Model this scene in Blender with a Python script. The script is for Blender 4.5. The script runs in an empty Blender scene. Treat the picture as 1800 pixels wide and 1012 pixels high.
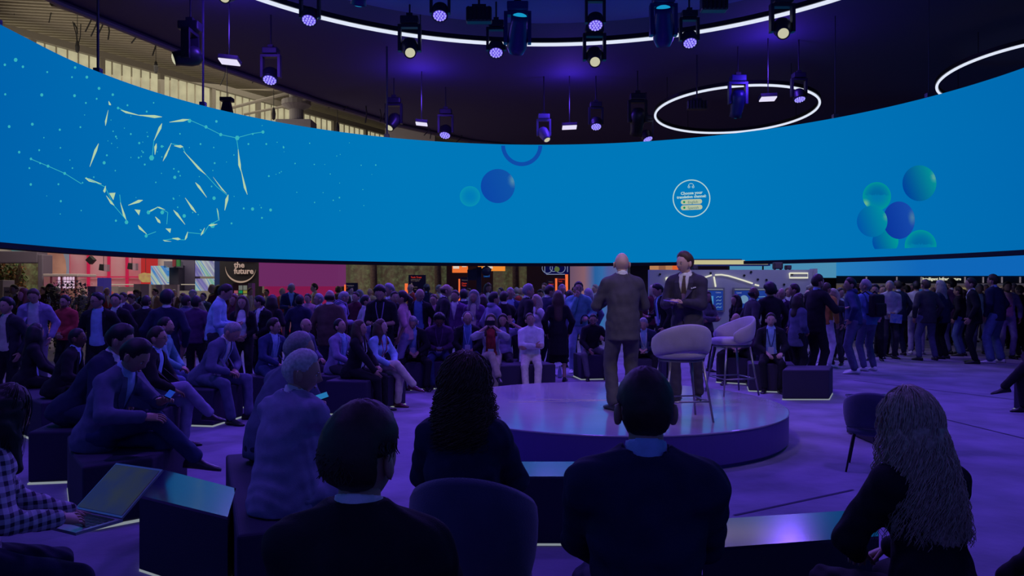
import bpy, math, random
import numpy as np
from mathutils import Vector, Matrix

# ------------------------------------------------------------------ camera, world, lights, exposure
SC = bpy.context.scene
COL = SC.collection
F = 1340.0          # focal length in pixels of the 1800 px wide frame
EYE = 1.6
random.seed(7)
cd = bpy.data.cameras.new('camera'); cam = bpy.data.objects.new('camera', cd); COL.objects.link(cam)
cam.location = (0, 0, EYE); cam.rotation_euler = (math.pi / 2, 0, 0)
cd.sensor_width = 36; cd.lens = 36 * F / 1800; cd.clip_end = 300; cd.clip_start = .05
SC.camera = cam
SC.view_settings.view_transform = 'Standard'; SC.view_settings.look = 'None'
SC.view_settings.gamma = 1; SC.view_settings.use_curve_mapping = False
SC.view_settings.exposure = 0.0
w = bpy.data.worlds.new('world'); SC.world = w; w.use_nodes = True
w.node_tree.nodes['Background'].inputs[0].default_value = (.10, .06, .5, 1)
w.node_tree.nodes['Background'].inputs[1].default_value = .02

def lamp(kind, name, loc, energy, color, target=None, size=.3, size_y=None, angle=60, blend=1.0):
    l = bpy.data.lights.new(name, kind); l.energy = energy; l.color = color
    o = bpy.data.objects.new(name, l); COL.objects.link(o); o.location = loc
    if kind == 'AREA':
        l.size = size
        l.specular_factor = 0
        if size_y: l.shape = 'RECTANGLE'; l.size_y = size_y
    else:
        l.shadow_soft_size = size
    if kind == 'SPOT':
        l.spot_size = math.radians(angle); l.spot_blend = blend
    if target is not None:
        o.rotation_euler = (Vector(target) - Vector(loc)).to_track_quat('-Z', 'Y').to_euler()
    return o

VIO = (.20, .085, 1.0)
# violet stage washes hung from the booth ceiling
for (x, y) in ((-4.2, 16), (-1.2, 15.5), (2.0, 16.2), (4.4, 17.5), (-7, 20), (7.5, 20.5), (1.0, 22.5)):
    lamp('SPOT', 'wash_light', (x, y, 7.1), 900, VIO, (x * .75, y - 4, 0), .25, angle=110)
for (x, y) in ((-4.5, 5), (4.5, 5.5), (0.5, 8.5), (7.5, 12), (-6.5, 10.5)):
    lamp('SPOT', 'wash_light', (x, y, 7.4), 650, VIO, (x, y + 1.0, 0), .25, angle=120)
# cream key spots on the two speakers
lamp('SPOT', 'key_light', (-1.6, 1.8, 7.2), 620, (1, .86, .76), (1.6, 8.3, 1.3), .2, angle=30)
lamp('SPOT', 'key_light', (5.2, 4.0, 7.2), 330, (1, .86, .78), (1.6, 8.3, 1.3), .2, angle=30)
lamp('AREA', 'hall_and_fill_light', (1, 22.2, 6.4), 90, (1, .80, .62), (1, 22.4, 0), 20, 1.5)  # added warm fill over the distant visitors, no lamp hangs there
lamp('AREA', 'rear_fill_light', (0, -2.5, 4.6), 70, (.12, .14, 1), (0, 5, .8), 12, 2.5)  # added blue fill behind the camera, there is no rear screen
# daylight and hall lighting beyond the booth, and added fills
lamp('AREA', 'hall_and_fill_light', (-18, 34, 11.2), 1300, (1, .9, .7), (-18, 36, 0), 14, 20)
lamp('AREA', 'hall_and_fill_light', (-16, 36, 8.4), 420, (1, .9, .68), (-14, 38, 14), 12, 16)  # added uplight, stands in for skylight bounce on the roof
lamp('AREA', 'hall_and_fill_light', (2, 33.5, 7.2), 600, (1, .80, .60), (2, 36, 0), 22, 5)
lamp('AREA', 'hall_and_fill_light', (6.5, 17.6, 4.6), 60, (.75, .72, 1), (6.3, 20.2, 1.2), 5, 1)  # added fill that brightens the lavender booth wall
lamp('AREA', 'hall_and_fill_light', (-12, 25, 5.5), 420, (1, .86, .76), (-13, 30, 1), 8, 3)  # added fill that brightens the far left stands

# ------------------------------------------------------------------ helpers
def P(px, py, D): return Vector(((px - 900) / F * D, D, EYE - (py - 506) * D / F))
def PZ(px, py, z):
    D = (EYE - z) * F / (py - 506); return Vector(((px - 900) / F * D, D, z))
def lin(c):
    return tuple(((v / 255) / 12.92 if v <= 10 else (((v / 255) + .055) / 1.055) ** 2.4) for v in c)

_m = {}
def mat(name, col, rough=.6, metal=0., emit=0., bump=0., bscale=60., var=0., spec=.5, two=None, tscale=20., coat=0., sheen=0.):
    key = (name, tuple(col), rough, metal, emit, bump, bscale, var, two, tscale, coat)
    if key in _m: return _m[key]
    m = bpy.data.materials.new(name); m.use_nodes = True; nt = m.node_tree; N = nt.nodes; L = nt.links
    b = N['Principled BSDF']; c = (*col[:3], 1)
    b.inputs['Base Color'].default_value = c
    b.inputs['Roughness'].default_value = rough; b.inputs['Metallic'].default_value = metal
    b.inputs['Specular IOR Level'].default_value = spec
    if coat: b.inputs['Coat Weight'].default_value = coat; b.inputs['Coat Roughness'].default_value = .08
    if sheen: b.inputs['Sheen Weight'].default_value = sheen
    if emit:
        b.inputs['Emission Color'].default_value = c; b.inputs['Emission Strength'].default_value = emit
        b.inputs['Base Color'].default_value = (.0, .0, .0, 1)
    if bump or var or two:
        tc = N.new('ShaderNodeTexCoord'); nz = N.new('ShaderNodeTexNoise'); nz.inputs['Scale'].default_value = bscale
        nz.inputs['Detail'].default_value = 4
        L.new(tc.outputs['Object'], nz.inputs['Vector'])
        if bump:
            bp = N.new('ShaderNodeBump'); bp.inputs['Strength'].default_value = bump; bp.inputs['Distance'].default_value = .01
            L.new(nz.outputs['Fac'], bp.inputs['Height']); L.new(bp.outputs['Normal'], b.inputs['Normal'])
        if var or two:
            n2 = N.new('ShaderNodeTexNoise'); n2.inputs['Scale'].default_value = tscale; n2.inputs['Detail'].default_value = 5
            L.new(tc.outputs['Object'], n2.inputs['Vector'])
            mx = N.new('ShaderNodeMix'); mx.data_type = 'RGBA'
            a = c if two else tuple(v * (1 - var) for v in c[:3]) + (1,)
            d = (*two, 1) if two else tuple(min(1, v * (1 + var)) for v in c[:3]) + (1,)
            mx.inputs[6].default_value = a; mx.inputs[7].default_value = d
            rp = N.new('ShaderNodeMapRange'); rp.inputs[1].default_value = .35; rp.inputs[2].default_value = .65
            L.new(n2.outputs['Fac'], rp.inputs[0]); L.new(rp.outputs[0], mx.inputs[0])
            L.new(mx.outputs[2], b.inputs['Emission Color' if emit else 'Base Color'])
    _m[key] = m
    return m
def glow(name, rgb, s=1.0): return mat(name, lin(rgb), 1, 0, s)

class MB:
    """collects primitives; build() links them as ONE mesh object"""
    def __init__(s): s.v = []; s.f = []; s.mi = []; s.cur = 0; s.sm = []; s.smooth = False
    def add(s, vs, fs):
        b = len(s.v); s.v.extend([tuple(q) for q in vs]); s.f.extend([tuple(i + b for i in f) for f in fs])
        s.mi.extend([s.cur] * len(fs)); s.sm.extend([s.smooth] * len(fs)); return s
    def box(s, c, d, R=None):
        x, y, z = d[0] / 2, d[1] / 2, d[2] / 2
        vs = [Vector((i * x, j * y, k * z)) for i in (-1, 1) for j in (-1, 1) for k in (-1, 1)]
        if R is not None: vs = [R @ q for q in vs]
        vs = [q + Vector(c) for q in vs]
        return s.add(vs, [(0, 1, 3, 2), (4, 6, 7, 5), (0, 4, 5, 1), (2, 3, 7, 6), (0, 2, 6, 4), (1, 5, 7, 3)])
    def loft(s, rings, cap=True, closed=False):
        n = len(rings[0]); vs = [q for r in rings for q in r]; fs = []
        m = len(rings)
        for i in range(m if closed else m - 1):
            j2 = (i + 1) % m
            for j in range(n):
                k = (j + 1) % n
                fs.append((i * n + j, i * n + k, j2 * n + k, j2 * n + j))
        if cap and not closed:
            fs.append(tuple(range(n))[::-1]); fs.append(tuple((m - 1) * n + j for j in range(n)))
        return s.add(vs, fs)
    def tube(s, pts, r, n=8, closed=False, cap=True):
        pts = [Vector(p) for p in pts]; m = len(pts); rings = []
        rr = r if isinstance(r, (list, tuple)) else [r] * m
        up = None
        for i, p in enumerate(pts):
            a = pts[(i - 1) % m] if (i > 0 or closed) else p
            b = pts[(i + 1) % m] if (i < m - 1 or closed) else p
            t = (b - a)
            t = t.normalized() if t.length > 1e-9 else Vector((0, 0, 1))
            if up is None:
                up = Vector((0, 0, 1)) if abs(t.z) < .9 else Vector((0, 1, 0))
            x = t.cross(up)
            if x.length < 1e-6: x = t.cross(Vector((1, 0, 0)))
            x.normalize(); y = x.cross(t).normalized(); up = y
            rings.append([p + (x * math.cos(2 * math.pi * k / n) + y * math.sin(2 * math.pi * k / n)) * rr[i] for k in range(n)])
        return s.loft(rings, cap, closed)
    def lathe(s, prof, c=(0, 0, 0), n=24, R=None):
        rings = []
        for (r, z) in prof:
            ring = [Vector((max(r, 1e-4) * math.cos(2 * math.pi * k / n), max(r, 1e-4) * math.sin(2 * math.pi * k / n), z)) for k in range(n)]
            if R is not None: ring = [R @ q for q in ring]
            rings.append([q + Vector(c) for q in ring])
        return s.loft(rings)
    def prism(s, pts, z0, z1):
        n = len(pts); vs = [(p[0], p[1], z0) for p in pts] + [(p[0], p[1], z1) for p in pts]
        return s.add(vs, [tuple(range(n))[::-1], tuple(range(n, 2 * n))] + [(i, (i + 1) % n, n + (i + 1) % n, n + i) for i in range(n)])
    def mesh(s, name, mats):
        me = bpy.data.meshes.new(name); me.from_pydata(s.v, [], s.f)
        if not isinstance(mats, (list, tuple)): mats = [mats]
        for m in mats: me.materials.append(m)
        me.polygons.foreach_set('material_index', s.mi); me.polygons.foreach_set('use_smooth', s.sm)
        me.update(); return me
    def build(s, name, mats, parent=None, fixn=True):
        me = s.mesh(name, mats)
        if fixn: fix_normals(me)
        return link(name, me, parent)

import bmesh
def fix_normals(me):
    b = bmesh.new(); b.from_mesh(me); bmesh.ops.recalc_face_normals(b, faces=b.faces); b.to_mesh(me); b.free()
def link(name, data, parent=None):
    o = bpy.data.objects.new(name, data); COL.objects.link(o)
    if parent is not None: o.parent = parent
    return o
def tag(o, label, cat, group=None, kind=None):
    o['label'] = label
    if cat: o['category'] = cat
    if group: o['group'] = group
    if kind: o['kind'] = kind
    return o
def thing(name, label, cat, loc=(0, 0, 0), rz=0, group=None):
    o = link(name, None); o.location = loc; o.rotation_euler = (0, 0, rz); return tag(o, label, cat, group)
def struct(name, o): o['kind'] = 'structure'; return o
def bevel(o, w=.01, seg=2):
    m = o.modifiers.new('bevel', 'BEVEL'); m.width = w; m.segments = seg; m.limit_method = 'ANGLE'; return o
def copy_tree(o, parent=None):
    c = o.copy(); COL.objects.link(c)
    if parent is not None: c.parent = parent
    for ch in list(o.children): copy_tree(ch, c)
    return c
def text_obj(name, txt, size, m, loc, rot, parent=None, align='CENTER', ext=.004, bold=0.):
    cu = bpy.data.curves.new(name, 'FONT'); cu.body = txt; cu.size = size; cu.extrude = ext; cu.align_x = align; cu.offset = bold
    cu.resolution_u = 2
    t = bpy.data.objects.new(name, cu); COL.objects.link(t)
    dg = bpy.context.evaluated_depsgraph_get(); me = bpy.data.meshes.new_from_object(t.evaluated_get(dg))
    bpy.data.objects.remove(t); me.materials.clear(); me.materials.append(m)
    o = link(name, me, parent); o.location = loc; o.rotation_euler = rot; return o

# ---- materials of the place
M_black = mat('black_metal', (.012, .012, .016), .45, .3)
M_dark = mat('dark_cover', (.02, .018, .03), .6)
M_white = mat('white_plastic', (.75, .75, .72), .5)
M_chrome = mat('steel', (.45, .45, .5), .25, .9)
# ================================================================== the setting
# carpet
mb = MB(); mb.box((0, 30, -.05), (110, 90, .1))
fl = struct('floor', mb.build('floor', mat('violet_carpet', (.20, .155, .27), .95, bump=.5, bscale=9, var=.30, tscale=1.6, spec=.1)))
def carpet_nodes():
    m = fl.data.materials[0]; nt = m.node_tree
    b = nt.nodes['Principled BSDF']
    b.inputs['Sheen Weight'].default_value = .3
carpet_nodes()
# carpet seams
mb = MB()
for (a, b) in (((1500, 668), (1800, 704)), ((1290, 905), (1500, 860)), ((1560, 712), (1800, 770))):
    p, q = PZ(a[0], a[1], .004), PZ(b[0], b[1], .004)
    d = (q - p).normalized(); n = Vector((-d.y, d.x, 0)) * .012
    mb.add([p - n, q - n, q + n, p + n], [(0, 1, 2, 3)])
s_ = mb.build('carpet_seam', mat('seam', (.05, .04, .09), .95)); s_.parent = fl

# booth ceiling: dark slab whose left rim lets the hall roof show
edge = [(-13, -8), (-12.8, 10), (-12.2, 16), (-11.6, 19.6), (-9.8, 25), (-7.6, 29.8), (-5.3, 34), (-2, 38), (2, 40.5), (10, 42), (60, 42), (60, -8)]
mb = MB(); mb.prism(edge, 9.0, 9.35)
struct('ceiling', mb.build('ceiling', mat('dark_ceiling', (.040, .028, .105), .8, bump=.1, bscale=3)))
mb = MB(); mb.tube([(x, y, 8.9) for x, y in edge[:9]], .10, 8)
struct('trim_1', mb.build('trim_1', mat('rim_metal', (.16, .14, .15), .5, .4)))
# round raised navy panel inside the large light ring
mb = MB(); mb.lathe([(0, 8.45), (7.75, 8.45), (7.75, 8.65), (0, 8.65)], (.8, 12, 0), 72)
struct('ceiling_disc', mb.build('ceiling_disc', mat('navy_panel', (.10, .10, .42), .7)))
mb = MB(); mb.box((31, 42.3, 4.7), (58, .3, 9.4))
struct('wall_back', mb.build('wall_back', mat('dark_wall', (.05, .035, .06), .8)))
mb = MB(); mb.box((60, 18, 4.5), (.3, 50, 9)); struct('wall_right', mb.build('wall_right', mat('dark_wall', (.05, .035, .06), .8)))
mb = MB(); mb.box((0, -8.2, 4.6), (120, .3, 9.2)); struct('wall_front', mb.build('wall_front', mat('dark_wall', (.05, .035, .06), .8)))

# exhibition hall: left long wall with a glazed band, roof of ribbed sheet
A = Vector((-32, 11, 0)); dW = Vector((.45, .79, 0)).normalized(); nW = Vector((dW.y, -dW.x, 0))
RW = Matrix.Rotation(math.atan2(dW.y, dW.x), 3, 'Z')
LW = 72.0
def onwall(t, z, o=0): return A + dW * t + nW * o + Vector((0, 0, z))
mb = MB(); mb.box(onwall(LW / 2, 4.2, -.2), (LW, .3, 8.4), RW)
hall_wall = struct('wall_left', mb.build('wall_left', mat('hall_wall', (.42, .38, .33), .8)))
mb = MB(); mb.box(onwall(LW / 2, 12.1, .1), (LW, .35, .3), RW); mb.box(onwall(LW / 2, 8.5, .0), (LW, .35, .2), RW)
b_ = mb.build('eaves_beam', mat('grey_steel', (.20, .18, .15), .6), hall_wall)
gm = mat('daylit_sheet', lin((196, 188, 150)), 1, 0, .92, two=lin((170, 162, 130)), tscale=1.2)
mm = mat('grey_steel', (.20, .18, .15), .6)
pane = MB().box((0, 0, 0), (2.9, .06, 3.4)).mesh('pane', gm)
mull = MB().box((0, 0, 0), (.22, .25, 3.4)).mesh('mullion', mm)
rib = MB().box((0, 0, 0), (.03, .10, 3.4)).mesh('glazing_bar', mat('bar', (.35, .32, .25), .6))
for k in range(24):
    t = 1.5 + k * 3.0
    o = link('pane', pane, hall_wall); o.location = onwall(t, 10.3, 0); o.rotation_euler = RW.to_euler()
    o = link('mullion', mull, hall_wall); o.location = onwall(t - 1.5, 10.3, .12); o.rotation_euler = RW.to_euler()
    for j in (-.96, -.48, 0, .48, .96):
        o = link('glazing_bar', rib, hall_wall); o.location = onwall(t + j, 10.3, .06); o.rotation_euler = RW.to_euler()
mb = MB(); mb.box((-16, 38, 12.9), (90, 95, .2)); roof = struct('ceiling_hall', mb.build('ceiling_hall', mat('roof_sheet', (.40, .36, .29), .8)))
rm = mat('roof_rib', (.24, .21, .17), .8)
mb = MB(); th = math.atan2(.16, 1); RR = Matrix.Rotation(th, 3, 'Z')
for k in range(200):
    y0 = 6 + k * .36
    mb.box((-18, y0, 12.77), (64, .10, .09), RR)
o = mb.build('roof_rib', rm, roof); o['kind'] = 'stuff'
# steel beams under the roof
bm_ = mat('beam_steel', (.17, .15, .13), .6, .3)
for (a, b, r) in (((92, 4, 24), (470, 126, 34), .13), ((60, -20, 23), (470, 110, 36), .08), ((500, 188, 34), (600, 150, 30), .07),
               ((405, 190, 36), (560, 150, 32), .07), ((430, 201, 38), (600, 166, 33), .06), ((470, 122, 30), (700, 188, 36), .12), ((600, 166, 34), (830, 240, 44), .10)):
    mb = MB(); p, q = P(*a), P(*b); mb.tube([p, q], r, 6)
    if r > .1:
        n = int((q - p).length / 1.1)
        p2, q2 = p + Vector((0, 0, .35)), q + Vector((0, 0, .35)); mb.tube([p2, q2], r * .5, 5)
        for i in range(n):
            mb.tube([p.lerp(q, i / n), p2.lerp(q2, (i + .5) / n), p.lerp(q, (i + 1) / n)], .02, 4)
    o = mb.build('roof_beam', bm_); o.parent = roof
# column
c = P(521, 184, 33)
mb = MB(); mb.lathe([(.30, 0), (.30, 9.3), (.62, 9.5), (.62, 9.7), (.30, 9.8), (.30, 12.8)], (c.x, c.y, 0), 20)
mb.box((c.x, c.y, 8.3), (1.5, 1.0, 1.0))
struct('column', mb.build('column', mat('column_paint', (.20, .18, .19), .6)))
mb = MB(); p = P(722, 234, 40); mb.box((p.x, p.y, 5), (2.6, .6, 10.6)); struct('wall_pier', mb.build('wall_pier', mat('pier', (.30, .27, .30), .8)))
# rigging straps hanging from the roof
random.seed(3)
strap_m = mat('strap_black', (.02, .018, .022), .7)
STR = [(93, 8, 93, -30, .04), (90, 2, 86, 40, .02), (130, 40, 136, 60, .03), (136, 85, 128, 38, .02), (136, 85, 142, 42, .02), (164, 20, 150, 56, .03), (175, 22, 160, 64, .03),
       (183, 30, 173, 60, .03), (190, 40, 190, 70, .03), (243, 55, 231, 76, .03), (277, 58, 268, 98, .03), (340, 95, 352, 120, .02), (355, 96, 354, 122, .02), (397, 120, 387, 150, .02),
       (455, 126, 443, 146, .02), (467, 128, 480, 148, .02), (588, 168, 577, 190, .02), (592, 170, 592, 190, .02), (615, 176, 604, 194, .02), (643, 184, 642, 216, .03), (668, 192, 668, 214, .02),
       (676, 198, 668, 214, .02), (745, 238, 755, 225, .02), (755, 226, 756, 244, .02), (812, 237, 802, 250, .02)]
sg = thing('rigging_straps', 'loose black rigging straps hanging under the pale ribbed hall roof', 'straps', (0, 0, 0))
for i, (a, b, c_, d, r) in enumerate(STR):
    p, q = P(a, b, 31), P(c_, d, 31); mb = MB(); mid = p.lerp(q, .5) + Vector((.05, 0, 0)); mb.tube([p, mid, q], r, 5); mb.build('strap', strap_m, sg)
for (x, y) in ((136, 82), (274, 118), (481, 200), (593, 225), (25, 10)):
    p = P(x, y, 31); mb = MB(); mb.lathe([(.02, -.25), (.07, -.2), (.09, 0), (.05, .2), (.02, .25)], p, 8); mb.tube([p, (p.x, p.y, 12.7)], .012, 4); mb.build('hook', strap_m, sg)

# ================================================================== the curved LED screen
RC = Vector((.92, 14.6)); RR_ = 9.84; ZB, ZT = 2.40, 6.19
def ring_xy(px):
    s = (px - 900) / F
    a = s * s + 1; b = -2 * (s * RC.x + RC.y); c = RC.x ** 2 + RC.y ** 2 - RR_ ** 2
    disc = b * b - 4 * a * c
    y = (-b + math.sqrt(disc)) / (2 * a) if disc > 0 else 0
    if disc > 0 and y >= RC.y: return Vector((s * y, y))
    x = RC.x + (RR_ if s > 0 else -RR_); return Vector((x, x / s))
def scr(px, py, off=.02):
    q = ring_xy(px)
    z = EYE - (py - 506) * q.y / F
    if q.y >= RC.y: n = (RC - q).normalized()
    else: n = Vector((-1 if q.x > RC.x else 1, 0))
    return Vector((q.x + n.x * off, q.y + n.y * off, z))
def ring_path(r):
    pts = [Vector((RC.x + r, y)) for y in (-4, 0, 4, 8, 11)]
    pts += [RC + Vector((math.cos(a), math.sin(a))) * r for a in [math.pi * i / 96 for i in range(97)]]
    pts += [Vector((RC.x - r, y)) for y in (11, 8, 4, 0, -4)]
    return pts
def ring_band(mb, r0, r1, z0, z1):
    a, b = ring_path(r0), ring_path(r1)
    rings = [[(p.x, p.y, z0), (q.x, q.y, z0), (q.x, q.y, z1), (p.x, p.y, z1)] for p, q in zip(a, b)]
    mb.loft(rings)
led = thing('curved_screen', 'huge curved blue screen hanging round the stage, with glowing dots, spheres and a ring', 'screen', (0, 0, 0))
ml = bpy.data.materials.new('led_blue'); ml.use_nodes = True; nt = ml.node_tree; b = nt.nodes['Principled BSDF']
tc = nt.nodes.new('ShaderNodeTexCoord'); mp = nt.nodes.new('ShaderNodeSeparateXYZ'); nt.links.new(tc.outputs['Object'], mp.inputs[0])
mr = nt.nodes.new('ShaderNodeMapRange'); mr.inputs[1].default_value = 10; mr.inputs[2].default_value = 23.5; nt.links.new(mp.outputs['Y'], mr.inputs[0])
mx = nt.nodes.new('ShaderNodeMix'); mx.data_type = 'RGBA'; mx.inputs[6].default_value = (*lin((0, 92, 168)), 1); mx.inputs[7].default_value = (*lin((0, 120, 186)), 1)
nt.links.new(mr.outputs[0], mx.inputs[0]); nt.links.new(mx.outputs[2], b.inputs['Emission Color']); b.inputs['Emission Strength'].default_value = 1
b.inputs['Base Color'].default_value = (0, 0, 0, 1); b.inputs['Roughness'].default_value = 1; b.inputs['Specular IOR Level'].default_value = 0
mb = MB(); ring_band(mb, RR_, RR_ + .05, ZB, ZT); mb.build('display', ml, led)
mb = MB(); ring_band(mb, RR_ + .055, RR_ + .30, ZB - .02, ZT - .03); mb.build('back_frame', M_black, led)
mb = MB(); ring_band(mb, RR_ - .02, RR_ + .32, ZB - .10, ZB - .002); mb.build('lower_bezel', mat('navy_bezel', (.004, .004, .03), .6, spec=.2), led)
# ---- flat artwork shown on the screen
def conv5(x, y): return x / 2.892, 100 + y / 2.892
def sliver(mb, pts, w):
    pts = [Vector((*conv5(*p), 0)) for p in pts]
    n = len(pts); L, R = [], []
    for i, p in enumerate(pts):
        a, c = pts[max(0, i - 1)], pts[min(n - 1, i + 1)]; t = (c - a).normalized(); nn = Vector((-t.y, t.x, 0))
        if n == 2: wid = 0
        else: wid = w / 2 / 2.892 * (0.15 if i in (0, n - 1) else 1)
        L.append(p + nn * wid); R.append(p - nn * wid)
    vs = [scr(q.x, q.y) for q in L + R]
    mb.add(vs, [(i, i + 1, n + i + 1, n + i) for i in range(n - 1)])
def sl2(mb, a, b, w):
    k = .28 if (int(a[0]) // 7) % 2 else .70; j = (int(a[1]) % 5 - 2) * 1.2; m_ = (a[0] * (1 - k) + b[0] * k + j, a[1] * (1 - k) + b[1] * k - j); sliver(mb, [a, m_, b], w)
mb = MB()
for a, b_, w_ in [((610, 270), (715, 300), 11), ((700, 296), (820, 305), 16), ((858, 332), (957, 318), 14), ((820, 338), (780, 425), 15), ((792, 440), (784, 497), 14), ((868, 438), (825, 530), 11),
    ((882, 452), (928, 457), 16), ((930, 480), (1045, 600), 12), ((1080, 610), (1150, 695), 7), ((1158, 700), (1140, 780), 16), ((1208, 470), (1222, 580), 14), ((1222, 570), (1255, 700), 12), ((546, 270), (532, 350), 10),
    ((497, 440), (452, 558), 15), ((428, 615), (512, 646), 15), ((533, 655), (527, 690), 14), ((536, 705), (577, 755), 12), ((648, 754), (722, 728), 16), ((755, 785), (800, 762), 8), ((795, 762), (836, 776), 8), ((786, 812), (812, 845), 15),
    ((608, 740), (638, 828), 12), ((698, 855), (742, 900), 13), ((872, 922), (914, 926), 14), ((825, 930), (868, 938), 6), ((952, 888), (938, 930), 11), ((1038, 868), (1018, 908), 10), ((1058, 856), (1102, 850), 12), ((1100, 768), (1112, 832), 5),
    ((878, 778), (938, 852), 13), ((938, 716), (994, 792), 13), ((990, 638), (1048, 714), 13), ((548, 225), (560, 245), 12)]:
    sl2(mb, a, b_, w_ * .95)
for tri in (((550, 692), (583, 690), (572, 728)), ((680, 775), (710, 778), (703, 805)), ((838, 872), (866, 872), (862, 895))):
    mb.add([scr(*conv5(*q)) for q in tri], [(0, 1, 2)])
mb.build('hand_facets', glow('cream_pixels', (176, 208, 168)), led, False)['kind'] = 'stuff'
mb = MB()
poly = [[(430, 615), (530, 660), (575, 755), (640, 830)], [(600, 260), (640, 280)], [(955, 318), (1040, 355), (1120, 395), (1200, 412), (1280, 390), (1335, 382)], [(1200, 412), (1210, 480)], [(1045, 600), (1100, 660), (1155, 705), (1140, 780)],
        [(1100, 770), (1108, 830), (1060, 855), (1030, 900), (950, 892), (935, 930), (870, 925), (825, 932)], [(700, 855), (745, 905), (790, 888)], [(780, 420), (770, 510)], [(865, 440), (925, 455), (940, 490)], [(150, 518), (240, 555), (325, 592), (410, 645)], [(605, 700), (612, 760)], [(755, 790), (800, 765), (850, 790), (845, 850)]]
for pl in poly:
    for a, b_ in zip(pl, pl[1:]):
        A_, B_ = Vector((*conv5(*a), 0)), Vector((*conv5(*b_), 0)); t = (B_ - A_).normalized(); nn = Vector((-t.y, t.x, 0)) * .55
        mb.add([scr(q.x, q.y, .018) for q in (A_ - nn, B_ - nn, B_ + nn, A_ + nn)], [(0, 1, 2, 3)])
random.seed(11)
dots = [(22, 190, 3.5), (208, 193, 5), (375, 197, 4.5), (42, 354, 4.5), (160, 342, 4.5), (300, 370, 3.5), (405, 357, 3), (93, 484, 4), (195, 474, 3), (153, 518, 4), (240, 555, 4.5), (145, 565, 3), (200, 540, 3), (325, 592, 4.5), (152, 648, 4), (293, 647, 3), (305, 733, 3.5),
        (112, 50, 4), (236, 77, 3), (378, 54, 4), (362, 103, 3), (438, 103, 4.5), (500, 160, 4.5), (433, 234, 3), (488, 213, 3), (526, 538, 5), (540, 500, 3), (702, 512, 3), (705, 438, 3.5), (586, 405, 3), (662, 392, 3), (733, 547, 3), (820, 455, 4), (886, 612, 5), (905, 583, 3), (1086, 718, 5.5), (934, 808, 5.5),
        (740, 910, 5), (822, 790, 6), (1282, 773, 5), (1237, 770, 3), (1374, 778, 4.5), (1330, 818, 3), (1365, 606, 3), (1261, 443, 3), (1352, 443, 3), (1089, 540, 3), (1017, 443, 3), (1098, 328, 4), (961, 325, 6), (1440, 460, 3), (1175, 846, 3), (586, 832, 3.5), (768, 513, 8), (1204, 412, 7), (1335, 382, 5), (1283, 392, 3), (1120, 395, 5), (1045, 356, 5),
        (20, 40, 4), (75, 15, 6), (645, 246, 3), (597, 260, 4), (743, 278, 3), (570, 192, 4), (752, 790, 6), (1078, 856, 8), (640, 840, 6)]
for _ in range(70): dots.append((random.gauss(820, 330), random.gauss(560, 210), random.uniform(1.2, 2.6)))
for _ in range(22): dots.append((random.uniform(1300, 1900), random.uniform(430, 800), random.uniform(1, 2.2)))
for (x, y, r) in dots:
    px, py = conv5(x, y)
    if px < 1 or scr(px, py).z > ZT - .06 or scr(px, py).z < ZB + .06: continue
    r = r / 1.75
    mb.add([scr(px + r * math.cos(k * math.pi / 3), py + 1.1 * r * math.sin(k * math.pi / 3), .016) for k in range(6)], [tuple(range(6))])
mb.build('particle_dots', glow('teal_pixels', (52, 178, 186)), led, False)['kind'] = 'stuff'

def scr_disc(name, cx, cy, r, fcol, off=.014, clip=None, aspect=1.0, label=None):
    """round flat picture on the screen with per-vertex picture colours"""
    nr, na = 9, 40; vs = []; cols = []
    for i in range(nr + 1):
        for k in range(na):
            a = 2 * math.pi * k / na; u, v = i / nr * math.cos(a), i / nr * math.sin(a)
            x, y = cx + u * r * aspect, cy + v * r
            if clip: y = min(y, clip(x))
            vs.append(scr(x, y, off)); cols.append(fcol(u, v))
    fs = [(i * na + k, i * na + (k + 1) % na, (i + 1) * na + (k + 1) % na, (i + 1) * na + k) for i in range(nr) for k in range(na)]
    mb = MB(); mb.add(vs, fs)
    m = _m.get('picture')
    if not m:
        m = bpy.data.materials.new('screen_picture'); m.use_nodes = True; b = m.node_tree.nodes['Principled BSDF']; at = m.node_tree.nodes.new('ShaderNodeVertexColor'); at.layer_name = 'pic'
        m.node_tree.links.new(at.outputs[0], b.inputs['Emission Color']); b.inputs['Emission Strength'].default_value = 1; b.inputs['Base Color'].default_value = (0, 0, 0, 1); b.inputs['Specular IOR Level'].default_value = 0; _m['picture'] = m
    me = mb.mesh(name, m); ca = me.color_attributes.new('pic', 'FLOAT_COLOR', 'POINT')
    ca.data.foreach_set('color', [c for q in cols for c in (*lin(q), 1)])
    o = link(name, me, led)
    if label: o['label'] = label
    return o
def mixc(a, b, t): t = max(0, min(1, t)); return tuple(p * (1 - t) + q * t for p, q in zip(a, b))
def ball(c0, c1, hl=None, hlpos=(.75, -.25), hs=.3):
    def f(u, v):
        c = mixc(c0, c1, (u * .9 - v * .35) * .5 + .5)
        if hl:
            d = math.hypot((u - hlpos[0]) / (hs * .6), (v - hlpos[1]) / hs); c = mixc(hl, c, d)
        return c
    return f
def glassy(u, v):
    r = math.hypot(u, v); c = mixc((0, 118, 172), (0, 150, 150), r ** 2)
    if v < -.1: c = mixc(c, (0, 104, 160), (1 - r) * 1.5)
    d = math.hypot(u + .8, v - .5) / .35; return mixc((140, 190, 140), c, d)
edge_y = lambda x: 439 - (x - 1500) * .0333
scr_disc('sphere_picture', 826, 345, 18, lambda u, v: mixc((0, 122, 184), (10, 150, 178), math.hypot(u, v) ** 2 * .8))
scr_disc('sphere_picture', 875, 327, 30, ball((10, 70, 168), (16, 84, 168), (100, 150, 170), (.88, -.35), .5), .016)
scr_disc('sphere_picture', 1617, 322, 31.5, ball((0, 64, 156), (4, 150, 150), (120, 170, 160), (.86, -.35), .35), .016, aspect=.95)
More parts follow.
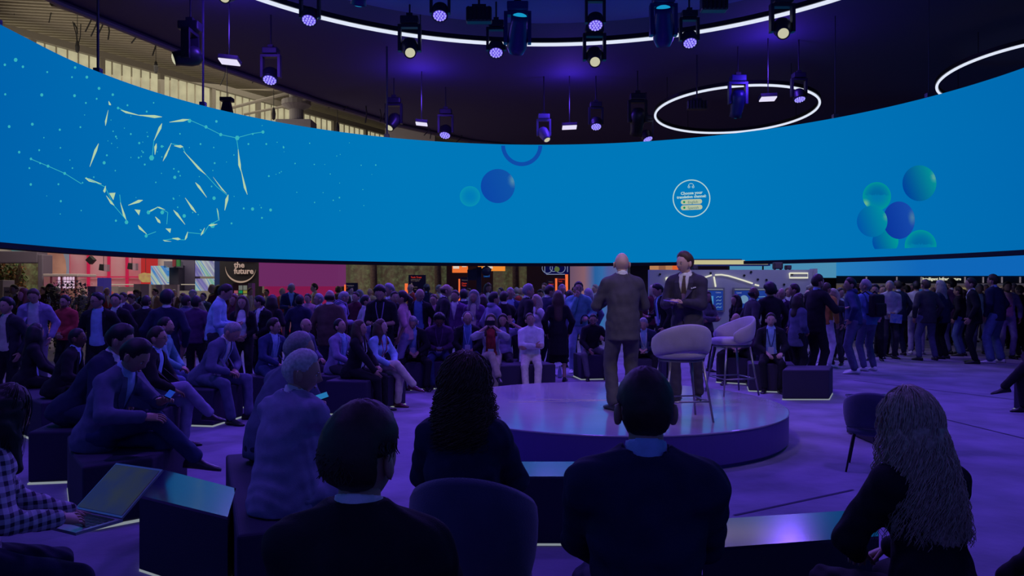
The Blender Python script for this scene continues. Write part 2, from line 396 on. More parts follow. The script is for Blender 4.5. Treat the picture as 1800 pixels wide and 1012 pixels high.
scr_disc('sphere_picture', 1542, 345, 25, glassy, .014)
scr_disc('sphere_picture', 1581, 387, 33, ball((8, 52, 156), (24, 76, 172), (80, 130, 160), (.85, -.15), .5), .018, aspect=.85)
scr_disc('sphere_picture', 1534, 389, 27.5, ball((0, 84, 170), (0, 146, 160), (90, 160, 150), (.9, -.3), .35), .022, aspect=.98)
scr_disc('sphere_picture', 1557, 424, 23, ball((0, 74, 165), (0, 160, 150), None), .015, edge_y)
scr_disc('sphere_picture', 1619, 432, 28, glassy, .015, edge_y)
# blue hoop cut by the upper rim
mb = MB(); N_ = 26
vs = []
for i in range(N_ + 1):
    a = math.pi * i / N_ * .98 + .03
    for r in (37, 30):
        vs.append(scr(917 + r * math.cos(a) * .98, 255 + (r) * math.sin(a), .016))
mb.add(vs, [(2 * i, 2 * i + 2, 2 * i + 3, 2 * i + 1) for i in range(N_)]); mb.build('hoop_picture', glow('hoop_blue', (8, 74, 166)), led, False)
# translation notice
def circ(mb, cx, cy, r0, r1, n=48, off=.02, a0=0, a1=2 * math.pi, asp=1):
    vs = []
    for i in range(n + 1):
        a = a0 + (a1 - a0) * i / n
        vs += [scr(cx + r0 * math.cos(a) * asp, cy + r0 * math.sin(a), off), scr(cx + r1 * math.cos(a) * asp, cy + r1 * math.sin(a), off)]
    mb.add(vs, [(2 * i, 2 * i + 2, 2 * i + 3, 2 * i + 1) for i in range(n)])
cream = glow('notice_cream', (170, 205, 205)); tn = 1215.8
mb = MB(); circ(mb, tn, 348.7, 33.2, 31.3)
circ(mb, 1215, 327, 5, 4.1, 14, a0=math.pi, a1=2 * math.pi); circ(mb, 1211.3, 328.5, 2.2, 1.2, 10); circ(mb, 1218.6, 328.5, 2.2, 1.2, 10)
mb.build('notice_ring', cream, led, False)
def pill(mb, x0, x1, y0, y1, sk, off=.02):
    r = (y1 - y0) / 2; cy = (y0 + y1) / 2; pts = []
    for i in range(9):
        a = -math.pi / 2 + math.pi * i / 8; pts.append((x1 - r + r * math.cos(a), cy + r * math.sin(a)))
    for i in range(9):
        a = math.pi / 2 + math.pi * i / 8; pts.append((x0 + r + r * math.cos(a), cy + r * math.sin(a)))
    mb.add([scr(x, y + sk * (x - x0), off) for x, y in pts], [tuple(range(len(pts)))])
mb = MB(); pill(mb, 1197, 1234.5, 351, 359.5, -.04); pill(mb, 1197, 1235, 361, 369.6, -.04); mb.build('channel_button', glow('button_cream', (178, 190, 160)), led, False)
mb = MB(); circ(mb, 1203, 355.2, 2, 0.01, 12, .03); circ(mb, 1203.3, 365.2, 2, .01, 12, .03); mb.build('channel_dot', glow('dot_green', (0, 140, 90)), led, False)
def scr_text(t, px, py, hpx, m, bold=0.0):
    q = scr(px, py, .03); s = (px - 900) / F
    size = hpx * q.y / F
    n = RC - ring_xy(px); ang = math.atan2(n.y, n.x) + math.pi / 2
    return text_obj('notice_text', t, size, m, q, (math.pi / 2, 0, ang), led, bold=bold)
scr_text('Choose your', 1216, 341.5, 7.2, cream, .004); scr_text('translation channel:', 1215.8, 347.8, 6.6, cream, .004)
tg = glow('text_teal', (70, 120, 120)); scr_text('English', 1218.5, 357.2, 6.6, tg); scr_text('Spanish', 1219, 367.2, 6.6, tg)

# ================================================================== ring lights
def ring_light(c, r, tilt, label, tr=.035, n=96, ry=None):
    t = thing('ring_light', label, 'light', c, 0, 'round white light hoops under the ceiling')
    R = Matrix.Rotation(tilt, 3, 'X')
    mb = MB(); mb.smooth = True; mb.tube([R @ Vector((r * math.cos(2 * math.pi * k / n), r * math.sin(2 * math.pi * k / n), 0)) for k in range(n)], tr, 6, True); mb.build('glowing_tube', mat('ring_glow', (.78, .84, 1), 1, 0, .95), t)
    mb = MB(); rings = []
    for k in range(n):
        a = 2 * math.pi * k / n; d = Vector((math.cos(a), math.sin(a), 0))
        rings.append([R @ (d * (r - .05) + Vector((0, 0, tr))), R @ (d * (r + .05) + Vector((0, 0, tr))), R @ (d * (r + .05) + Vector((0, 0, .16))), R @ (d * (r - .05) + Vector((0, 0, .16)))])
    mb.loft(rings, False, True); mb.build('channel', M_black, t)
    for a in (.4, 1.97, 3.5, 5.1):
        p = R @ Vector((r * math.cos(a), r * math.sin(a), .1)); mb = MB(); mb.tube([p, (p.x, p.y, 9.0 - c[2])], .012, 5); mb.build('hanger', M_black, t)
    return t
ring_light((.80, 12.0, 8.0), 8.06, 0, 'very large white light hoop hanging over the stage, cut by the top of the view', .045, 140)
ring_light((8.12, 27.75, 8.02), 2.86, math.radians(-4), 'smaller white light hoop hanging above the right half of the blue screen', .04)
ring_light((16.3, 23.1, 8.15), 3.0, math.radians(-4), 'white light hoop at the right edge, half hidden by the screen', .04)

# ================================================================== moving heads and other rigged lights
led_m = mat('led_lens', lin((170, 160, 255)), 1, 0, 1.0); led_d = mat('lens_violet', (.02, .01, .35), .2, 0, 0)
cream_m = mat('cream_lens', lin((196, 194, 165)), 1, 0, 1.0)
cyan_m = mat('cyan_lens', lin((20, 150, 200)), 1, 0, 1.0)
body_m = mat('fixture_black', (.02, .02, .035), .4, .2)
def ceil_z(x, y): return 8.448 if math.hypot(x - .8, y - 12) < 8.1 else 8.998
def rot_to(d):
    return Vector(d).normalized().to_track_quat('Z', 'Y').to_matrix()
def moving_head(px, py, w, kind, aim, label, z=7.2, group=None, body=None):
    D = (z - EYE) * F / (506 - py); q = P(px, py, D); s = w * D / F / (.33 if kind == 'wash' else .36)        # q = lens centre; s=1 -> .42 m wide
    R = rot_to(aim); ax = R @ Vector((0, 0, 1)); L = {'wash': .30, 'spot': .46, 'beam': .62}[kind] * s
    piv = q - ax * L * .62
    t = thing('moving_head_light', label, 'light', (piv.x, piv.y, piv.z), 0, group)
    rl = {'wash': .16, 'spot': .105, 'beam': .13}[kind] * s; rb = .17 * s
    mb = MB(); mb.smooth = True
    mb.lathe([(0, -.42 * L), (rb * .7, -.40 * L), (rb, -.22 * L), (rb * 1.02, .05 * L), (max(rl * 1.1, rb * .75), .45 * L), (rl * 1.15, .62 * L), (rl * .98, .62 * L), (rl * .95, .58 * L), (0, .58 * L)], (0, 0, 0), 24, R)
    mb.build('head', body or body_m, t)
    lens = MB()
    if kind == 'wash':
        lens.lathe([(0, .585 * L), (rl * .95, .585 * L), (rl * .95, .60 * L), (0, .605 * L)], (0, 0, 0), 20, R); lens.build('lens_plate', mat('violet_plate', (.12, .06, .9), 1, 0, .8), t)
        cells = MB()
        for (n, rr) in ((1, 0), (6, .40), (12, .78)):
            for k in range(n):
                a = 2 * math.pi * k / n; c = R @ Vector((rr * rl * math.cos(a), rr * rl * math.sin(a), .61 * L))
                cells.lathe([(rl * .155, 0), (rl * .12, .02 * s), (0, .03 * s)], c, 7, R)
        cells.build('led_cells', led_m, t)['kind'] = 'stuff'
    else:
        m = cream_m if kind == 'spot' else cyan_m
        lens.smooth = True
        lens.lathe([(0, .56 * L), (rl * .93, .60 * L), (rl * .8, .635 * L), (rl * .45, .665 * L), (0, .675 * L)], (0, 0, 0), 24, R)
        lens.build('lens', m, t)
    # yoke: two arms and the base box above, hanging from the ceiling
    yz = .40 * s; side = Vector((1, 0, 0)) if abs(ax.x) < .7 else Vector((0, 1, 0))
    mb = MB()
    for sg_ in (-1, 1):
        p0 = side * sg_ * (rb + .03 * s); mb.loft([[p0 + Vector((a * .03 * s * abs(side.x) + side.y * b * .07 * s, a * .03 * s * side.y + side.x * b * .07 * s, zz)) for a, b in ((-1, -1), (1, -1), (1, 1), (-1, 1))] for zz in (-.08 * s, .1 * s, yz)])
    mb.box((0, 0, yz + .02 * s), (side.x * 2 * (rb + .06 * s) + side.y * .14 * s, side.y * 2 * (rb + .06 * s) + side.x * .14 * s, .06 * s))
    mb.build('yoke', body or body_m, t)
    mb = MB(); mb.box((0, 0, yz + .13 * s), (.36 * s, .26 * s, .15 * s)); bevel(mb.build('base', body or body_m, t), .02 * s)
    mb = MB(); top = ceil_z(piv.x, piv.y) - piv.z; mb.tube([(0, 0, yz + .2 * s), (0, 0, top)], .022, 6)
    mb.box((0, 0, yz + .24 * s), (.12 * s, .12 * s, .08 * s)); mb.build('clamp_pole', body_m, t)
    return t
dn = (0, -.55, -1)
G1, G2 = 'violet wash heads', 'cream spot heads'
moving_head(543, 36, 26, 'wash', dn, 'violet wash light at upper left end of the large hoop', group=G1)
moving_head(474, 141, 25, 'wash', dn, 'violet wash light in front of the pale hall roof', group=G1)
moving_head(773, 28, 26, 'wash', dn, 'violet wash light at the top edge, inside the large hoop, left of centre', group=G1)
moving_head(872, 93, 25, 'wash', dn, 'violet wash light hanging just below the large hoop, left of the blue beam light', group=G1)
moving_head(1047, 45, 26, 'wash', dn, 'violet wash light directly above the cream spotlight at top centre', group=G1)
moving_head(1213, 76, 25, 'wash', dn, 'violet wash light just under the right part of the large hoop', group=G1)
moving_head(1406, 175, 20, 'wash', (.05, -.35, -1), 'violet wash light on the right rim of the smaller hoop', group=G1)
moving_head(782, 238, 20, 'wash', (-.1, -.5, -1), 'small violet wash light low over the screen, right of a glowing panel', group=G1)
moving_head(1048, 223, 19, 'wash', dn, 'small violet wash light over the middle of the screen by a pillar', group=G1)
moving_head(1139, 245, 18, 'wash', (.3, -.4, -1), 'tiny violet wash light touching the screen rim left of the smaller hoop', group=G1)
moving_head(721, 93, 32, 'spot', (.18, -1, -.8), 'cream spotlight pointing at us, left, crossing the large hoop', group=G2)
moving_head(1046, 109, 32, 'spot', (-.05, -1, -.8), 'cream spotlight pointing at us at top centre below the large hoop', group=G2)
moving_head(1377, 59, 34, 'spot', (-.25, -1, -.8), 'cream spotlight pointing at us at upper right', group=G2)
moving_head(394, -4, 32, 'spot', (.0, -1, -.8), 'cream spotlight cut by the top of the picture at left', group=G2)
moving_head(305, 104, 36, 'spot', (-1, -.5, -.35), 'large black spotlight aimed left with white lens before the hall roof', group=G2)
moving_head(684, 225, 24, 'spot', (-.55, -.8, -1.2), 'black spotlight tilted down left beside the grey pier', group=G2)
blue_b = mat('fixture_blue', (.02, .025, .16), .35, .2)
moving_head(914, 27, 38, 'beam', (.1, -.5, .86), 'dark blue beam light pointing up with cyan lens, left of centre', z=7.22, body=blue_b, group='blue beam heads')
moving_head(1166, 13, 38, 'beam', (-.1, -.5, .86), 'dark blue beam light pointing up with cyan lens, right of centre', z=7.22, body=blue_b, group='blue beam heads')
moving_head(630, 8, 34, 'beam', (-.2, .5, -.86), 'dark beam light at the top edge facing away, left', z=7.22, body=blue_b, group='blue beam heads')
moving_head(1293, 205, 26, 'beam', (.0, .5, -.9), 'dark beam light hanging inside the smaller hoop', z=6.9, body=blue_b, group='blue beam heads')
moving_head(962, 246, 20, 'spot', (.4, -.5, -.9), 'small pale violet spotlight at the screen rim, centre', z=6.75, body=mat('fixture_violet', (.25, .2, .55), .4))
moving_head(1118, 236, 26, 'beam', (.0, .6, -.9), 'dark beam light over the screen rim, left of the smaller hoop', z=6.9, group='blue beam heads')
for (px, py, wpx, rz, lab) in ((403, 109, 33, .0, 'glowing violet panel light beside the pale hall roof'), (741, 218, 20, 0, 'glowing violet panel light low over the screen, left of centre'),
                          (1001, 224, 25, 0, 'glowing violet panel light over the middle of the screen'), (1350, 174, 27, 0, 'glowing violet panel light inside the smaller hoop')):
    D = 5.6 * F / (506 - py); q = P(px, py, D); s = wpx * D / F
    t = thing('panel_light', lab, 'light', q, 0, 'glowing violet panel lights')
    R = Matrix.Rotation(math.radians(-14), 3, 'X') @ Matrix.Rotation(.12 if px < 900 else -.05, 3, 'Y')
    mb = MB(); mb.box(R @ Vector((0, 0, 0)), (s, s * .55, .03), R); mb.build('light_face', mat('panel_glow', lin((228, 222, 250)), 1, 0, 1.0), t)
    mb = MB(); mb.box(R @ Vector((0, 0, .07)), (s * 1.06, s * .62, .10), R); mb.build('housing', body_m, t)
    mb = MB(); mb.tube([(0, 0, .1), (0, 0, ceil_z(q.x, q.y) - q.z)], .015, 6); mb.build('pole', body_m, t)
    lamp('POINT', 'panel_halo_fill', (q.x, q.y - .3, q.z + .85), 110, (.16, .06, 1), None, .25)  # added lamp, imitates the panel's haze halo on the ceiling
for (px, py, w_, h_, lab) in ((842, 27, 45, 26, 'black rectangular box light under the blue ceiling disc, left of centre'), (1255, 8, 46, 24, 'black rectangular box light under the blue ceiling disc, right of centre'), (1225, 185, 34, 16, 'dark box light inside the smaller hoop')):
    D = 5.8 * F / (506 - py); q = P(px, py, D); s = D / F
    t = thing('box_light', lab, 'light', q, 0, 'dark box lights')
    mb = MB(); mb.box((0, 0, 0), (w_ * s, .25, h_ * s)); bevel(mb.build('housing', body_m, t), .03)
    mb = MB()
    for k in range(6): mb.box(((-.4 + k * .16) * w_ * s, -.14, 0), (.03, .04, h_ * s * .9))
    mb.build('cooling_fins', M_black, t)
    mb = MB(); mb.tube([(0, 0, h_ * s / 2), (0, 0, ceil_z(q.x, q.y) - q.z)], .025, 6); mb.box((0, 0, h_ * s / 2 + .05), (.3, .06, .05)); mb.build('bracket', body_m, t)
# small hung projector on the left
q = P(399, 182, 24); t = thing('hung_projector', 'small black projector hung above the screen against the pale windows', 'projector', q)
mb = MB(); mb.box((0, 0, .12), (.36, .3, .12)); mb.build('mount_plate', body_m, t)
mb = MB(); mb.loft([[(-.1, -.1, .05), (.1, -.1, .05), (.1, .1, .05), (-.1, .1, .05)], [(-.17, -.12, -.30), (.17, -.12, -.30), (.17, .12, -.30), (-.17, .12, -.30)]]); mb.build('housing', body_m, t)
mb = MB(); mb.tube([(0, 0, .15), (0, 0, 12.7 - q.z)], .012, 5); mb.build('wire', body_m, t)
# suspension rods of the screen
for i, (px, lab) in enumerate(((8, 'chain'), (183, 'rod'), (364, 'rod'), (683, 'rod'), (1463, 'wire'), (1625, 'wire'))):
    q = scr(px, 200, -.15); top = 12.8 if px < 700 else 9.0
    mb = MB(); mb.tube([(q.x, q.y, ZT - .1), (q.x, q.y, top)], .03 if px < 700 else .014, 6); mb.box((q.x, q.y, ZT + .06), (.14, .14, .14))
    if i == 0:
        for k in range(40): mb.box((q.x, q.y, ZT + .1 + k * .15), (.09 if k % 2 else .04, .04 if k % 2 else .09, .09))
    o = mb.build('suspension_' + lab, mat('rod_violet', (.08, .07, .14), .5, .3))
    o.parent = led
# ================================================================== people: signed-distance bodies meshed by surface nets
def surfnet(fn, lo, hi, v):
    lo = np.array(lo, np.float32); n = [int(math.ceil((hi[i] - lo[i]) / v)) + 1 for i in range(3)]
    gx, gy, gz = [lo[i] + v * np.arange(n[i], dtype=np.float32) for i in range(3)]
    X, Y, Z = np.meshgrid(gx, gy, gz, indexing='ij')
    d = fn(np.stack([X.ravel(), Y.ravel(), Z.ravel()], 1)).reshape(n)
    s = d < 0
    c = [s[i:n[0] - 1 + i, j:n[1] - 1 + j, k:n[2] - 1 + k] for i in (0, 1) for j in (0, 1) for k in (0, 1)]
    cnt = sum(q.astype(np.int8) for q in c); mask = (cnt > 0) & (cnt < 8)
    I = np.argwhere(mask); idx = -np.ones(mask.shape, np.int32); idx[mask] = np.arange(len(I))
    acc = np.zeros((len(I), 3), np.float32); num = np.zeros(len(I), np.float32)
    offs = [(i, j, k) for i in (0, 1) for j in (0, 1) for k in (0, 1)]
    dv = {o: d[I[:, 0] + o[0], I[:, 1] + o[1], I[:, 2] + o[2]] for o in offs}
    for a in offs:
        for ax in range(3):
            if a[ax] == 0:
                b = list(a); b[ax] = 1; b = tuple(b); da, db = dv[a], dv[b]; cr = (da < 0) != (db < 0)
                t = np.where(cr, da / np.where(da == db, 1, da - db), 0)
                pos = np.tile(np.array(a, np.float32), (len(I), 1)); pos[:, ax] += t
                acc[cr] += pos[cr]; num[cr] += 1
    V = lo + (I + acc / num[:, None]) * v
    Fs = []
    for ax in range(3):
        sh = [slice(None)] * 3; a_ = list(sh); b_ = list(sh); a_[ax] = slice(0, -1); b_[ax] = slice(1, None)
        sa, sb = s[tuple(a_)], s[tuple(b_)]; E = np.argwhere(sa != sb); flip = sa[sa != sb]
        o1, o2 = (ax + 1) % 3, (ax + 2) % 3
        ok = (E[:, o1] > 0) & (E[:, o2] > 0) & (E[:, o1] < n[o1] - 1) & (E[:, o2] < n[o2] - 1); E = E[ok]; flip = flip[ok]
        def cell(p, q):
            C = E.copy(); C[:, o1] -= p; C[:, o2] -= q; return idx[C[:, 0], C[:, 1], C[:, 2]]
        Q = np.stack([cell(1, 1), cell(0, 1), cell(0, 0), cell(1, 0)], 1)
        Q[~flip] = Q[~flip][:, ::-1]; Fs.append(Q[(Q >= 0).all(1)])
    return V, np.concatenate(Fs)

def vsub(a, b): return np.array(a, np.float32) - np.array(b, np.float32)
class SDF:
    def __init__(s): s.p = []
    def cap(s, a, b, r0, r1, k=.03, ax=None, fl=1.0, sub=False):
        s.p.append((np.array(a, np.float32), np.array(b, np.float32), r0, r1, k, None if ax is None else np.array(ax, np.float32), fl, sub)); return s
    def bounds(s, m):
        lo = np.min([np.minimum(q[0], q[1]) - max(q[2], q[3]) * max(1, q[6]) for q in s.p if not q[7]], 0) - m
        hi = np.max([np.maximum(q[0], q[1]) + max(q[2], q[3]) * max(1, q[6]) for q in s.p if not q[7]], 0) + m
        return lo, hi
    def __call__(s, X):
        D = None
        for (a, b, r0, r1, k, ax, fl, sub) in s.p:
            ba = b - a; L2 = float(ba @ ba)
            o = X - a
            t = np.clip((o @ ba) / L2, 0, 1) if L2 > 1e-10 else np.zeros(len(X), np.float32)
            o = o - t[:, None] * ba
            q = (o * o).sum(1)
            if ax is not None:
                on = o @ ax; q = q + (1 / (fl * fl) - 1) * on * on
            d = np.sqrt(q) - (r0 + (r1 - r0) * t)
            if ax is not None: d = d * min(1, fl)
            if sub: D = np.maximum(D, -d); continue
            if D is None: D = d
            else:
                h = np.clip(.5 + .5 * (D - d) / k, 0, 1); D = D * (1 - h) + d * h - k * h * (1 - h)
        return D
def sdf_mesh(name, fn, lo, hi, v, m):
    V, Q = surfnet(fn, lo, hi, v)
    return quick_mesh(name, V, Q, m)
def quick_mesh(name, V, Q, mats, mi=None):
    me = bpy.data.meshes.new(name)
    if isinstance(Q, np.ndarray) and len(Q):
        me.vertices.add(len(V)); me.vertices.foreach_set('co', np.asarray(V, np.float32).ravel())
        me.loops.add(Q.size); me.loops.foreach_set('vertex_index', Q.astype(np.int32).ravel())
        me.polygons.add(len(Q)); me.polygons.foreach_set('loop_start', np.arange(0, Q.size, 4, dtype=np.int32))
        me.update(calc_edges=True)
    else: me.from_pydata([tuple(q) for q in V], [], [tuple(q) for q in Q])
    me.polygons.foreach_set('use_smooth', [True] * len(me.polygons))
    me.materials.append(mats); me.update(); return me

def ik(a, t, l1, l2, hint):
    a, t, hint = Vector(a), Vector(t), Vector(hint); d = t - a; L = min(d.length, (l1 + l2) * .998); t = a + d.normalized() * L; u = d.normalized()
    x = (l1 * l1 - l2 * l2 + L * L) / (2 * L); h = math.sqrt(max(0, l1 * l1 - x * x)); n = (hint - u * hint.dot(u)).normalized()
    return a + u * x + n * h, t

HEAD_A, HEAD_B, HEAD_C = .076, .098, .120
def head_pt(d, grow=0.0):
    """point of the head surface in head axes (x right, y front, z up) for direction d; grow thickens it"""
    x, y, z = d; a, b, c = HEAD_A + grow, HEAD_B + grow, HEAD_C + grow
    X, Y, Z = x * a, y * b, z * c
    if z < 0:
        X *= 1 - .36 * (-z) ** 1.5
        if y < 0: Y *= 1 - .38 * min(1, -z * 1.25)
        else: Y *= 1 - .08 * (-z)
    else:
        X *= 1 + .03 * math.sin(z * 3)
    if y > .15 and grow < .004:
        g = lambda cx, cz, sx, sz: math.exp(-((x - cx) / sx) ** 2 - ((z - cz) / sz) ** 2)
        Y += .025 * g(0, -.22, .12, .12) + .012 * g(0, -.04, .08, .17) - .010 * (g(.36, .02, .20, .12) + g(-.36, .02, .20, .12))
        Y += .005 * (g(.34, .20, .26, .09) + g(-.34, .20, .26, .09)) + .005 * g(0, -.50, .22, .05) + .005 * g(0, -.60, .18, .05) - .004 * g(0, -.555, .22, .02) + .009 * g(0, -.86, .30, .14)
        Y += .004 * (g(.55, -.22, .2, .2) + g(-.55, -.22, .2, .2))
    return X, Y, Z
def head_mesh(V, Fq, MI, T, hi):
    na, nb = (40, 32) if hi else (26, 20)
    base = len(V)
    for i in range(nb + 1):
        ph = math.pi * i / nb
        for j in range(na):
            th = 2 * math.pi * j / na + (.25 * math.sin(2 * math.pi * j / na * 2) * 0)
            th = 2 * math.pi * j / na; th = th + .28 * math.cos(th)        # rings packed towards the face (+y)
            V.append(T(head_pt((math.sin(ph) * math.cos(th), math.sin(ph) * math.sin(th), math.cos(ph)))))
    for i in range(nb):
        for j in range(na):
            k = (j + 1) % na; Fq.append((base + i * na + j, base + (i + 1) * na + j, base + (i + 1) * na + k, base + i * na + k)); MI.append(0)
    # ears
    for s in (-1, 1):
        b2 = len(V); n1, n2 = 10, 6
        for i in range(n2 + 1):
            ph = math.pi * i / n2
            for j in range(n1):
                th = 2 * math.pi * j / n1; ex, ey, ez = math.sin(ph) * math.cos(th), math.sin(ph) * math.sin(th), math.cos(ph)
                V.append(T((s * (.080 + .013 * ex + .006 * (ey < 0)), -.008 + .020 * ey - .006 * ez, -.012 + .034 * ez)))
        for i in range(n2):
            for j in range(n1):
                k = (j + 1) % n1; Fq.append((b2 + i * n1 + j, b2 + (i + 1) * n1 + j, b2 + (i + 1) * n1 + k, b2 + i * n1 + k)[::s]); MI.append(0)
    # eyes, brows, lips
    def ell(c, r, mi, n1=8, n2=6):
        b2 = len(V)
        for i in range(n2 + 1):
            ph = math.pi * i / n2
            for j in range(n1):
                th = 2 * math.pi * j / n1; V.append(T((c[0] + r[0] * math.sin(ph) * math.cos(th), c[1] + r[1] * math.sin(ph) * math.sin(th), c[2] + r[2] * math.cos(ph))))
        for i in range(n2):
            for j in range(n1):
                k = (j + 1) % n1; Fq.append((b2 + i * n1 + j, b2 + (i + 1) * n1 + j, b2 + (i + 1) * n1 + k, b2 + i * n1 + k)); MI.append(mi)
    for s in (-1, 1):
        ell((s * .030, .0785, .003), (.0125, .010, .0058), 1); ell((s * .030, .0878, .003), (.0052, .0025, .0052), 2)
        ell((s * .031, .0875, .021), (.016, .0055, .0028), 3)
    ell((0, .0895, -.064), (.024, .007, .0035), 4); ell((0, .0885, -.071), (.020, .007, .004), 4)

def hand_geo(V, Fq, MI, wrist, d, nrm, s, curl=.35, spread=1.0, scale=1.0):
    """palm and five separate fingers; d = direction, nrm = palm normal (side to which fingers curl), s = +1 right / -1 left"""
    d = Vector(d).normalized(); nrm = Vector(nrm); nrm = (nrm - d * nrm.dot(d)).normalized(); side = d.cross(nrm).normalized() * s     # towards the thumb
    W = Vector(wrist); S = scale
    def loft(rings):
        b = len(V); n = len(rings[0])
        for r in rings: V.extend([tuple(q) for q in r])
        for i in range(len(rings) - 1):
            for j in range(n):
                k = (j + 1) % n; Fq.append((b + i * n + j, b + i * n + k, b + (i + 1) * n + k, b + (i + 1) * n + j)); MI.append(0)
        m = len(rings) - 1
        if n == 6:
            Fq.append((b + m * n, b + m * n + 1, b + m * n + 2, b + m * n + 3)); Fq.append((b + m * n, b + m * n + 3, b + m * n + 4, b + m * n + 5)); MI.extend([0, 0])
        else:
            for j in range(1, n - 2, 2): Fq.append((b + m * n, b + m * n + j, b + m * n + j + 1, b + m * n + j + 2)); MI.append(0)
    def ring(c, x, y, rx, ry, n): return [c + x * (rx * math.cos(2 * math.pi * k / n)) + y * (ry * math.sin(2 * math.pi * k / n)) for k in range(n)]
    loft([ring(W + d * t * S, side, nrm, rx * S, ry * S, 8) for t, rx, ry in ((-.02, .026, .020), (.015, .033, .018), (.05, .041, .017), (.088, .041, .013), (.094, .036, .008))])
    for i, (o, L) in enumerate(((.031, .072), (.0105, .082), (-.0105, .076), (-.031, .060))):
        p = W + d * .084 * S + side * o * S; dd = (d + side * o * 2.2 * spread * .5).normalized(); ang = curl * (1 + .12 * i)
        rings = []; r = .0088 * S
        for sgm in range(4):
            q = Matrix.Rotation(0, 3, 'X'); yy = dd.cross(side).normalized(); rings.append(ring(p, side, yy, r * (1 - .1 * sgm), r * (1 - .1 * sgm), 6))
            p = p + dd * (L / 3 * S); a = ang
            dd = (dd * math.cos(a) + nrm * math.sin(a)).normalized(); nrm_l = nrm
        yy = dd.cross(side).normalized(); rings = rings[:4]; loft(rings)
    p = W + d * .022 * S + side * .028 * S; dd = (d * .62 + side * .68 + nrm * .35).normalized(); rings = []
    for sgm in range(4):
        xx = dd.cross(nrm).normalized(); yy = dd.cross(xx).normalized(); rings.append(ring(p, xx, yy, (.0125 - .0018 * sgm) * S, (.0125 - .0018 * sgm) * S, 6)); p = p + dd * .026 * S; dd = (dd + d * .28 + nrm * .12).normalized()
    loft(rings)

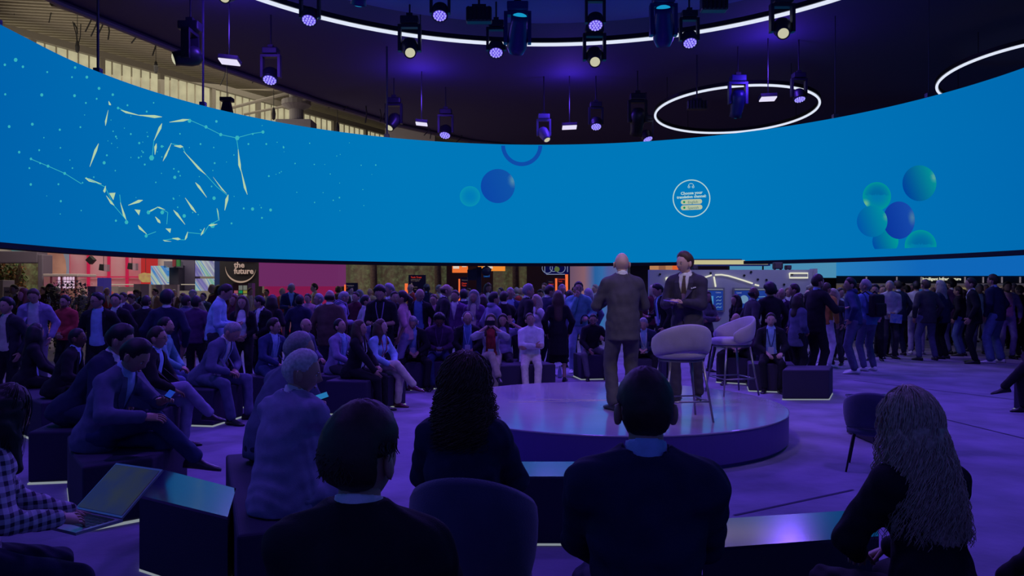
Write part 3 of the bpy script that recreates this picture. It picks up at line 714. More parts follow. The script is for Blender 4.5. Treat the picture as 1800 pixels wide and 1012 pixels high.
def J_skel(q):
    """joints from the pose dictionary; body faces +Y, stands on z = 0, stature 1.77"""
    sit = q.get('sit'); fem = q.get('fem', 0); hz = (q['seat'] + .10) if sit else .92
    l1 = math.radians(q.get('lean', 0)); l2 = math.radians(q.get('lean', 0) * 1.0 + q.get('hunch', 8)); roll = math.radians(q.get('roll', 0))
    P0 = Vector((0, 0, hz)); u1 = Vector((math.sin(roll) * .6, math.sin(l1), math.cos(l1))).normalized(); u2 = Vector((math.sin(roll), math.sin(l2), math.cos(l2))).normalized()
    W = P0 + u1 * .20; Sm = W + u2 * .30
    x = Vector((1, 0, -math.sin(roll))).normalized(); tw = math.radians(q.get('twist', 0)); x = (Matrix.Rotation(tw, 3, u2) @ x).normalized()
    x = (x - u2 * x.dot(u2)).normalized(); f = u2.cross(x).normalized()
    sw = .152 if fem else .176
    nb = Sm + u2 * .050 - f * .008
    yaw, pitch = q.get('head', (0, 0)); Rh = Matrix.Rotation(math.radians(yaw), 3, 'Z') @ Matrix.Rotation(-math.radians(pitch), 3, 'X') @ Matrix.Rotation(math.radians(q.get('tilt', 0)), 3, 'Y')
    if tw: Rh = Matrix.Rotation(tw, 3, 'Z') @ Rh
    hu = Rh @ Vector((0, 0, 1)); hc = nb + u2 * .022 + hu * .100 + (Rh @ Vector((0, 1, 0))) * .018
    J = dict(P0=P0, W=W, Sm=Sm, x=x, f=f, u=u2, u1=u1, nb=nb, hc=hc, Rh=Rh, sw=sw, fem=fem, sit=sit)
    Y = Vector((0, 1, 0)); Z = Vector((0, 0, 1)); X_ = Vector((1, 0, 0))
    arms = q.get('arms', ('down', 'down'))
    for s, nm, pre in ((-1, 'L', arms[0]), (1, 'R', arms[1])):
        sh = Sm + x * s * sw - u2 * .02; hint = x * s * .55 - f * .6 - Z * .5; pn = -x * s + f * .2; curl = .30; spread = 1
        fr = lambda a, b, c: Sm + x * a + f * b + u2 * c
        if pre == 'down': t = Vector((0, 0, 0)) + Sm + X_ * s * (sw + .065) + Y * .03 - Z * .50; hint = -f * .8 + x * s * .6
        elif pre == 'behind': t = fr(s * .05, -.17, -.42)
        elif pre == 'phone': t = fr(s * .07, .27, -.26); pn = -f * .4 + Z * .8; curl = .55
        elif pre == 'hold': t = fr(s * .13, .30, -.22); pn = Z + 0 * f; curl = .5
        elif pre == 'fold': t = fr(-s * .07, .21 + (.03 if s > 0 else 0), -.27 + (.02 if s > 0 else -.015)); pn = -f; hint = x * s * 1 - Z * .6 + f * .1; curl = .4
        elif pre == 'clasp': t = fr(s * .055, .21, -.40); pn = -f * .8 - x * s * .4; curl = .5
        elif pre == 'pocket': t = fr(s * .215, .06, -.44); curl = .6; hint = x * s - f * .6
        elif pre == 'lap': t = Vector((s * .075, .34, hz + .09)) ; pn = -Z; curl = .4; hint = x * s * .8 - Z * .3 - f * .3
        elif pre == 'knee': t = Vector((s * .16, .36, hz + .10)); pn = -Z; curl = .35
        elif pre == 'kneehang': t = Vector((s * .16, .40, hz + .02)); pn = -X_ * s; curl = .4
        elif pre == 'cam': t = fr(s * .085, .20, .13); pn = -x * s - f * .2; curl = .15; hint = x * s - Z * .8
        elif pre == 'wave': t = fr(s * .16, .10, .16); pn = f; curl = .03; hint = x * s - Z * .8; spread = 2
        elif pre == 'face': t = fr(s * .05, .17, .02); pn = -f; curl = .7
        elif pre == 'gest': t = fr(s * .16, .30, -.12); pn = -X_ * s; curl = .2
        elif pre == 'point': t = fr(s * .22, .34, -.20); pn = Z; curl = .2
        else: t = fr(pre[0] * 1.0, pre[1], pre[2]); pn = -Z * .6 - x * s * .4 if len(pre) < 4 else Vector(pre[3]); curl = .4
        e, wv = ik(sh, t, .29, .255, hint)
        hd = (wv - e).normalized()
        if pre in ('lap', 'knee'): hd = (hd + Vector((-s * .25, .6, -.35))).normalized()
        if pre == 'clasp': hd = (hd * .5 + (-x * s * .6 - Z * .3)).normalized()
        if pre == 'wave': hd = (Z + hd * .3).normalized()
        if pre == 'cam': hd = (hd + Z * .5 - x * s * .2).normalized()
        J['sh' + nm], J['el' + nm], J['wr' + nm], J['hd' + nm], J['pn' + nm], J['cu' + nm], J['sp' + nm] = sh, e, wv, hd, pn, curl, spread
    lg = q.get('legs', 'sit' if sit else 'stand')
    hw = .086
    for s, nm in ((-1, 'L'), (1, 'R')):
        hp = Vector((s * hw, 0, hz)); foot = Vector((s * .25, 1, 0)); kh = Vector((s * .15, 1, 0))
        if lg == 'stand': an = Vector((s * .115, -.02, .085))
        elif lg == 'wide': an = Vector((s * .18, 0, .085))
        elif lg == 'step': an = Vector((s * .10, .10 * s, .085))
        elif lg == 'sit': an = Vector((s * .13, .44, .085)); kh = Vector((s * .2, .6, 1))
        elif lg == 'open': an = Vector((s * .20, .46, .085)); kh = Vector((s * .5, .6, 1))
        elif lg == 'tuck': an = Vector((s * .10, .30, .085)); kh = Vector((s * .1, .6, 1))
        elif lg == 'out': an = Vector((s * .10, .62, .085)); kh = Vector((s * .2, .6, 1))
        elif lg == 'crossR':
            if s > 0: an = Vector((-.16, .66, .36)); kh = Vector((.1, .3, 1)); foot = Vector((-.3, 1, -.15)); hp = hp + Vector((0, 0, .03))
            else: an = Vector((-.08, .40, .085)); kh = Vector((-.1, .6, 1))
        elif lg == 'crossL':
            if s < 0: an = Vector((.16, .66, .36)); kh = Vector((-.1, .3, 1)); foot = Vector((.3, 1, -.15)); hp = hp + Vector((0, 0, .03))
            else: an = Vector((.08, .40, .085)); kh = Vector((.1, .6, 1))
        kn, an = ik(hp, an, .44, .425, kh)
        J['hp' + nm], J['kn' + nm], J['an' + nm], J['ft' + nm] = hp, kn, an, foot.normalized()
    return J

def w_folds(X, amp, J):
    return amp * (np.sin(X[:, 2] * 47 + X[:, 0] * 23 + 2 * np.sin(X[:, 1] * 31)) * np.sin(X[:, 0] * 29 - X[:, 2] * 17 + 3 * np.sin(X[:, 1] * 19)))

def torso_sdf(J, g=0., hem=0., fat=0.):
    s = SDF(); f = J['f']; fem = J['fem']; u = J['u']
    wst = (.108 if fem else .126) + fat * .9; ch = (.132 if fem else .152) + fat * .6; hp = (.150 if fem else .150) + fat * .6
    f1 = J['u1'].cross(J['x']).normalized()
    s.cap(J['P0'] + J['u1'] * .0, J['P0'] + J['u1'] * .06, hp + g, hp + g, .05, f1, .80)
    s.cap(J['P0'] + J['u1'] * .12, J['W'] + J['u'] * .05, wst + g, wst + g, .06, f1, .76 + fat * 2.5)
    s.cap(J['Sm'] - u * .17, J['Sm'] - u * .115, ch + g, ch + g, .06, f, .70)
    w = J['sw'] - .030
    s.cap(J['Sm'] - J['x'] * w - u * .055, J['Sm'] + J['x'] * w - u * .055, .064 + g, .064 + g, .04)
    s.cap(J['Sm'] - u * .03, J['nb'] + u * .0, .076 + g, .054 + g * .6, .035)
    for k in (-1, 1): s.cap(J['nb'] - u * .022 + J['x'] * k * .02, J['Sm'] + J['x'] * k * w - u * .046, .046 + g, .060 + g, .035)
    if fem:
        for k in (-1, 1): s.cap(J['Sm'] - u * .155 + J['x'] * k * .07 + f * .07, J['Sm'] - u * .155 + J['x'] * k * .07 + f * .075, .058 + g, .055 + g, .04)
    return s
def arms_sdf(s, J, g=0., cut=1.0, k=.03):
    for nm in 'LR':
        sh, el, wr = J['sh' + nm], J['el' + nm], J['wr' + nm]
        s.cap(sh - J['u'] * .035, el, .058 + g, .049 + g, .03)
        if cut > .5: s.cap(el, el.lerp(wr, .93 if cut >= 1 else cut), .049 + g, .036 + g * .8, .015)
    return s

SLOT = {}
_mesh_cache = {}
HAIR_STYLES = ('bald', 'balding', 'short', 'crop', 'full', 'long', 'curly', 'afro', 'pony', 'side', 'wavy')
def person_meshes(q):
    key = repr(sorted((k, str(v_)) for k, v_ in q.items()))
    if key in _mesh_cache: return _mesh_cache[key]
    J = J_skel(q); v = q['v']; hi = v < .012; R = {'J': J}; rv = np.random.RandomState(len(_mesh_cache) * 7 + 3)
    sit = J['sit']; hc, Rh = J['hc'], J['Rh']
    def T(p): r = hc + Rh @ Vector(p); return (r.x, r.y, r.z)
    fat = q.get('fat', 0.) + (.004 if J['fem'] else .010)
    # ---- body: one continuous figure
    b = SDF()
    b.cap(J['nb'] - J['u'] * .06, hc - Rh @ Vector((0, .012, .055)), .056, .052 if not J['fem'] else .045, .03)
    b.cap(J['P0'], J['W'], .10, .09, .05, J['f'], .7); b.cap(J['W'], J['Sm'] - J['u'] * .12, .09, .11, .05, J['f'], .65)
    b.cap(J['Sm'] - J['x'] * (J['sw'] - .04) - J['u'] * .04, J['Sm'] + J['x'] * (J['sw'] - .04) - J['u'] * .04, .048, .048, .05)
    for nm in 'LR':
        b.cap(J['sh' + nm], J['el' + nm], .042, .036, .03); b.cap(J['el' + nm], J['wr' + nm] + J['hd' + nm] * .01, .037, .024, .02)
        b.cap(J['hp' + nm], J['kn' + nm], .065, .045, .04); b.cap(J['kn' + nm], J['an' + nm], .045, .032, .02)
    vb = max(v, .011) if not hi else .011
    lo, hi_ = b.bounds(.03); Vb, Qb = surfnet(b, lo, hi_, vb if q.get('bare') else max(vb, .020))
    V = [tuple(x_) for x_ in Vb]; Fq = [tuple(int(i) for i in x_) for x_ in Qb]; MI = [0] * len(Fq)
    head_mesh(V, Fq, MI, T, hi)
    for s, nm in ((-1, 'L'), (1, 'R')):
        hand_geo(V, Fq, MI, J['wr' + nm], J['hd' + nm], J['pn' + nm], s, J['cu' + nm], J['sp' + nm], .92 if J['fem'] else 1.0)
    me = bpy.data.meshes.new('body'); me.from_pydata(V, [], Fq); me.polygons.foreach_set('material_index', MI); me.polygons.foreach_set('use_smooth', [True] * len(Fq))
    for _ in range(5): me.materials.append(M_black)
    fix_normals(me); R['body'] = me
    # ---- hair
    st = q.get('hair', 'short')
    if st != 'bald':
        def offs(d):
            x, y, z = d
            if st == 'balding':   # bare crown
                low = min(1, max(0, (.35 - z) * 5)) * min(1, max(0, (z + .45) * 6)); back = min(1, max(0, (.25 - y) * 5)); o = low * back
                return -.012 + .020 * o
            line = .50 - .25 * abs(x) if y > 0 else -.62 + .25 * max(0, y + .6)
            if y > 0: line = (.66 - .10 * abs(x) * 2) if y > .55 else .60 - (.55 - y) * 1.6
            if abs(x) > .62 and y > -.45: line = max(line, .06)
            m = min(1, max(0, (z - line) * (4.5 if y > .3 else 7)))
            th = {'short': .013, 'crop': .006, 'full': .024, 'curly': .035, 'afro': .05, 'side': .019, 'long': .018, 'pony': .014, 'wavy': .03}[st]
            if st in ('full', 'side'): th += .008 * max(0, y) * max(0, z)
            q_ = max(0, min(1, (z - line) / .5)); q_ = q_ * q_ * (3 - 2 * q_); return -.013 + .016 * min(1, max(0, (z - line) * 9)) + (th * (1 - .35 * max(0, y)) - .002) * q_
        na, nb = (44, 34) if hi else (28, 20); HV = []; HF = []; ns = rv.rand(nb + 1, na)
        for i in range(nb + 1):
            ph = math.pi * i / nb
            for j in range(na):
                th = 2 * math.pi * j / na; d = (math.sin(ph) * math.cos(th), math.sin(ph) * math.sin(th), math.cos(ph))
                o = offs(d); nz = (ns[i, j] - .5) * (.010 if st in ('afro', 'curly') else .004) if o > 0 and 0 < i < nb else 0
                X_, Y_, Z_ = head_pt(d, .005); n_ = Vector(d); pt = Vector((X_, Y_, Z_)) + n_ * (o + nz); HV.append(T(pt))
        for i in range(nb):
            for j in range(na):
                k = (j + 1) % na; HF.append((i * na + j, (i + 1) * na + j, (i + 1) * na + k, i * na + k))
        if st in ('long', 'wavy', 'pony'):
            s = SDF(); h = lambda a, b_, c: hc + Rh @ Vector((a, b_, c)); f, u, x = J['f'], J['u'], J['x']
            if st == 'pony':
                s.cap(h(0, -.10, .03), h(0, -.145, -.02), .035, .045, .03); s.cap(h(0, -.145, -.03), h(0, -.12, -.20), .04, .02, .03)
            else:
                Lh = q.get('hlen', .22); s.cap(h(0, -.035, .03), h(0, -.05, -.06), .092, .10, .04)
                s.cap(h(0, -.05, -.06), J['Sm'] - f * .075 - u * (Lh - .12), .10, .085, .05, f, .62)
                for k_ in (-1, 1):
                    s.cap(h(k_ * .062, -.01, .03), h(k_ * .078, .0, -.10), .035, .036, .03)
                    s.cap(h(k_ * .078, .0, -.10), J['Sm'] + x * k_ * .105 + f * (.085 if k_ > 0 or not q.get('oneside') else .0) - u * (Lh * .5 - .06), .036, .028, .03)
                s.cap(h(0, .085, -.02), h(0, .10, -.12), .064, .055, .01, sub=True)
            fn = s
            if hi: fn = lambda X, s=s: s(X) + (.006 if st == 'wavy' else .003) * np.sin(X[:, 0] * 170 + 5 * np.sin(X[:, 2] * 24 + X[:, 0] * 30)) * np.clip(1.3 - 3 * np.abs(np.sin(X[:, 2] * 9 + X[:, 0] * 12)) * .3, 0, 1)
            lo, hh = s.bounds(.02); V2, Q2 = surfnet(fn, lo, hh, max(v, .008)); b0 = len(HV); HV += [tuple(p) for p in V2]; HF += [tuple(int(i) + b0 for i in qd) for qd in Q2]
        if q.get('strands'):
            n_s, amp, Ls = q['strands']; b0 = len(HV)
            for _ in range(n_s):
                a = rv.uniform(-2.9, -.24) if rv.rand() < .8 else rv.uniform(-3.6, .45); z = rv.uniform(-.1, .98); r = math.sqrt(max(0, 1 - z * z))
                if math.sin(a) > .35 and z < .3: continue
                if Ls < .1 and (z < .25 and abs(math.cos(a)) > .45): continue
                p = Vector(head_pt((r * math.cos(a), r * math.sin(a), z), .02)); dir_ = Vector((p.x, p.y * .9, .12)).normalized(); pts = []; ph = rv.rand() * 6.28; fr = rv.uniform(.8, 1.3)
                L = Ls * rv.uniform(.75, 1.1); short = Ls < .1; cur = p.copy(); curlyh = amp >= .012
                n = 12 if short else (34 if curlyh else 24)
                if short:
                    out = Vector((p.x, p.y, p.z * .4)).normalized(); tx = out.cross(Vector((0, 0, 1))); tx = tx.normalized() if tx.length > 1e-4 else Vector((1, 0, 0))
                    for i in range(n):
                        t = i / (n - 1); cur = cur + (out * .30 + Vector((0, -.25, -1)) + tx * .5 * math.sin(ph)).normalized() * (L / n); pts.append(cur + tx * amp * math.sin(t * 5 + ph))
                else:
                    ph0 = rv.uniform(.04, 1.0) ** 1.0 * 1.1; m1 = n // 3; thk = rv.uniform(.016, .030) * (1.5 if curlyh else 1); out = Vector((math.cos(a), math.sin(a), 0)); tx = out.cross(Vector((0, 0, 1))); cl = round(ph * 1.3) / 1.3; wv_ = (40 if curlyh else 15) * (fr if curlyh else 1 + .1 * (fr - 1))
                    for i in range(n):
                        t = i / (n - 1)
                        if i < m1:
                            ang = ph0 + (1.75 - ph0) * i / m1; cur = Vector(head_pt((math.sin(ang) * math.cos(a), math.sin(ang) * math.sin(a), math.cos(ang)), thk)); cur.z = max(cur.z, -.05)
                        else: cur = cur + (Vector((0, 0, -1)) + out * (.38 if curlyh else .20) * (1 - t)).normalized() * (L / (n - m1))
                        wob = amp * (.25 + t * .9); pts.append(cur + tx * wob * math.sin(t * wv_ + cl) + out * wob * math.cos(t * wv_ + cl))
                rad = rv.uniform(.0018, .0040) if curlyh else rv.uniform(.0018, .0036); m = MB(); m.tube([T(x_) for x_ in pts], [rad * (1 - .75 * i / n) for i in range(n)], 4)
                b1 = len(HV); HV += m.v; HF += [tuple(i + b1 for i in fc) for fc in m.f]
        me = bpy.data.meshes.new('hair'); me.from_pydata(HV, [], HF); me.polygons.foreach_set('use_smooth', [True] * len(HF)); me.materials.append(M_black); fix_normals(me); R['hair'] = me
        if q.get('beard'):
            BV = []; BF = []; n1, n2 = 20, 12
            for i in range(n2 + 1):
                for j in range(n1 + 1):
                    th = math.pi * (.04 + .92 * j / n1); z = -.46 - .50 * i / n2; r = math.sqrt(max(0, 1 - z * z)); d = (r * math.cos(th), r * math.sin(th), z)
                    e = min(1, 4 * min(i / n2 + .05, 1)); mouth = math.exp(-(d[0] / .3) ** 2 - ((z + .50) / .09) ** 2); p = Vector(head_pt(d)) + Vector(d) * (.0045 * e - .012 * mouth - (.006 if i == 0 else 0)); BV.append(T(p))
            BF = [(i * (n1 + 1) + j, i * (n1 + 1) + j + 1, (i + 1) * (n1 + 1) + j + 1, (i + 1) * (n1 + 1) + j) for i in range(n2) for j in range(n1)]
            me = bpy.data.meshes.new('beard'); me.from_pydata(BV, [], BF); me.polygons.foreach_set('use_smooth', [True] * len(BF)); me.materials.append(M_black); fix_normals(me); R['beard'] = me
    # ---- upper clothing
    top = q.get('top', 'jacket'); Sm, x, f, u = J['Sm'], J['x'], J['f'], J['u']; nx, nf, nu, nS = [np.array(a, np.float32) for a in (x, f, u, Sm)]
    def abc(X): o = X - nS; return o @ nx, o @ nf, o @ nu
    amp = .0045 if hi else .003
    gj = .012 if top in ('jacket', 'coat', 'hoodie') else .006
    if top in ('sweater',): gj = .012
    t = torso_sdf(J, gj, fat=fat)
    coatlen = q.get('hem', .13 if top == 'jacket' else .05)
    if top == 'coat': coatlen = .42
    if sit: 
        if top in ('jacket', 'coat'): t.cap(J['P0'] - J['u1'] * .02 - f * .04, J['P0'] - J['u1'] * .06 - f * .05, .150 + gj, .150 + gj, .03, x, 1.12)
    else:
        t.cap(J['P0'], J['P0'] - Vector((0, 0, coatlen)), .156 + gj, .172 + gj, .03, f, .82)
    cut = .45 if top == 'tshirt' else 1.0
    arms_sdf(t, J, gj, cut)
    tor = lambda X: t(X) + w_folds(X, amp, J)
    def fn(X, top=top):
        d = tor(X); a, b_, c = abc(X)
        hemz = (J['P0'] - J['u1'] * (coatlen if not sit else .10))
        o = X - np.array(hemz, np.float32); d = np.maximum(d, -(o @ np.array(J['u1'], np.float32)))
        d = np.maximum(d, (c - .075)) if top != 'hoodie' else d
        if top in ('jacket', 'coat', 'cardigan'):
            op = q.get('open', 0)
            wd = np.where(c > -.30, .080 * (c + .30) / .36, 0) if not op else .058 + .035 * np.clip(-c / .5, 0, 1) + (0 if op < 2 else .018)
            if not op: wd = np.where(c < -.34, .04 * (-c - .34), wd)
            wedge = np.maximum(np.abs(a) - wd, -b_ + .015); d = np.maximum(d, -wedge)
            nk = np.sqrt(a * a + (b_ + .012) ** 2) - .066; d = np.maximum(d, -np.maximum(nk, -c + .045))
        return d
    lo, hh = t.bounds(.02); m_ = sdf_mesh('top', fn, lo, hh, v, M_black); R['top'] = m_
    # ---- shirt seen in the opening, with its collar
    if top in ('jacket', 'coat', 'cardigan') or q.get('collar'):
        ts = torso_sdf(J, gj - .012, fat=fat); cn = SDF().cap(J['nb'] - u * .03, J['nb'] + u * .028 + f * .004, .066, .061, .01)
        def fs(X):
            a, b_, c = abc(X); d = np.maximum(ts(X), np.maximum(np.abs(a) - .15, -b_ + .0)); d = np.maximum(d, c - .06)
            hz_ = (X - np.array(J['P0'], np.float32)) @ np.array(J['u1'], np.float32); d = np.maximum(d, -hz_ + (.0 if sit else .0))
            cc = np.maximum(cn(X), (X - np.array(J['nb'], np.float32)) @ nu - .030 + b_ * .3); return np.minimum(d, cc)
        lo, hh = ts.bounds(.02); hh = np.maximum(hh, np.array(J['nb'] + u * .09)); lo = np.minimum(lo, np.array(J['nb'] - Vector((.08, .08, .08))))
        if q.get('collar') and top not in ('jacket', 'coat', 'cardigan'):
            fs2 = lambda X: np.maximum(cn(X), (X - np.array(J['nb'], np.float32)) @ nu - .030 + abc(X)[1] * .3); lo, hh = cn.bounds(.03); R['collar'] = sdf_mesh('collar', fs2, lo, hh, max(.007, v * .6), M_black)
        else: R['shirt'] = sdf_mesh('shirt', fs, lo, hh, min(v, .016), M_black)
    if top == 'hoodie':
        s = SDF().cap(J['nb'] - f * .06 - x * .05, J['nb'] - f * .06 + x * .05, .05, .05, .03).cap(J['nb'] - f * .05 + x * .05, J['nb'] + f * .05 + x * .07 - u * .03, .04, .03, .03).cap(J['nb'] - f * .05 - x * .05, J['nb'] + f * .05 - x * .07 - u * .03, .04, .03, .03)
        lo, hh = s.bounds(.02); R['hood'] = sdf_mesh('hood', s, lo, hh, v, M_black)
    # ---- strips laid on the chest
    def surf(a, c, off=.004):
        bs = np.linspace(.34, -.02, 73, dtype=np.float32); X = np.array([nS + nx * a + nu * c + nf * b_ for b_ in bs]); d = t(X) + w_folds(X, amp, J)
        k = np.argmax(d < 0) if (d < 0).any() else 40
        b0 = bs[k]
        if k > 0 and d[k] < 0: b0 = bs[k] + (bs[k - 1] - bs[k]) * (-d[k]) / (d[k - 1] - d[k])
        return Sm + x * a + u * c + f * (float(b0) + off)
    def strip(mb, pts, wd, off=.005, th=.004):
        rings = []
        n = len(pts)
        for i, (a, c) in enumerate(pts):
            a0, c0 = pts[max(0, i - 1)]; a1, c1 = pts[min(n - 1, i + 1)]; tl = math.hypot(a1 - a0, c1 - c0) or 1; pa, pc = -(c1 - c0) / tl, (a1 - a0) / tl
            w_ = wd[i] if isinstance(wd, (list, tuple)) else wd
            L, Rr = surf(a + pa * w_ / 2, c + pc * w_ / 2, off), surf(a - pa * w_ / 2, c - pc * w_ / 2, off); rings.append([L, Rr, Rr + f * th, L + f * th])
        mb.loft(rings)
    acc = q.get('acc', ())
    if top in ('jacket', 'coat') and not q.get('back'):
        mb = MB(); mb.smooth = False
        op = q.get('open', 0)
        for s in (-1, 1):
            if not op: strip(mb, [(s * .075, .03), (s * .085, -.04), (s * .070, -.12), (s * .040, -.20), (s * .012, -.29)], [.03, .055, .06, .045, .012], .003, .006)
            else: wo = .0 if op < 2 else .018; strip(mb, [(s * (.078 + wo * .5), .03), (s * (.09 + wo), -.05), (s * (.09 + wo), -.15), (s * (.085 + wo), -.25), (s * (.08 + wo), -.34)], [.03, .05, .05, .03, .01], .003, .006)
        R['lapel'] = mb.mesh('lapel', M_black); fix_normals(R['lapel'])
    if 'tie' in acc:
        mb = MB(); strip(mb, [(0, .035), (0, .01), (0, -.05), (0, -.16), (0, -.28)], [.034, .026, .045, .062, .068], -.010, .006); R['tie'] = mb.mesh('tie', M_black); fix_normals(R['tie'])
    if 'square' in acc:
        mb = MB(); strip(mb, [(-.085, -.105), (-.135, -.095)], .014, .004, .006); R['pocket_square'] = mb.mesh('sq', M_black); fix_normals(R['pocket_square'])
    if 'lanyard' in acc:
        mb = MB()
        for s in (-1, 1): strip(mb, [(s * .062, .035), (s * .06, -.03), (s * .04, -.15), (s * .012, -.27), (0, -.30)], .015, .008, .003)
        R['lanyard'] = mb.mesh('lan', M_black); fix_normals(R['lanyard'])
        p = surf(0, -.345, .014); Rt = Matrix((x, u.cross(x), u)).transposed(); mb = MB(); mb.box(p, (.10, .006, .13), Rt); R['badge'] = mb.mesh('badge', M_black)
    if 'glasses' in acc:
        mb = MB(); mb.smooth = True
        for s in (-1, 1):
            c = Vector((s * .031, .099, .002)); mb.tube([T(c + Vector((.021 * math.cos(a), -.004 * abs(s * math.cos(a)), .016 * math.sin(a)))) for a in [2 * math.pi * k / 14 for k in range(14)]], .0018, 5, True)
            mb.tube([T((s * .052, .096, .004)), T((s * .078, .06, .004)), T((s * .083, -.01, .0))], .0018, 5)
        mb.tube([T((-.010, .101, .004)), T((.010, .101, .004))], .0018, 5); R['glasses'] = mb.mesh('glasses', M_black)
    if 'headphones' in acc:
        mb = MB(); mb.smooth = True; mb.tube([T((.098 * math.cos(a), -.005, .132 * math.sin(a) + .0)) for a in [math.pi * k / 16 for k in range(17)]], .008, 6)
        for s in (-1, 1): mb.lathe([(0, -.012), (.036, -.012), (.040, 0), (.036, .016), (0, .018)], T((s * .096, -.005, -.01)), 16, Rh @ Matrix.Rotation(s * math.pi / 2, 3, 'Y'))
        R['headphones'] = mb.mesh('hp', M_black); fix_normals(R['headphones'])
    # ---- trousers or skirt
    tr = SDF(); g = q.get('loose', .0)
    tr.cap(J['P0'] - Vector((.02, 0, .0)), J['P0'] + Vector((.02, 0, .0)), .148, .148, .04, J['f'] if not sit else Vector((0, 0, 1)), .74 if not sit else .82)
    if not sit: tr.cap(J['P0'], J['P0'] + Vector((0, 0, .10)), .146 + fat * .8, .140 + fat * .9, .04, J['f'], .74)
    for nm in 'LR':
        tr.cap(J['hp' + nm], J['kn' + nm], .093 + fat * .3 + g * .4, .068 + g * .5, .03); tr.cap(J['kn' + nm], J['an' + nm] + (J['kn' + nm] - J['an' + nm]).normalized() * (.02 if not q.get('skirt') else .3), .067 + g * .6, .058 + g, .015)
    if q.get('skirt'): tr.cap(J['P0'], (J['knL'] + J['knR']) / 2, .15, .13, .05)
    lo, hh = tr.bounds(.02); sitd = .0
    def ft(X):
        d = tr(X) + w_folds(X[:, [1, 0, 2]], amp * 1.2, J)
        if not sit: d = np.maximum(d, X[:, 2] - (J['P0'].z + .085))
        return d
    R['trousers'] = sdf_mesh('trousers', ft, lo, hh, v, M_black)
    # ---- shoes
    for nm in 'LR':
        an, ft_ = J['an' + nm], J['ft' + nm]; sd = Vector((0, 0, 1)).cross(ft_).normalized(); up = ft_.cross(sd).normalized() * 1
        if up.z < 0: up = -up
        mb = MB(); mb.smooth = True; rings = []
        for t_, w_, h_ in ((-.085, .020, .05), (-.075, .034, .075), (-.02, .038, .095), (.035, .040, .085), (.085, .046, .060), (.135, .047, .046), (.175, .036, .036), (.192, .016, .024)):
            c = an - up * .085 + ft_ * t_; rings.append([c + sd * (w_ * math.cos(a) * (1 if math.sin(a) < .3 else .8)) + up * (max(-.0, (.5 + .5 * math.sin(a))) * h_) for a in [2 * math.pi * k / 10 - math.pi / 2 for k in range(10)]])
        mb.loft(rings); me = mb.mesh('shoe', M_black); fix_normals(me); R['shoe' + nm] = me
    _mesh_cache[key] = R
    return R

PAL = dict(black=(.012, .012, .016), navy=(.016, .022, .055), darkblue=(.03, .05, .13), blue=(.10, .20, .42), ltblue=(.30, .48, .72), white=(.72, .72, .74), cream=(.62, .56, .46), grey=(.13, .13, .15), dgrey=(.045, .045, .055),
    ltgrey=(.36, .36, .40), brown=(.085, .055, .042), tan=(.36, .26, .16), red=(.42, .05, .05), burg=(.10, .018, .035), teal=(.14, .36, .42), lav=(.26, .23, .40), pink=(.55, .28, .36), mustard=(.48, .24, .05), green=(.05, .09, .06),
    khaki=(.40, .34, .25), jean=(.10, .16, .32), ltjean=(.28, .40, .58), slate=(.10, .11, .20), purple=(.14, .06, .20), plum=(.07, .03, .09), charcoal=(.028, .028, .038), stage=(.066, .060, .078), suitb=(.042, .036, .060))
SKIN = dict(l=(.56, .36, .27), m=(.44, .26, .18), t=(.32, .18, .11), d=(.14, .07, .04))
HAIRC = dict(black=(.012, .01, .01), dark=(.030, .018, .012), brown=(.075, .042, .024), grey=(.28, .27, .27), white=(.55, .54, .52), blonde=(.46, .36, .27), red=(.16, .06, .03))
def cloth(c, rough=.85, kind='wool'):
    return mat(kind + '_' + c, PAL[c], rough, bump=.25, bscale=240, var=.12, tscale=14, spec=.25)
def skinm(c): return mat('skin_' + c, SKIN[c], .5, bump=.05, bscale=300, spec=.4)
M_eye = mat('eye_white', (.6, .58, .55), .3); M_iris = mat('iris', (.03, .02, .015), .2); M_lip = mat('lips', (.34, .13, .11), .5)
def hairm(c): return mat('hair_' + c, HAIRC[c], .55, bump=.16, bscale=380, var=.2, tscale=60, spec=.4)
ALL = []
TOPNAME = dict(jacket='jacket', coat='coat', shirt='shirt', sweater='sweater', tshirt='tshirt', hoodie='hoodie', cardigan='cardigan')
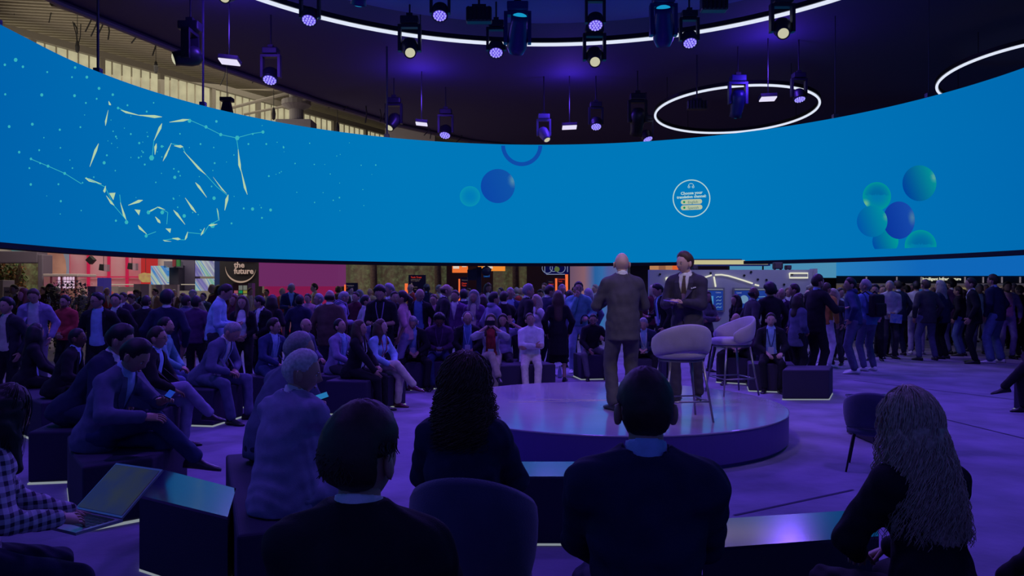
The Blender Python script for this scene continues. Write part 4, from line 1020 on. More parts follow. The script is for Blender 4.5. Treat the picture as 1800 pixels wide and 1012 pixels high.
def person(px, top, D, heading, label, pose='stand', hair='short', hc='dark', skin='m', c=('navy', 'white', 'dgrey'), topk='jacket', group=None, h=None, world=None, mats=None, **kw):
    """heading: degrees the figure is turned anticlockwise from facing away; 180 faces us, 90 faces image left, -90 faces image right"""
    zt = EYE - (top - 506) * D / F
    q = dict(PO.get(pose, {})); q.update(kw); q['top'] = topk; q['hair'] = hair
    q['v'] = .009 if D < 4.6 else (.013 if D < 9 else (.017 if D < 13.2 else .022))
    if topk not in ('jacket', 'coat'): q.pop('back', None)
    base_seat = q.get('seat', .43)
    sc = 1.0
    if q.get('sit'):
        for _ in range(3):
            q['seat'] = round(base_seat / sc, 2) if _ else base_seat; J = J_skel(q); loc_top = (J['hc'] + J['Rh'] @ Vector((0, 0, .128))).z; sc = (sc * (zt / (loc_top * sc)))
            sc = max(.84, min(1.12, sc))
        q['seat'] = round(base_seat / sc, 2)
    else:
        J = J_skel(q); loc_top = (J['hc'] + J['Rh'] @ Vector((0, 0, .128))).z; sc = zt / loc_top if not kw.get('basez') else (zt - kw['basez']) / loc_top
        sc = max(.86, min(1.13, sc))
    a = math.radians(heading); Rz = Matrix.Rotation(a, 3, 'Z'); tx = (px - 900) / F * D
    if 'reach' in q:
        tg = q.pop('reach'); J = J_skel(q); hp = Rz @ (J['hc'] * sc); r0 = Vector((tx - hp.x, D - hp.y, 0)); am = []
        for t_ in tg: l_ = Rz.transposed() @ ((Vector(t_) - r0) / sc) - J['Sm']; am.append((round(l_.dot(J['x']), 3), round(l_.dot(J['f']), 3), round(l_.dot(J['u']), 3)))
        q['arms'] = tuple(am)
    M = person_meshes(q); J = M['J']
    hp = Rz @ (J['hc'] * sc)
    root = thing('person', label, 'person', (tx - hp.x, D - hp.y, kw.get('basez', 0)), a, group); root.scale = (sc, sc, sc)
    if hair == 'bald' : pass
    def part(name, me, *ms):
        o = link(name, me, root)
        for i, m in enumerate(ms): o.material_slots[i].link = 'OBJECT'; o.material_slots[i].material = m
        return o
    mats = mats or {}
    part('body', M['body'], skinm(skin), M_eye, M_iris, hairm(hc), M_lip)
    if 'hair' in M: part('hair', M['hair'], hairm(hc))
    if 'beard' in M: part('beard', M['beard'], mat('beard_' + hc + skin, tuple(a * .55 + b_ * .30 for a, b_ in zip(HAIRC[hc], SKIN[skin])), .8, bump=.3, bscale=300))
    part(TOPNAME[topk], M['top'], mats.get('top') or cloth(c[0]))
    if 'shirt' in M: part('shirt', M['shirt'], cloth(c[1], .8, 'cotton'))
    if 'collar' in M: part('collar', M['collar'], cloth(c[1], .8, 'cotton'))
    if 'hood' in M: part('hood', M['hood'], cloth(c[0]))
    if 'lapel' in M: part('lapel', M['lapel'], cloth(c[0], .7))
    if 'tie' in M: part('tie', M['tie'], cloth(kw.get('tiec', 'brown'), .5, 'silk'))
    if 'pocket_square' in M: part('pocket_square', M['pocket_square'], cloth('white'))
    if 'lanyard' in M: part('lanyard', M['lanyard'], cloth(kw.get('lanc', 'ltblue'), .7)); part('badge', M['badge'], mat('badge_card', (.62, .68, .78), .4))
    if 'glasses' in M: part('glasses', M['glasses'], M_black)
    if 'headphones' in M: part('headphones', M['headphones'], mat('headphone', (.30, .30, .36), .4))
    part('skirt' if q.get('skirt') else 'trousers', M['trousers'], cloth(c[2]))
    sm = mats.get('shoe') or mat('shoe_leather', PAL[c[3]] if len(c) > 3 else (.02, .018, .02), .35)
    part('shoe', M['shoeL'], sm); part('shoe', M['shoeR'], sm)
    ALL.append((root, q, J, sc, heading, D)); return root, J, sc, Rz
def wpt(pr, v): root, J, sc, Rz = pr; return root.location + Rz @ (Vector(v) * sc)

PO = dict(
    stand=dict(arms=('down', 'down')), back=dict(arms=('down', 'clasp'), back=1), backd=dict(arms=('down', 'down'), back=1), phone=dict(arms=('phone', 'phone'), head=(0, 28), hunch=14),
    phone1=dict(arms=('down', 'phone'), head=(0, 22), hunch=12), fold=dict(arms=('fold', 'fold')), clasp=dict(arms=('clasp', 'clasp')), pocket=dict(arms=('pocket', 'pocket')), talk=dict(arms=('down', 'hold')), look=dict(arms=('clasp', 'clasp'), head=(0, -4)),
    sit=dict(sit=1, arms=('lap', 'lap'), lean=4), sitlean=dict(sit=1, arms=('lap', 'lap'), lean=26, head=(0, 20), legs='open'), sitphone=dict(sit=1, arms=('phone', 'phone'), lean=10, head=(0, 35), hunch=16),
    sitfold=dict(sit=1, arms=('fold', 'fold'), lean=-2, legs='out'), sitcross=dict(sit=1, arms=('lap', 'lap'), lean=8, legs='crossR'), sitknee=dict(sit=1, arms=('knee', 'knee'), lean=14), sitback=dict(sit=1, arms=('lap', 'lap'), lean=4, back=1))
# ================================================================== booths of the hall beyond the screen
def slab(name, x0, y0, x1, y1, D, m, parent=None, depth=.2, floor=False, bev=0):
    """upright board seen between picture points, facing the stage, its own depth behind it"""
    p, q = P(x0, y0, D), P(x1, y1, D); zb = 0 if floor else q.z
    mb = MB(); mb.box(((p.x + q.x) / 2, D + depth / 2, (p.z + zb) / 2), (abs(q.x - p.x), depth, abs(p.z - zb)))
    o = mb.build(name, m, parent)
    if bev: bevel(o, bev)
    return o
def grp(name, label, cat): return thing(name, label, cat, (0, 0, 0))
# -- left: portal with planting, face screen, red lattice wall
t = grp('planted_portal', 'grey portal frame with trees behind it at the far left under the screen', 'portal')
fm = mat('portal_grey', (.10, .08, .11), .6)
slab('lintel', -35, 441, 66, 462, 27, fm, t, .6, bev=.03); slab('post', 66, 447, 75, 540, 27, fm, t, .6, True, .03)
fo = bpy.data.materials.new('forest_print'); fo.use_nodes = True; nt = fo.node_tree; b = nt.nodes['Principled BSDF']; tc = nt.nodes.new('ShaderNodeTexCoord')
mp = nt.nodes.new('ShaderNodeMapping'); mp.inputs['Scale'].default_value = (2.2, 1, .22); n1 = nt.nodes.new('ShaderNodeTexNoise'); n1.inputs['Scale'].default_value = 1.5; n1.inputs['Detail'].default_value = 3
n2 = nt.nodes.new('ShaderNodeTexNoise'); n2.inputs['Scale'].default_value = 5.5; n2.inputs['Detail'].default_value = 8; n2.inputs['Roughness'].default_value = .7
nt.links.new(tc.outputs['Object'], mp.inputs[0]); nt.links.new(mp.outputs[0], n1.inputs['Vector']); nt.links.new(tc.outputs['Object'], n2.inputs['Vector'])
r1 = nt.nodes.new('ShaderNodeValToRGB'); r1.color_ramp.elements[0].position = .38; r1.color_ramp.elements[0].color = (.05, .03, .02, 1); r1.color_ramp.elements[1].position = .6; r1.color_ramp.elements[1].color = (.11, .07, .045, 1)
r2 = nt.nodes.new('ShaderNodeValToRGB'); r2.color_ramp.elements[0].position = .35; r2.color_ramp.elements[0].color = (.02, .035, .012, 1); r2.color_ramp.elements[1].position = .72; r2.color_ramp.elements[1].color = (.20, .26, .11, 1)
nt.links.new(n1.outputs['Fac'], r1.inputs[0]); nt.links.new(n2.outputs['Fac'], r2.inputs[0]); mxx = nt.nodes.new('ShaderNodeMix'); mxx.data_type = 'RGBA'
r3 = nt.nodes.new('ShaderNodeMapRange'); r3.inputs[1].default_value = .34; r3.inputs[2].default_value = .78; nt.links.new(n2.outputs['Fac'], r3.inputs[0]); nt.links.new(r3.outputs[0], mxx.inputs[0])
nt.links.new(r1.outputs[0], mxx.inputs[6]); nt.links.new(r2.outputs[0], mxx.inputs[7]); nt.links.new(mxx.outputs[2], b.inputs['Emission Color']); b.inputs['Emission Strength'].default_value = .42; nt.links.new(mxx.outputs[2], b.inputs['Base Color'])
slab('planting_print', -30, 455, 70, 560, 29, fo, t, .1, True)
def leafy(name, c, r, n, cols, label, cat, h=1.5, stemr=.02, seed=1, lw=.05):
    rnd = random.Random(seed); t = thing(name, label, cat, c)
    for k, cm in enumerate(cols):
        mb = MB()
        for _ in range(n // len(cols)):
            a = rnd.uniform(0, 6.28); rr = r * rnd.random() ** .5; z = h * rnd.uniform(.12, 1.0); sh = (1 - abs(z / h - .5) * .7)
            p = Vector((rr * math.cos(a) * sh, rr * math.sin(a) * sh, z)); d = Vector((rnd.gauss(0, 1), rnd.gauss(0, 1), rnd.gauss(.2, .7))).normalized(); s = d.cross(Vector((0, 0, 1))).normalized(); L = lw * rnd.uniform(1, 2)
            mb.add([p, p + d * L * .5 + s * L * .28, p + d * L, p + d * L * .5 - s * L * .28], [(0, 1, 2, 3)])
        o = mb.build('foliage', cm, t, False); o['kind'] = 'stuff'
    mb = MB()
    for _ in range(12):
        a = rnd.uniform(0, 6.28); mb.tube([(0, 0, .0), (r * .3 * math.cos(a), r * .3 * math.sin(a), h * .45), (r * .7 * math.cos(a + .3), r * .7 * math.sin(a + .3), h * rnd.uniform(.7, .95))], stemr, 4)
    mb.build('stem', mat('bark', (.08, .05, .03), .9), t); return t
q = P(125, 506, 17)
leafy('leafy_plant', (q.x, q.y, 0), .62, 1500, [mat('leaf_olive', (.22, .22, .10), .7), mat('leaf_pale', (.36, .30, .20), .7), mat('leaf_dark', (.07, .10, .05), .7)], 'bushy olive and pale shrub standing behind the man in a red sweater', 'plant', 1.72, seed=4)
q = P(20, 506, 28.25)
leafy('leafy_plant', (q.x, q.y, 0), .6, 1200, [mat('leaf_green', (.07, .16, .04), .7), mat('leaf_rust', (.28, .12, .03), .7)], 'green and rust coloured tree inside the grey portal at far left', 'plant', 2.7, .04, seed=5, lw=.11)
o = slab('white_plinth', -30, 492, 5, 560, 21, mat('desk_white', (.62, .56, .46), .6), None, .5, True, .01); tag(o, 'cream plinth cut by the left edge, below the portal', 'plinth')
t = grp('display_plinth', 'cream display plinth with small dark writing, second from the left edge', 'plinth'); slab('body', 6, 504, 23, 560, 20.5, mat('desk_white', (.62, .56, .46), .6), t, .5, True, .01)
q = P(14.5, 515, 20.47); text_obj('print', 'NSA', .09, M_black, q, (math.pi / 2, 0, 0), t)
o = slab('teal_screen', 20, 425, 64, 452, 31, mat('teal_pic', lin((28, 140, 130)), 1, 0, .8, two=lin((90, 120, 125)), tscale=.5), None, .2); tag(o, 'teal screen strip showing above the grey portal', 'screen')
t = grp('portrait_screen', 'large screen with a blurred face in skin tones next to the red lattice wall', 'screen')
slab('picture', 64, 430, 117, 500, 30.5, glow('pic_bg', (112, 112, 124), 1), t, .2)
mb = MB(); mb.smooth = True
fm_ = mat('face_pixels', lin((160, 112, 92)), 1, 0, 1, two=lin((120, 78, 70)), tscale=.8)
p = P(94, 478, 30.4); rings = []
for i in range(9):
    a = math.pi * i / 8; rr = math.sin(a); z = math.cos(a); rings.append([(p.x + .52 * rr * math.cos(k / 16 * 6.283), p.y + .02 * math.sin(k / 16 * 6.283), p.z + .98 * z + .1) for k in range(16)])
mb.loft(rings); mb.build('face_picture', fm_, t)
t = grp('lattice_wall', 'pale pink wall divided by glowing red bars, left of the red column', 'wall')
slab('panel', 117, 430, 250, 560, 32, mat('pink_wall', (.62, .42, .46), .7, two=(.62, .16, .24), tscale=.35), t, .2, True)
rm_ = mat('red_bar', lin((190, 22, 70)), 1, 0, .85)
for i, x in enumerate((118.5, 154, 190, 222)): slab('upright_bar', x - 1.6, 430, x + 1.6, 504, 31.8, rm_, t, .12)
for y in (486.5,): slab('cross_bar', 140, y - 1, 250, y + 1, 31.7, rm_, t, .12)
o = slab('red_column', 248, 430, 265, 560, 30, mat('red_col', lin((185, 36, 38)), 1, 0, .8), None, .6, True); tag(o, 'glowing red column right of the pink lattice wall', 'column')
t = grp('shelf_kiosk', 'canopied shelf stand with rows of pink lit bottles behind the plant', 'kiosk')
slab('canopy', 75, 481, 136, 486, 26, mat('canopy_grey', (.34, .28, .26), .7), t, 1.2, False, .02)
slab('back_panel', 77, 486, 134, 560, 26.9, mat('pink_lit', lin((170, 50, 140)), 1, 0, .5, two=lin((150, 100, 90)), tscale=1.2), t, .1, True)
for x in (89, 107.5, 132): slab('post', x - 1, 486, x + 1, 560, 26, mat('maroon', (.10, .01, .03), .6), t, .06, True)
bt = mat('bottle_lit', lin((225, 190, 220)), 1, 0, .9)
bmesh_ = MB(); bmesh_.smooth = True; bmesh_.lathe([(0, 0), (.035, 0), (.038, .02), (.038, .09), (.015, .12), (.013, .15), (0, .152)], (0, 0, 0), 8); bme = bmesh_.mesh('bottle', bt)
for r in range(4):
    for k in range(6):
        q = P(104 + k * 5.1, 492 + r * 4.9, 26.6); o = link('bottle', bme); o.location = q; tag(o, 'tiny glowing bottle, %s shelf of the pink stand, %s' % (('top', 'second', 'third', 'lowest')[r], ('leftmost', 'second from left', 'third from left', 'third from right', 'second from right', 'rightmost')[k]), 'bottle', 'bottles on the pink shelf stand')
    mb = MB(); q = P(118, 492 + r * 4.9, 26.6); mb.box((q.x, 26.65, q.z - .012), (.72, .22, .02)); mb.build('shelf', mat('shelf_pink', (.5, .3, .4), .6), t)
o = slab('violet_column', 171, 488, 183, 560, 22, mat('violet_col', lin((62, 52, 140)), 1, 0, .5), None, .4, True); tag(o, 'blue violet pillar behind the man in the navy blazer', 'column')
o = slab('lavender_column', 154, 503, 168, 560, 21.5, mat('lav_col', (.40, .30, .48), .7), None, .4, True); tag(o, 'lavender pillar between the shrub and the blue violet pillar', 'column')
for (x, y, rz, lab) in ((160, 457, 45, 'dark square speaker hung on its corner before the pink wall'), (182, 470, 8, 'dark hung speaker before the pink wall, middle of three'), (232, 468, 8, 'dark hung speaker before the pink wall, nearest the red column')):
    q = P(x, y, 29); t = thing('hung_speaker', lab, 'speaker', q, 0, 'speakers hung before the pink wall')
    R = Matrix.Rotation(math.radians(rz), 3, 'Y'); mb = MB(); mb.box((0, 0, 0), (.24, .22, .24), R); bevel(mb.build('cabinet', M_black, t), .015)
    mb = MB(); mb.box((.14, -.02, -.02), (.12, .2, .26)); mb.build('side_grille', mat('grille', (.25, .16, .2), .6), t) if rz < 20 else None
    mb = MB(); mb.tube([(0, 0, .1), (0, 0, .9)], .012, 5); mb.build('pole', M_black, t)
# white partitions
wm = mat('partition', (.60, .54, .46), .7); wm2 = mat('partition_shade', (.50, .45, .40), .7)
t = grp('white_partitions', 'row of cream partition walls behind the two men seen from behind', 'partition')
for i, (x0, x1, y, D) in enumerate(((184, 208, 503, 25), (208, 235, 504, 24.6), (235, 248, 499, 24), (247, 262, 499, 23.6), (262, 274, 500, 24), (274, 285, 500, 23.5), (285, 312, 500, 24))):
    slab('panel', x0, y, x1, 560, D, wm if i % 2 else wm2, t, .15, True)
slab('pink_poster', 187, 512, 198, 530, 24.9, mat('poster_pink', lin((150, 70, 70)), 1, 0, .8), t, .05); slab('pink_poster', 224, 512, 234, 522, 24.5, mat('poster_pink2', lin((180, 110, 130)), 1, 0, .8), t, .05)
o = slab('counter_wall', 310, 511, 384, 560, 25, mat('cream_lit', lin((135, 122, 110)), 1, 0, .6), None, .4, True); tag(o, 'cream lit counter wall below the striped picture screens', 'counter')
o = slab('light_tube', 180, 499, 345, 500.6, 27.5, glow('warm_tube', (170, 158, 140), .9), None, .08); tag(o, 'thin horizontal light tube in front of the partitions', 'light')
# leafy mobile hung in front of the red column
t = grp('woven_mobile', 'hung woven brown wing shape in front of the red column', 'ornament')
mb = MB(); D = 28; pts = [(243, 482), (252, 479), (268, 481), (272, 480), (281, 494), (262, 496), (250, 496), (244, 490)]; A1 = [P(x, y, D) for x, y in pts]; A2 = [P(x, y, D + .25) for x, y in pts]
mb.loft([A1, A2]); mb.build('wing', mat('wicker', (.34, .19, .10), .8, two=(.40, .34, .10), tscale=5), t)
q = P(256, 479, D + .1); mb = MB(); mb.tube([q, q + Vector((0, 0, 1.2))], .01, 4); mb.build('wire', M_black, t)
# dark grey towers and striped pictures
gm_ = mat('tower_grey', (.045, .038, .075), .6)
t = grp('dark_tower', 'dark grey blocky tower between the two striped screens', 'tower')
slab('upper_block', 288, 459, 309, 470, 27, mat('tower_mid', (.09, .085, .12), .6), t, .6); slab('body', 294, 466, 314, 512, 27.3, mat('tower_black', (.014, .012, .03), .6), t, .6); slab('side', 312, 452, 342, 512, 27.8, gm_, t, .5, True)
slab('red_panel', 303, 452, 309, 468, 26.9, mat('flag_red', (.14, .01, .02), .6), t, .1); slab('green_panel', 310, 452, 316, 468, 26.8, mat('flag_green', (.01, .13, .03), .6), t, .1)
def stripes(mname, sc_, th):
    m = bpy.data.materials.new(mname); m.use_nodes = True; nt = m.node_tree; b = nt.nodes['Principled BSDF']; tc = nt.nodes.new('ShaderNodeTexCoord'); mp = nt.nodes.new('ShaderNodeMapping')
    mp.inputs['Rotation'].default_value = (0, th, 0); wv = nt.nodes.new('ShaderNodeTexNoise'); wv.inputs['Scale'].default_value = sc_; mp2 = nt.nodes.new('ShaderNodeMapping'); mp2.inputs['Scale'].default_value = (4, .01, .15)
    nt.links.new(tc.outputs['Object'], mp.inputs[0]); nt.links.new(mp.outputs[0], mp2.inputs[0]); nt.links.new(mp2.outputs[0], wv.inputs['Vector'])
    r = nt.nodes.new('ShaderNodeValToRGB'); cr = r.color_ramp; cr.interpolation = 'LINEAR'
    cr.elements[0].position = .30; cr.elements[0].color = (*lin((0, 150, 140)), 1); cr.elements[1].position = .70; cr.elements[1].color = (*lin((150, 140, 190)), 1)
    for p_, c_ in ((.40, (175, 190, 170)), (.47, (40, 120, 190)), (.53, (178, 185, 180)), (.60, (96, 90, 160))): e = cr.elements.new(p_); e.color = (*lin(c_), 1)
    nt.links.new(wv.outputs['Fac'], r.inputs[0]); nt.links.new(r.outputs[0], b.inputs['Emission Color']); b.inputs['Emission Strength'].default_value = .9; b.inputs['Base Color'].default_value = (0, 0, 0, 1); return m
sm_ = stripes('stripe_picture', 1.1, .6)
for (x0, y0, x1, y1, lab) in ((265, 467, 294, 500, 'pale screen with soft diagonal colour stripes left of the dark tower'), (343, 450, 376, 485.5, 'upper screen with diagonal teal and violet stripes right of the tower'), (343, 489.5, 376, 511, 'lower screen with diagonal teal and violet stripes right of the tower')):
    o = slab('striped_screen', x0, y0, x1, y1, 27, sm_, None, .15); tag(o, lab, 'screen', 'striped picture screens')
o = slab('pale_wall', 264, 440, 306, 468, 31, mat('pale_wall', (.45, .46, .42), .7), None, .2); tag(o, 'pale wall patch above the first striped screen', 'wall')
o = slab('teal_side_panel', 377, 450, 385, 511, 27, mat('side_panel', lin((20, 40, 90)), 1, 0, .6), None, .3, True); tag(o, 'narrow navy side panel right of the striped screens', 'panel')
# black sign wall
t = grp('sign_wall', 'black wall with a cream crescent and the words the future', 'sign')
slab('panel', 386, 440, 456, 560, 26, mat('sign_black', (.012, .011, .014), .6), t, .3, True)
mb = MB(); vs = []; n = 30; D = 25.97
for i in range(n + 1):
    a = math.radians(-8 - 176 * i / n) ; thk = 2.6 * math.sin(math.pi * min(1, (i + 1) / (n + 2))) ** 1.2 * (1 + .4 * i / n); cx, cy, r = 423, 470, 27
    ca, sa = math.cos(a), -math.sin(a)
    vs += [P(cx + r * ca, cy + r * sa, D), P(cx + (r - thk) * ca, cy + (r - thk) * sa, D), P(cx + (r - thk) * ca, cy + (r - thk) * sa, D + .02), P(cx + r * ca, cy + r * sa, D + .02)]
mb.loft([vs[4 * i:4 * i + 4] for i in range(n + 1)]); mb.build('crescent', glow('crescent', (178, 150, 132), .8), t)
lt = glow('sign_letter', (176, 148, 136), .85)
text_obj('lettering', 'the', .27, lt, P(411.3, 470, 25.96), (math.pi / 2, 0, 0), t, 'LEFT', bold=.008); text_obj('lettering', 'future', .27, lt, P(411.3, 480.8, 25.96), (math.pi / 2, 0, 0), t, 'LEFT', bold=.008)
text_obj('lettering', 'invent', .27, glow('sign_red', (170, 40, 40), .9), P(411.3, 459.6, 25.96), (math.pi / 2, 0, 0), t, 'LEFT', bold=.008)
t = grp('notice_totem', 'brown totem with a grid of little cards below the crescent sign', 'totem')
slab('body', 409, 497.5, 436, 560, 24.5, mat('totem_brown', (.07, .03, .04), .6), t, .3, True); slab('side_strip', 436, 497.5, 443, 560, 24.4, mat('totem_lilac', (.34, .27, .40), .6), t, .3, True)
cc = [(419.5, 501.5, (120, 124, 120)), (427.5, 501.5, (124, 128, 120)), (419.5, 510.5, (20, 140, 90)), (427.5, 510.5, (150, 150, 60)), (411.5, 510.5, (170, 90, 110)), (411.5, 516, (150, 140, 140)), (419.5, 516.5, (60, 60, 60)), (427.5, 516.5, (130, 134, 120)), (427.5, 524, (90, 150, 130))]
for x, y, c_ in cc: slab('card', x, y, x + 6.4, y + (8 if y < 505 else 4.8), 24.38, glow('card', c_, .7), t, .02)
o = slab('red_booth_light', 444, 515, 459, 560, 27, mat('booth_red', (.12, .02, .03), .6), None, .4, True); tag(o, 'dim dark red booth counter between totem and magenta wall', 'counter')
# magenta wall
t = grp('magenta_wall', 'big magenta wall block overhanging a brighter crimson wall', 'wall')
slab('upper_block', 455, 440, 594, 503, 25.0, mat('magenta_hi', lin((108, 42, 98)), 1, 0, .9), t, 1.2); slab('lower_wall', 464.5, 503, 592, 541, 25.8, mat('crimson', lin((140, 22, 72)), 1, 0, .85, two=lin((122, 30, 84)), tscale=.4), t, .2)
slab('grey_plinth', 464.5, 541, 592, 580, 25.7, mat('plinth_tan', lin((92, 58, 80)), 1, 0, .8), t, .3); slab('red_base', 464.5, 580, 592, 604, 25.6, mat('crimson_base', lin((130, 16, 52)), 1, 0, .8), t, .4, True)
# forest print and signs
o = slab('forest_print', 592, 440, 806, 570, 30, fo, None, .2, True); tag(o, 'long printed forest wall left of the dark tower', 'wall')
o = slab('forest_print', 865, 440, 927, 570, 30, fo, None, .2, True); tag(o, 'printed forest wall between dark tower and brown wall', 'wall')
o = slab('forest_print', 998, 480, 1004, 570, 30, fo, None, .2, True); tag(o, 'narrow sliver of forest print left of the pink glowing wall', 'wall')
for x in (597, 655, 768, 905):
    p = P(x, 506, 29.7); mb = MB(); mb.smooth = True; mb.tube([(p.x, p.y, 0), (p.x + .05, p.y, 1.5), (p.x, p.y, 4.5)], [.16, .14, .12], 9); o = mb.build('tree_trunk', mat('trunk', (.09, .06, .045), .95, bump=.8, bscale=20, var=.3), None)
    tag(o, {597: 'brown tree trunk beside the magenta wall', 655: 'brown tree trunk in the middle of the forest wall', 768: 'brown tree trunk left of the dark tower', 905: 'brown tree trunk right of the dark tower'}[x], 'trunk')
om = mat('orange_bar', lin((240, 110, 60)), 1, 0, 1); dm = mat('sign_dark', (.028, .012, .03), .6); wt = glow('sign_small', (120, 105, 110), .7); ot = glow('sign_orange', (220, 60, 40), .9)
def board(x0, y0, x1, y1, D, lines, lab, bar=None):
    t = grp('info_board', lab, 'sign'); slab('panel', x0, y0, x1, y1 if y1 < 530 else 560, D, dm, t, .12, y1 >= 530)
    p0 = P(x0, y0, D); p1 = P(x1, y1, D)
    if y1 < 530: mb = MB(); mb.tube([((p0.x + p1.x) / 2, D + .06, 0), ((p0.x + p1.x) / 2, D + .06, p1.z)], .03, 6); mb.build('stand', M_black, t)
    for (x, y, s, m, tx_) in lines: text_obj('lettering', tx_, s * D / F, m, P(x, y, D - .015), (math.pi / 2, 0, 0), t, 'LEFT')
    if bar: slab('light_bar', *bar, D - .02, om, t, .08)
    return t
board(608, 497, 628, 517, 22, [(609.5, 502.5, 2.8, wt, 'Experience'), (609.5, 507.8, 3.4, ot, 'Explore'), (609.5, 512, 2.6, wt, 'connected')], 'small black board with orange line and glowing bar before the forest wall', (605, 500, 607, 516))
board(718, 483, 748, 560, 22, [(722, 488.6, 4.2, ot, 'Tech Trust'), (722, 491.6, 2.6, wt, 'networks for all'), (722, 494, 2.6, wt, 'of us, together'), (722, 501, 6, wt, '8'), (722, 505, 2.4, wt, 'open access'), (722, 509, 2.4, wt, 'demo area')], 'tall brown info board with red heading left of the bald man', (711.5, 498, 716.3, 528))
board(806, 487, 822, 560, 22, [(811.5, 493, 2.6, wt, 'Welcome'), (811.5, 499, 4, ot, 'Open'), (811.5, 503, 4, ot, 'Tech')], 'narrow dark board with a glowing orange bar left of the black pole', (806, 490, 808.6, 530))
board(962, 492, 976, 560, 22, [(964.5, 496, 2.6, wt, 'Future'), (964.5, 500.5, 3.6, ot, 'Smart')], 'dark board with orange writing, left one below the neon sign', (976, 489, 979.5, 512))
board(980, 486, 995, 560, 22.2, [(981, 491.5, 3.6, ot, 'Industry'), (981, 495.5, 3.6, ot, 'Tech')], 'dark board with red writing, right one below the neon sign', (993.8, 482, 998.5, 512))
t = grp('dark_tower', 'dark tower behind the black pole under the orange screen', 'tower'); slab('body', 785, 440, 866, 570, 27, mat('tower_plum', (.022, .014, .028), .7), t, .8, True); slab('blue_poster', 850, 480, 861, 487, 26.95, glow('poster_blue', (16, 60, 130), .8), t, .03); slab('icon', 853, 482.5, 857, 485.5, 26.9, glow('icon_blue', (60, 140, 190), .8), t, .02)
t = grp('orange_screen', 'bright orange and white screen cut by the lower rim, behind the black pole', 'screen')
slab('picture', 795, 440, 822, 479, 26, glow('orange_pic', (232, 112, 50), 1), t, .15); slab('picture', 840, 440, 888, 476, 26, glow('orange_pic2', (235, 138, 50), 1), t, .15)
slab('white_shape', 796.5, 462, 807, 472, 25.95, glow('white_pic', (215, 200, 185), 1), t, .02); slab('white_shape', 812, 460, 820, 469, 25.95, glow('white_pic', (215, 200, 185), 1), t, .02); slab('white_shape', 850, 460, 866, 472, 25.95, glow('white_pic', (215, 200, 185), 1), t, .02); slab('white_shape', 869, 460, 881, 468, 25.95, glow('white_pic', (215, 200, 185), 1), t, .02)
o = slab('brown_wall', 926, 440, 1003, 570, 29, mat('wall_brown', (.055, .028, .022), .7), None, .3, True); tag(o, 'dark brown wall behind the neon sign', 'wall')
t = grp('neon_sign', 'blue neon box sign with curved outlines over orange boards', 'sign')
slab('panel', 957, 440, 1001, 482, 26, mat('neon_back', lin((8, 10, 70)), 1, 0, .8), t, .1)
mb = MB()
for cx, r in ((962, 9), (985, 8.5), (973, 6)):
    mb.tube([P(cx + r * math.cos(a), 471 + r * math.sin(a), 25.95) for a in [2 * math.pi * k / 20 for k in range(20)]], .012, 5, True)
mb.tube([P(957.5, 462, 25.95), P(957.5, 478, 25.95), P(961, 482, 25.95), P(993, 482, 25.95)], .014, 5); mb.tube([P(997.5, 466, 25.95), P(997.5, 478, 25.95)], .014, 5)
mb.build('neon_tube', glow('neon_pale', (120, 130, 165), .9), t)
mb = MB(); p = P(979, 473, 25.94); mb.lathe([(0, 0), (.09, 0), (.09, .02), (0, .02)], p, 16, rot_to((0, -1, 0))); mb.build('green_blob', glow('green_blob', (90, 110, 60), .8), t)
# glowing gradient wall behind the man in the pale sweatshirt
gw = bpy.data.materials.new('gradient_wall'); gw.use_nodes = True; nt = gw.node_tree; b = nt.nodes['Principled BSDF']; tc = nt.nodes.new('ShaderNodeTexCoord'); sx = nt.nodes.new('ShaderNodeSeparateXYZ'); nt.links.new(tc.outputs['Object'], sx.inputs[0])
mr = nt.nodes.new('ShaderNodeMapRange'); mr.inputs[1].default_value = P(1003, 0, 27).x; mr.inputs[2].default_value = P(1110, 0, 27).x; nt.links.new(sx.outputs[0], mr.inputs[0]); r = nt.nodes.new('ShaderNodeValToRGB'); cr = r.color_ramp
cr.elements[0].color = (*lin((110, 84, 108)), 1); cr.elements[1].color = (*lin((96, 100, 150)), 1); cr.elements[1].position = .8
for p_, c_ in ((.22, (140, 100, 112)), (.40, (40, 100, 165)), (.52, (52, 110, 175)), (.62, (80, 96, 165))): e = cr.elements.new(p_); e.color = (*lin(c_), 1)
nt.links.new(mr.outputs[0], r.inputs[0]); nt.links.new(r.outputs[0], b.inputs['Emission Color']); b.inputs['Emission Strength'].default_value = .85; b.inputs['Base Color'].default_value = (0, 0, 0, 1)
o = slab('gradient_wall', 1003, 440, 1110, 575, 27, gw, None, .3, True); tag(o, 'glowing wall fading from pink to blue behind the man in a pale sweatshirt', 'wall')
o = slab('brown_pillar', 1108, 440, 1142, 590, 25, mat('pillar_brown', (.030, .016, .020), .7), None, .6, True); tag(o, 'very dark brown pillar behind the bald speaker', 'pillar')
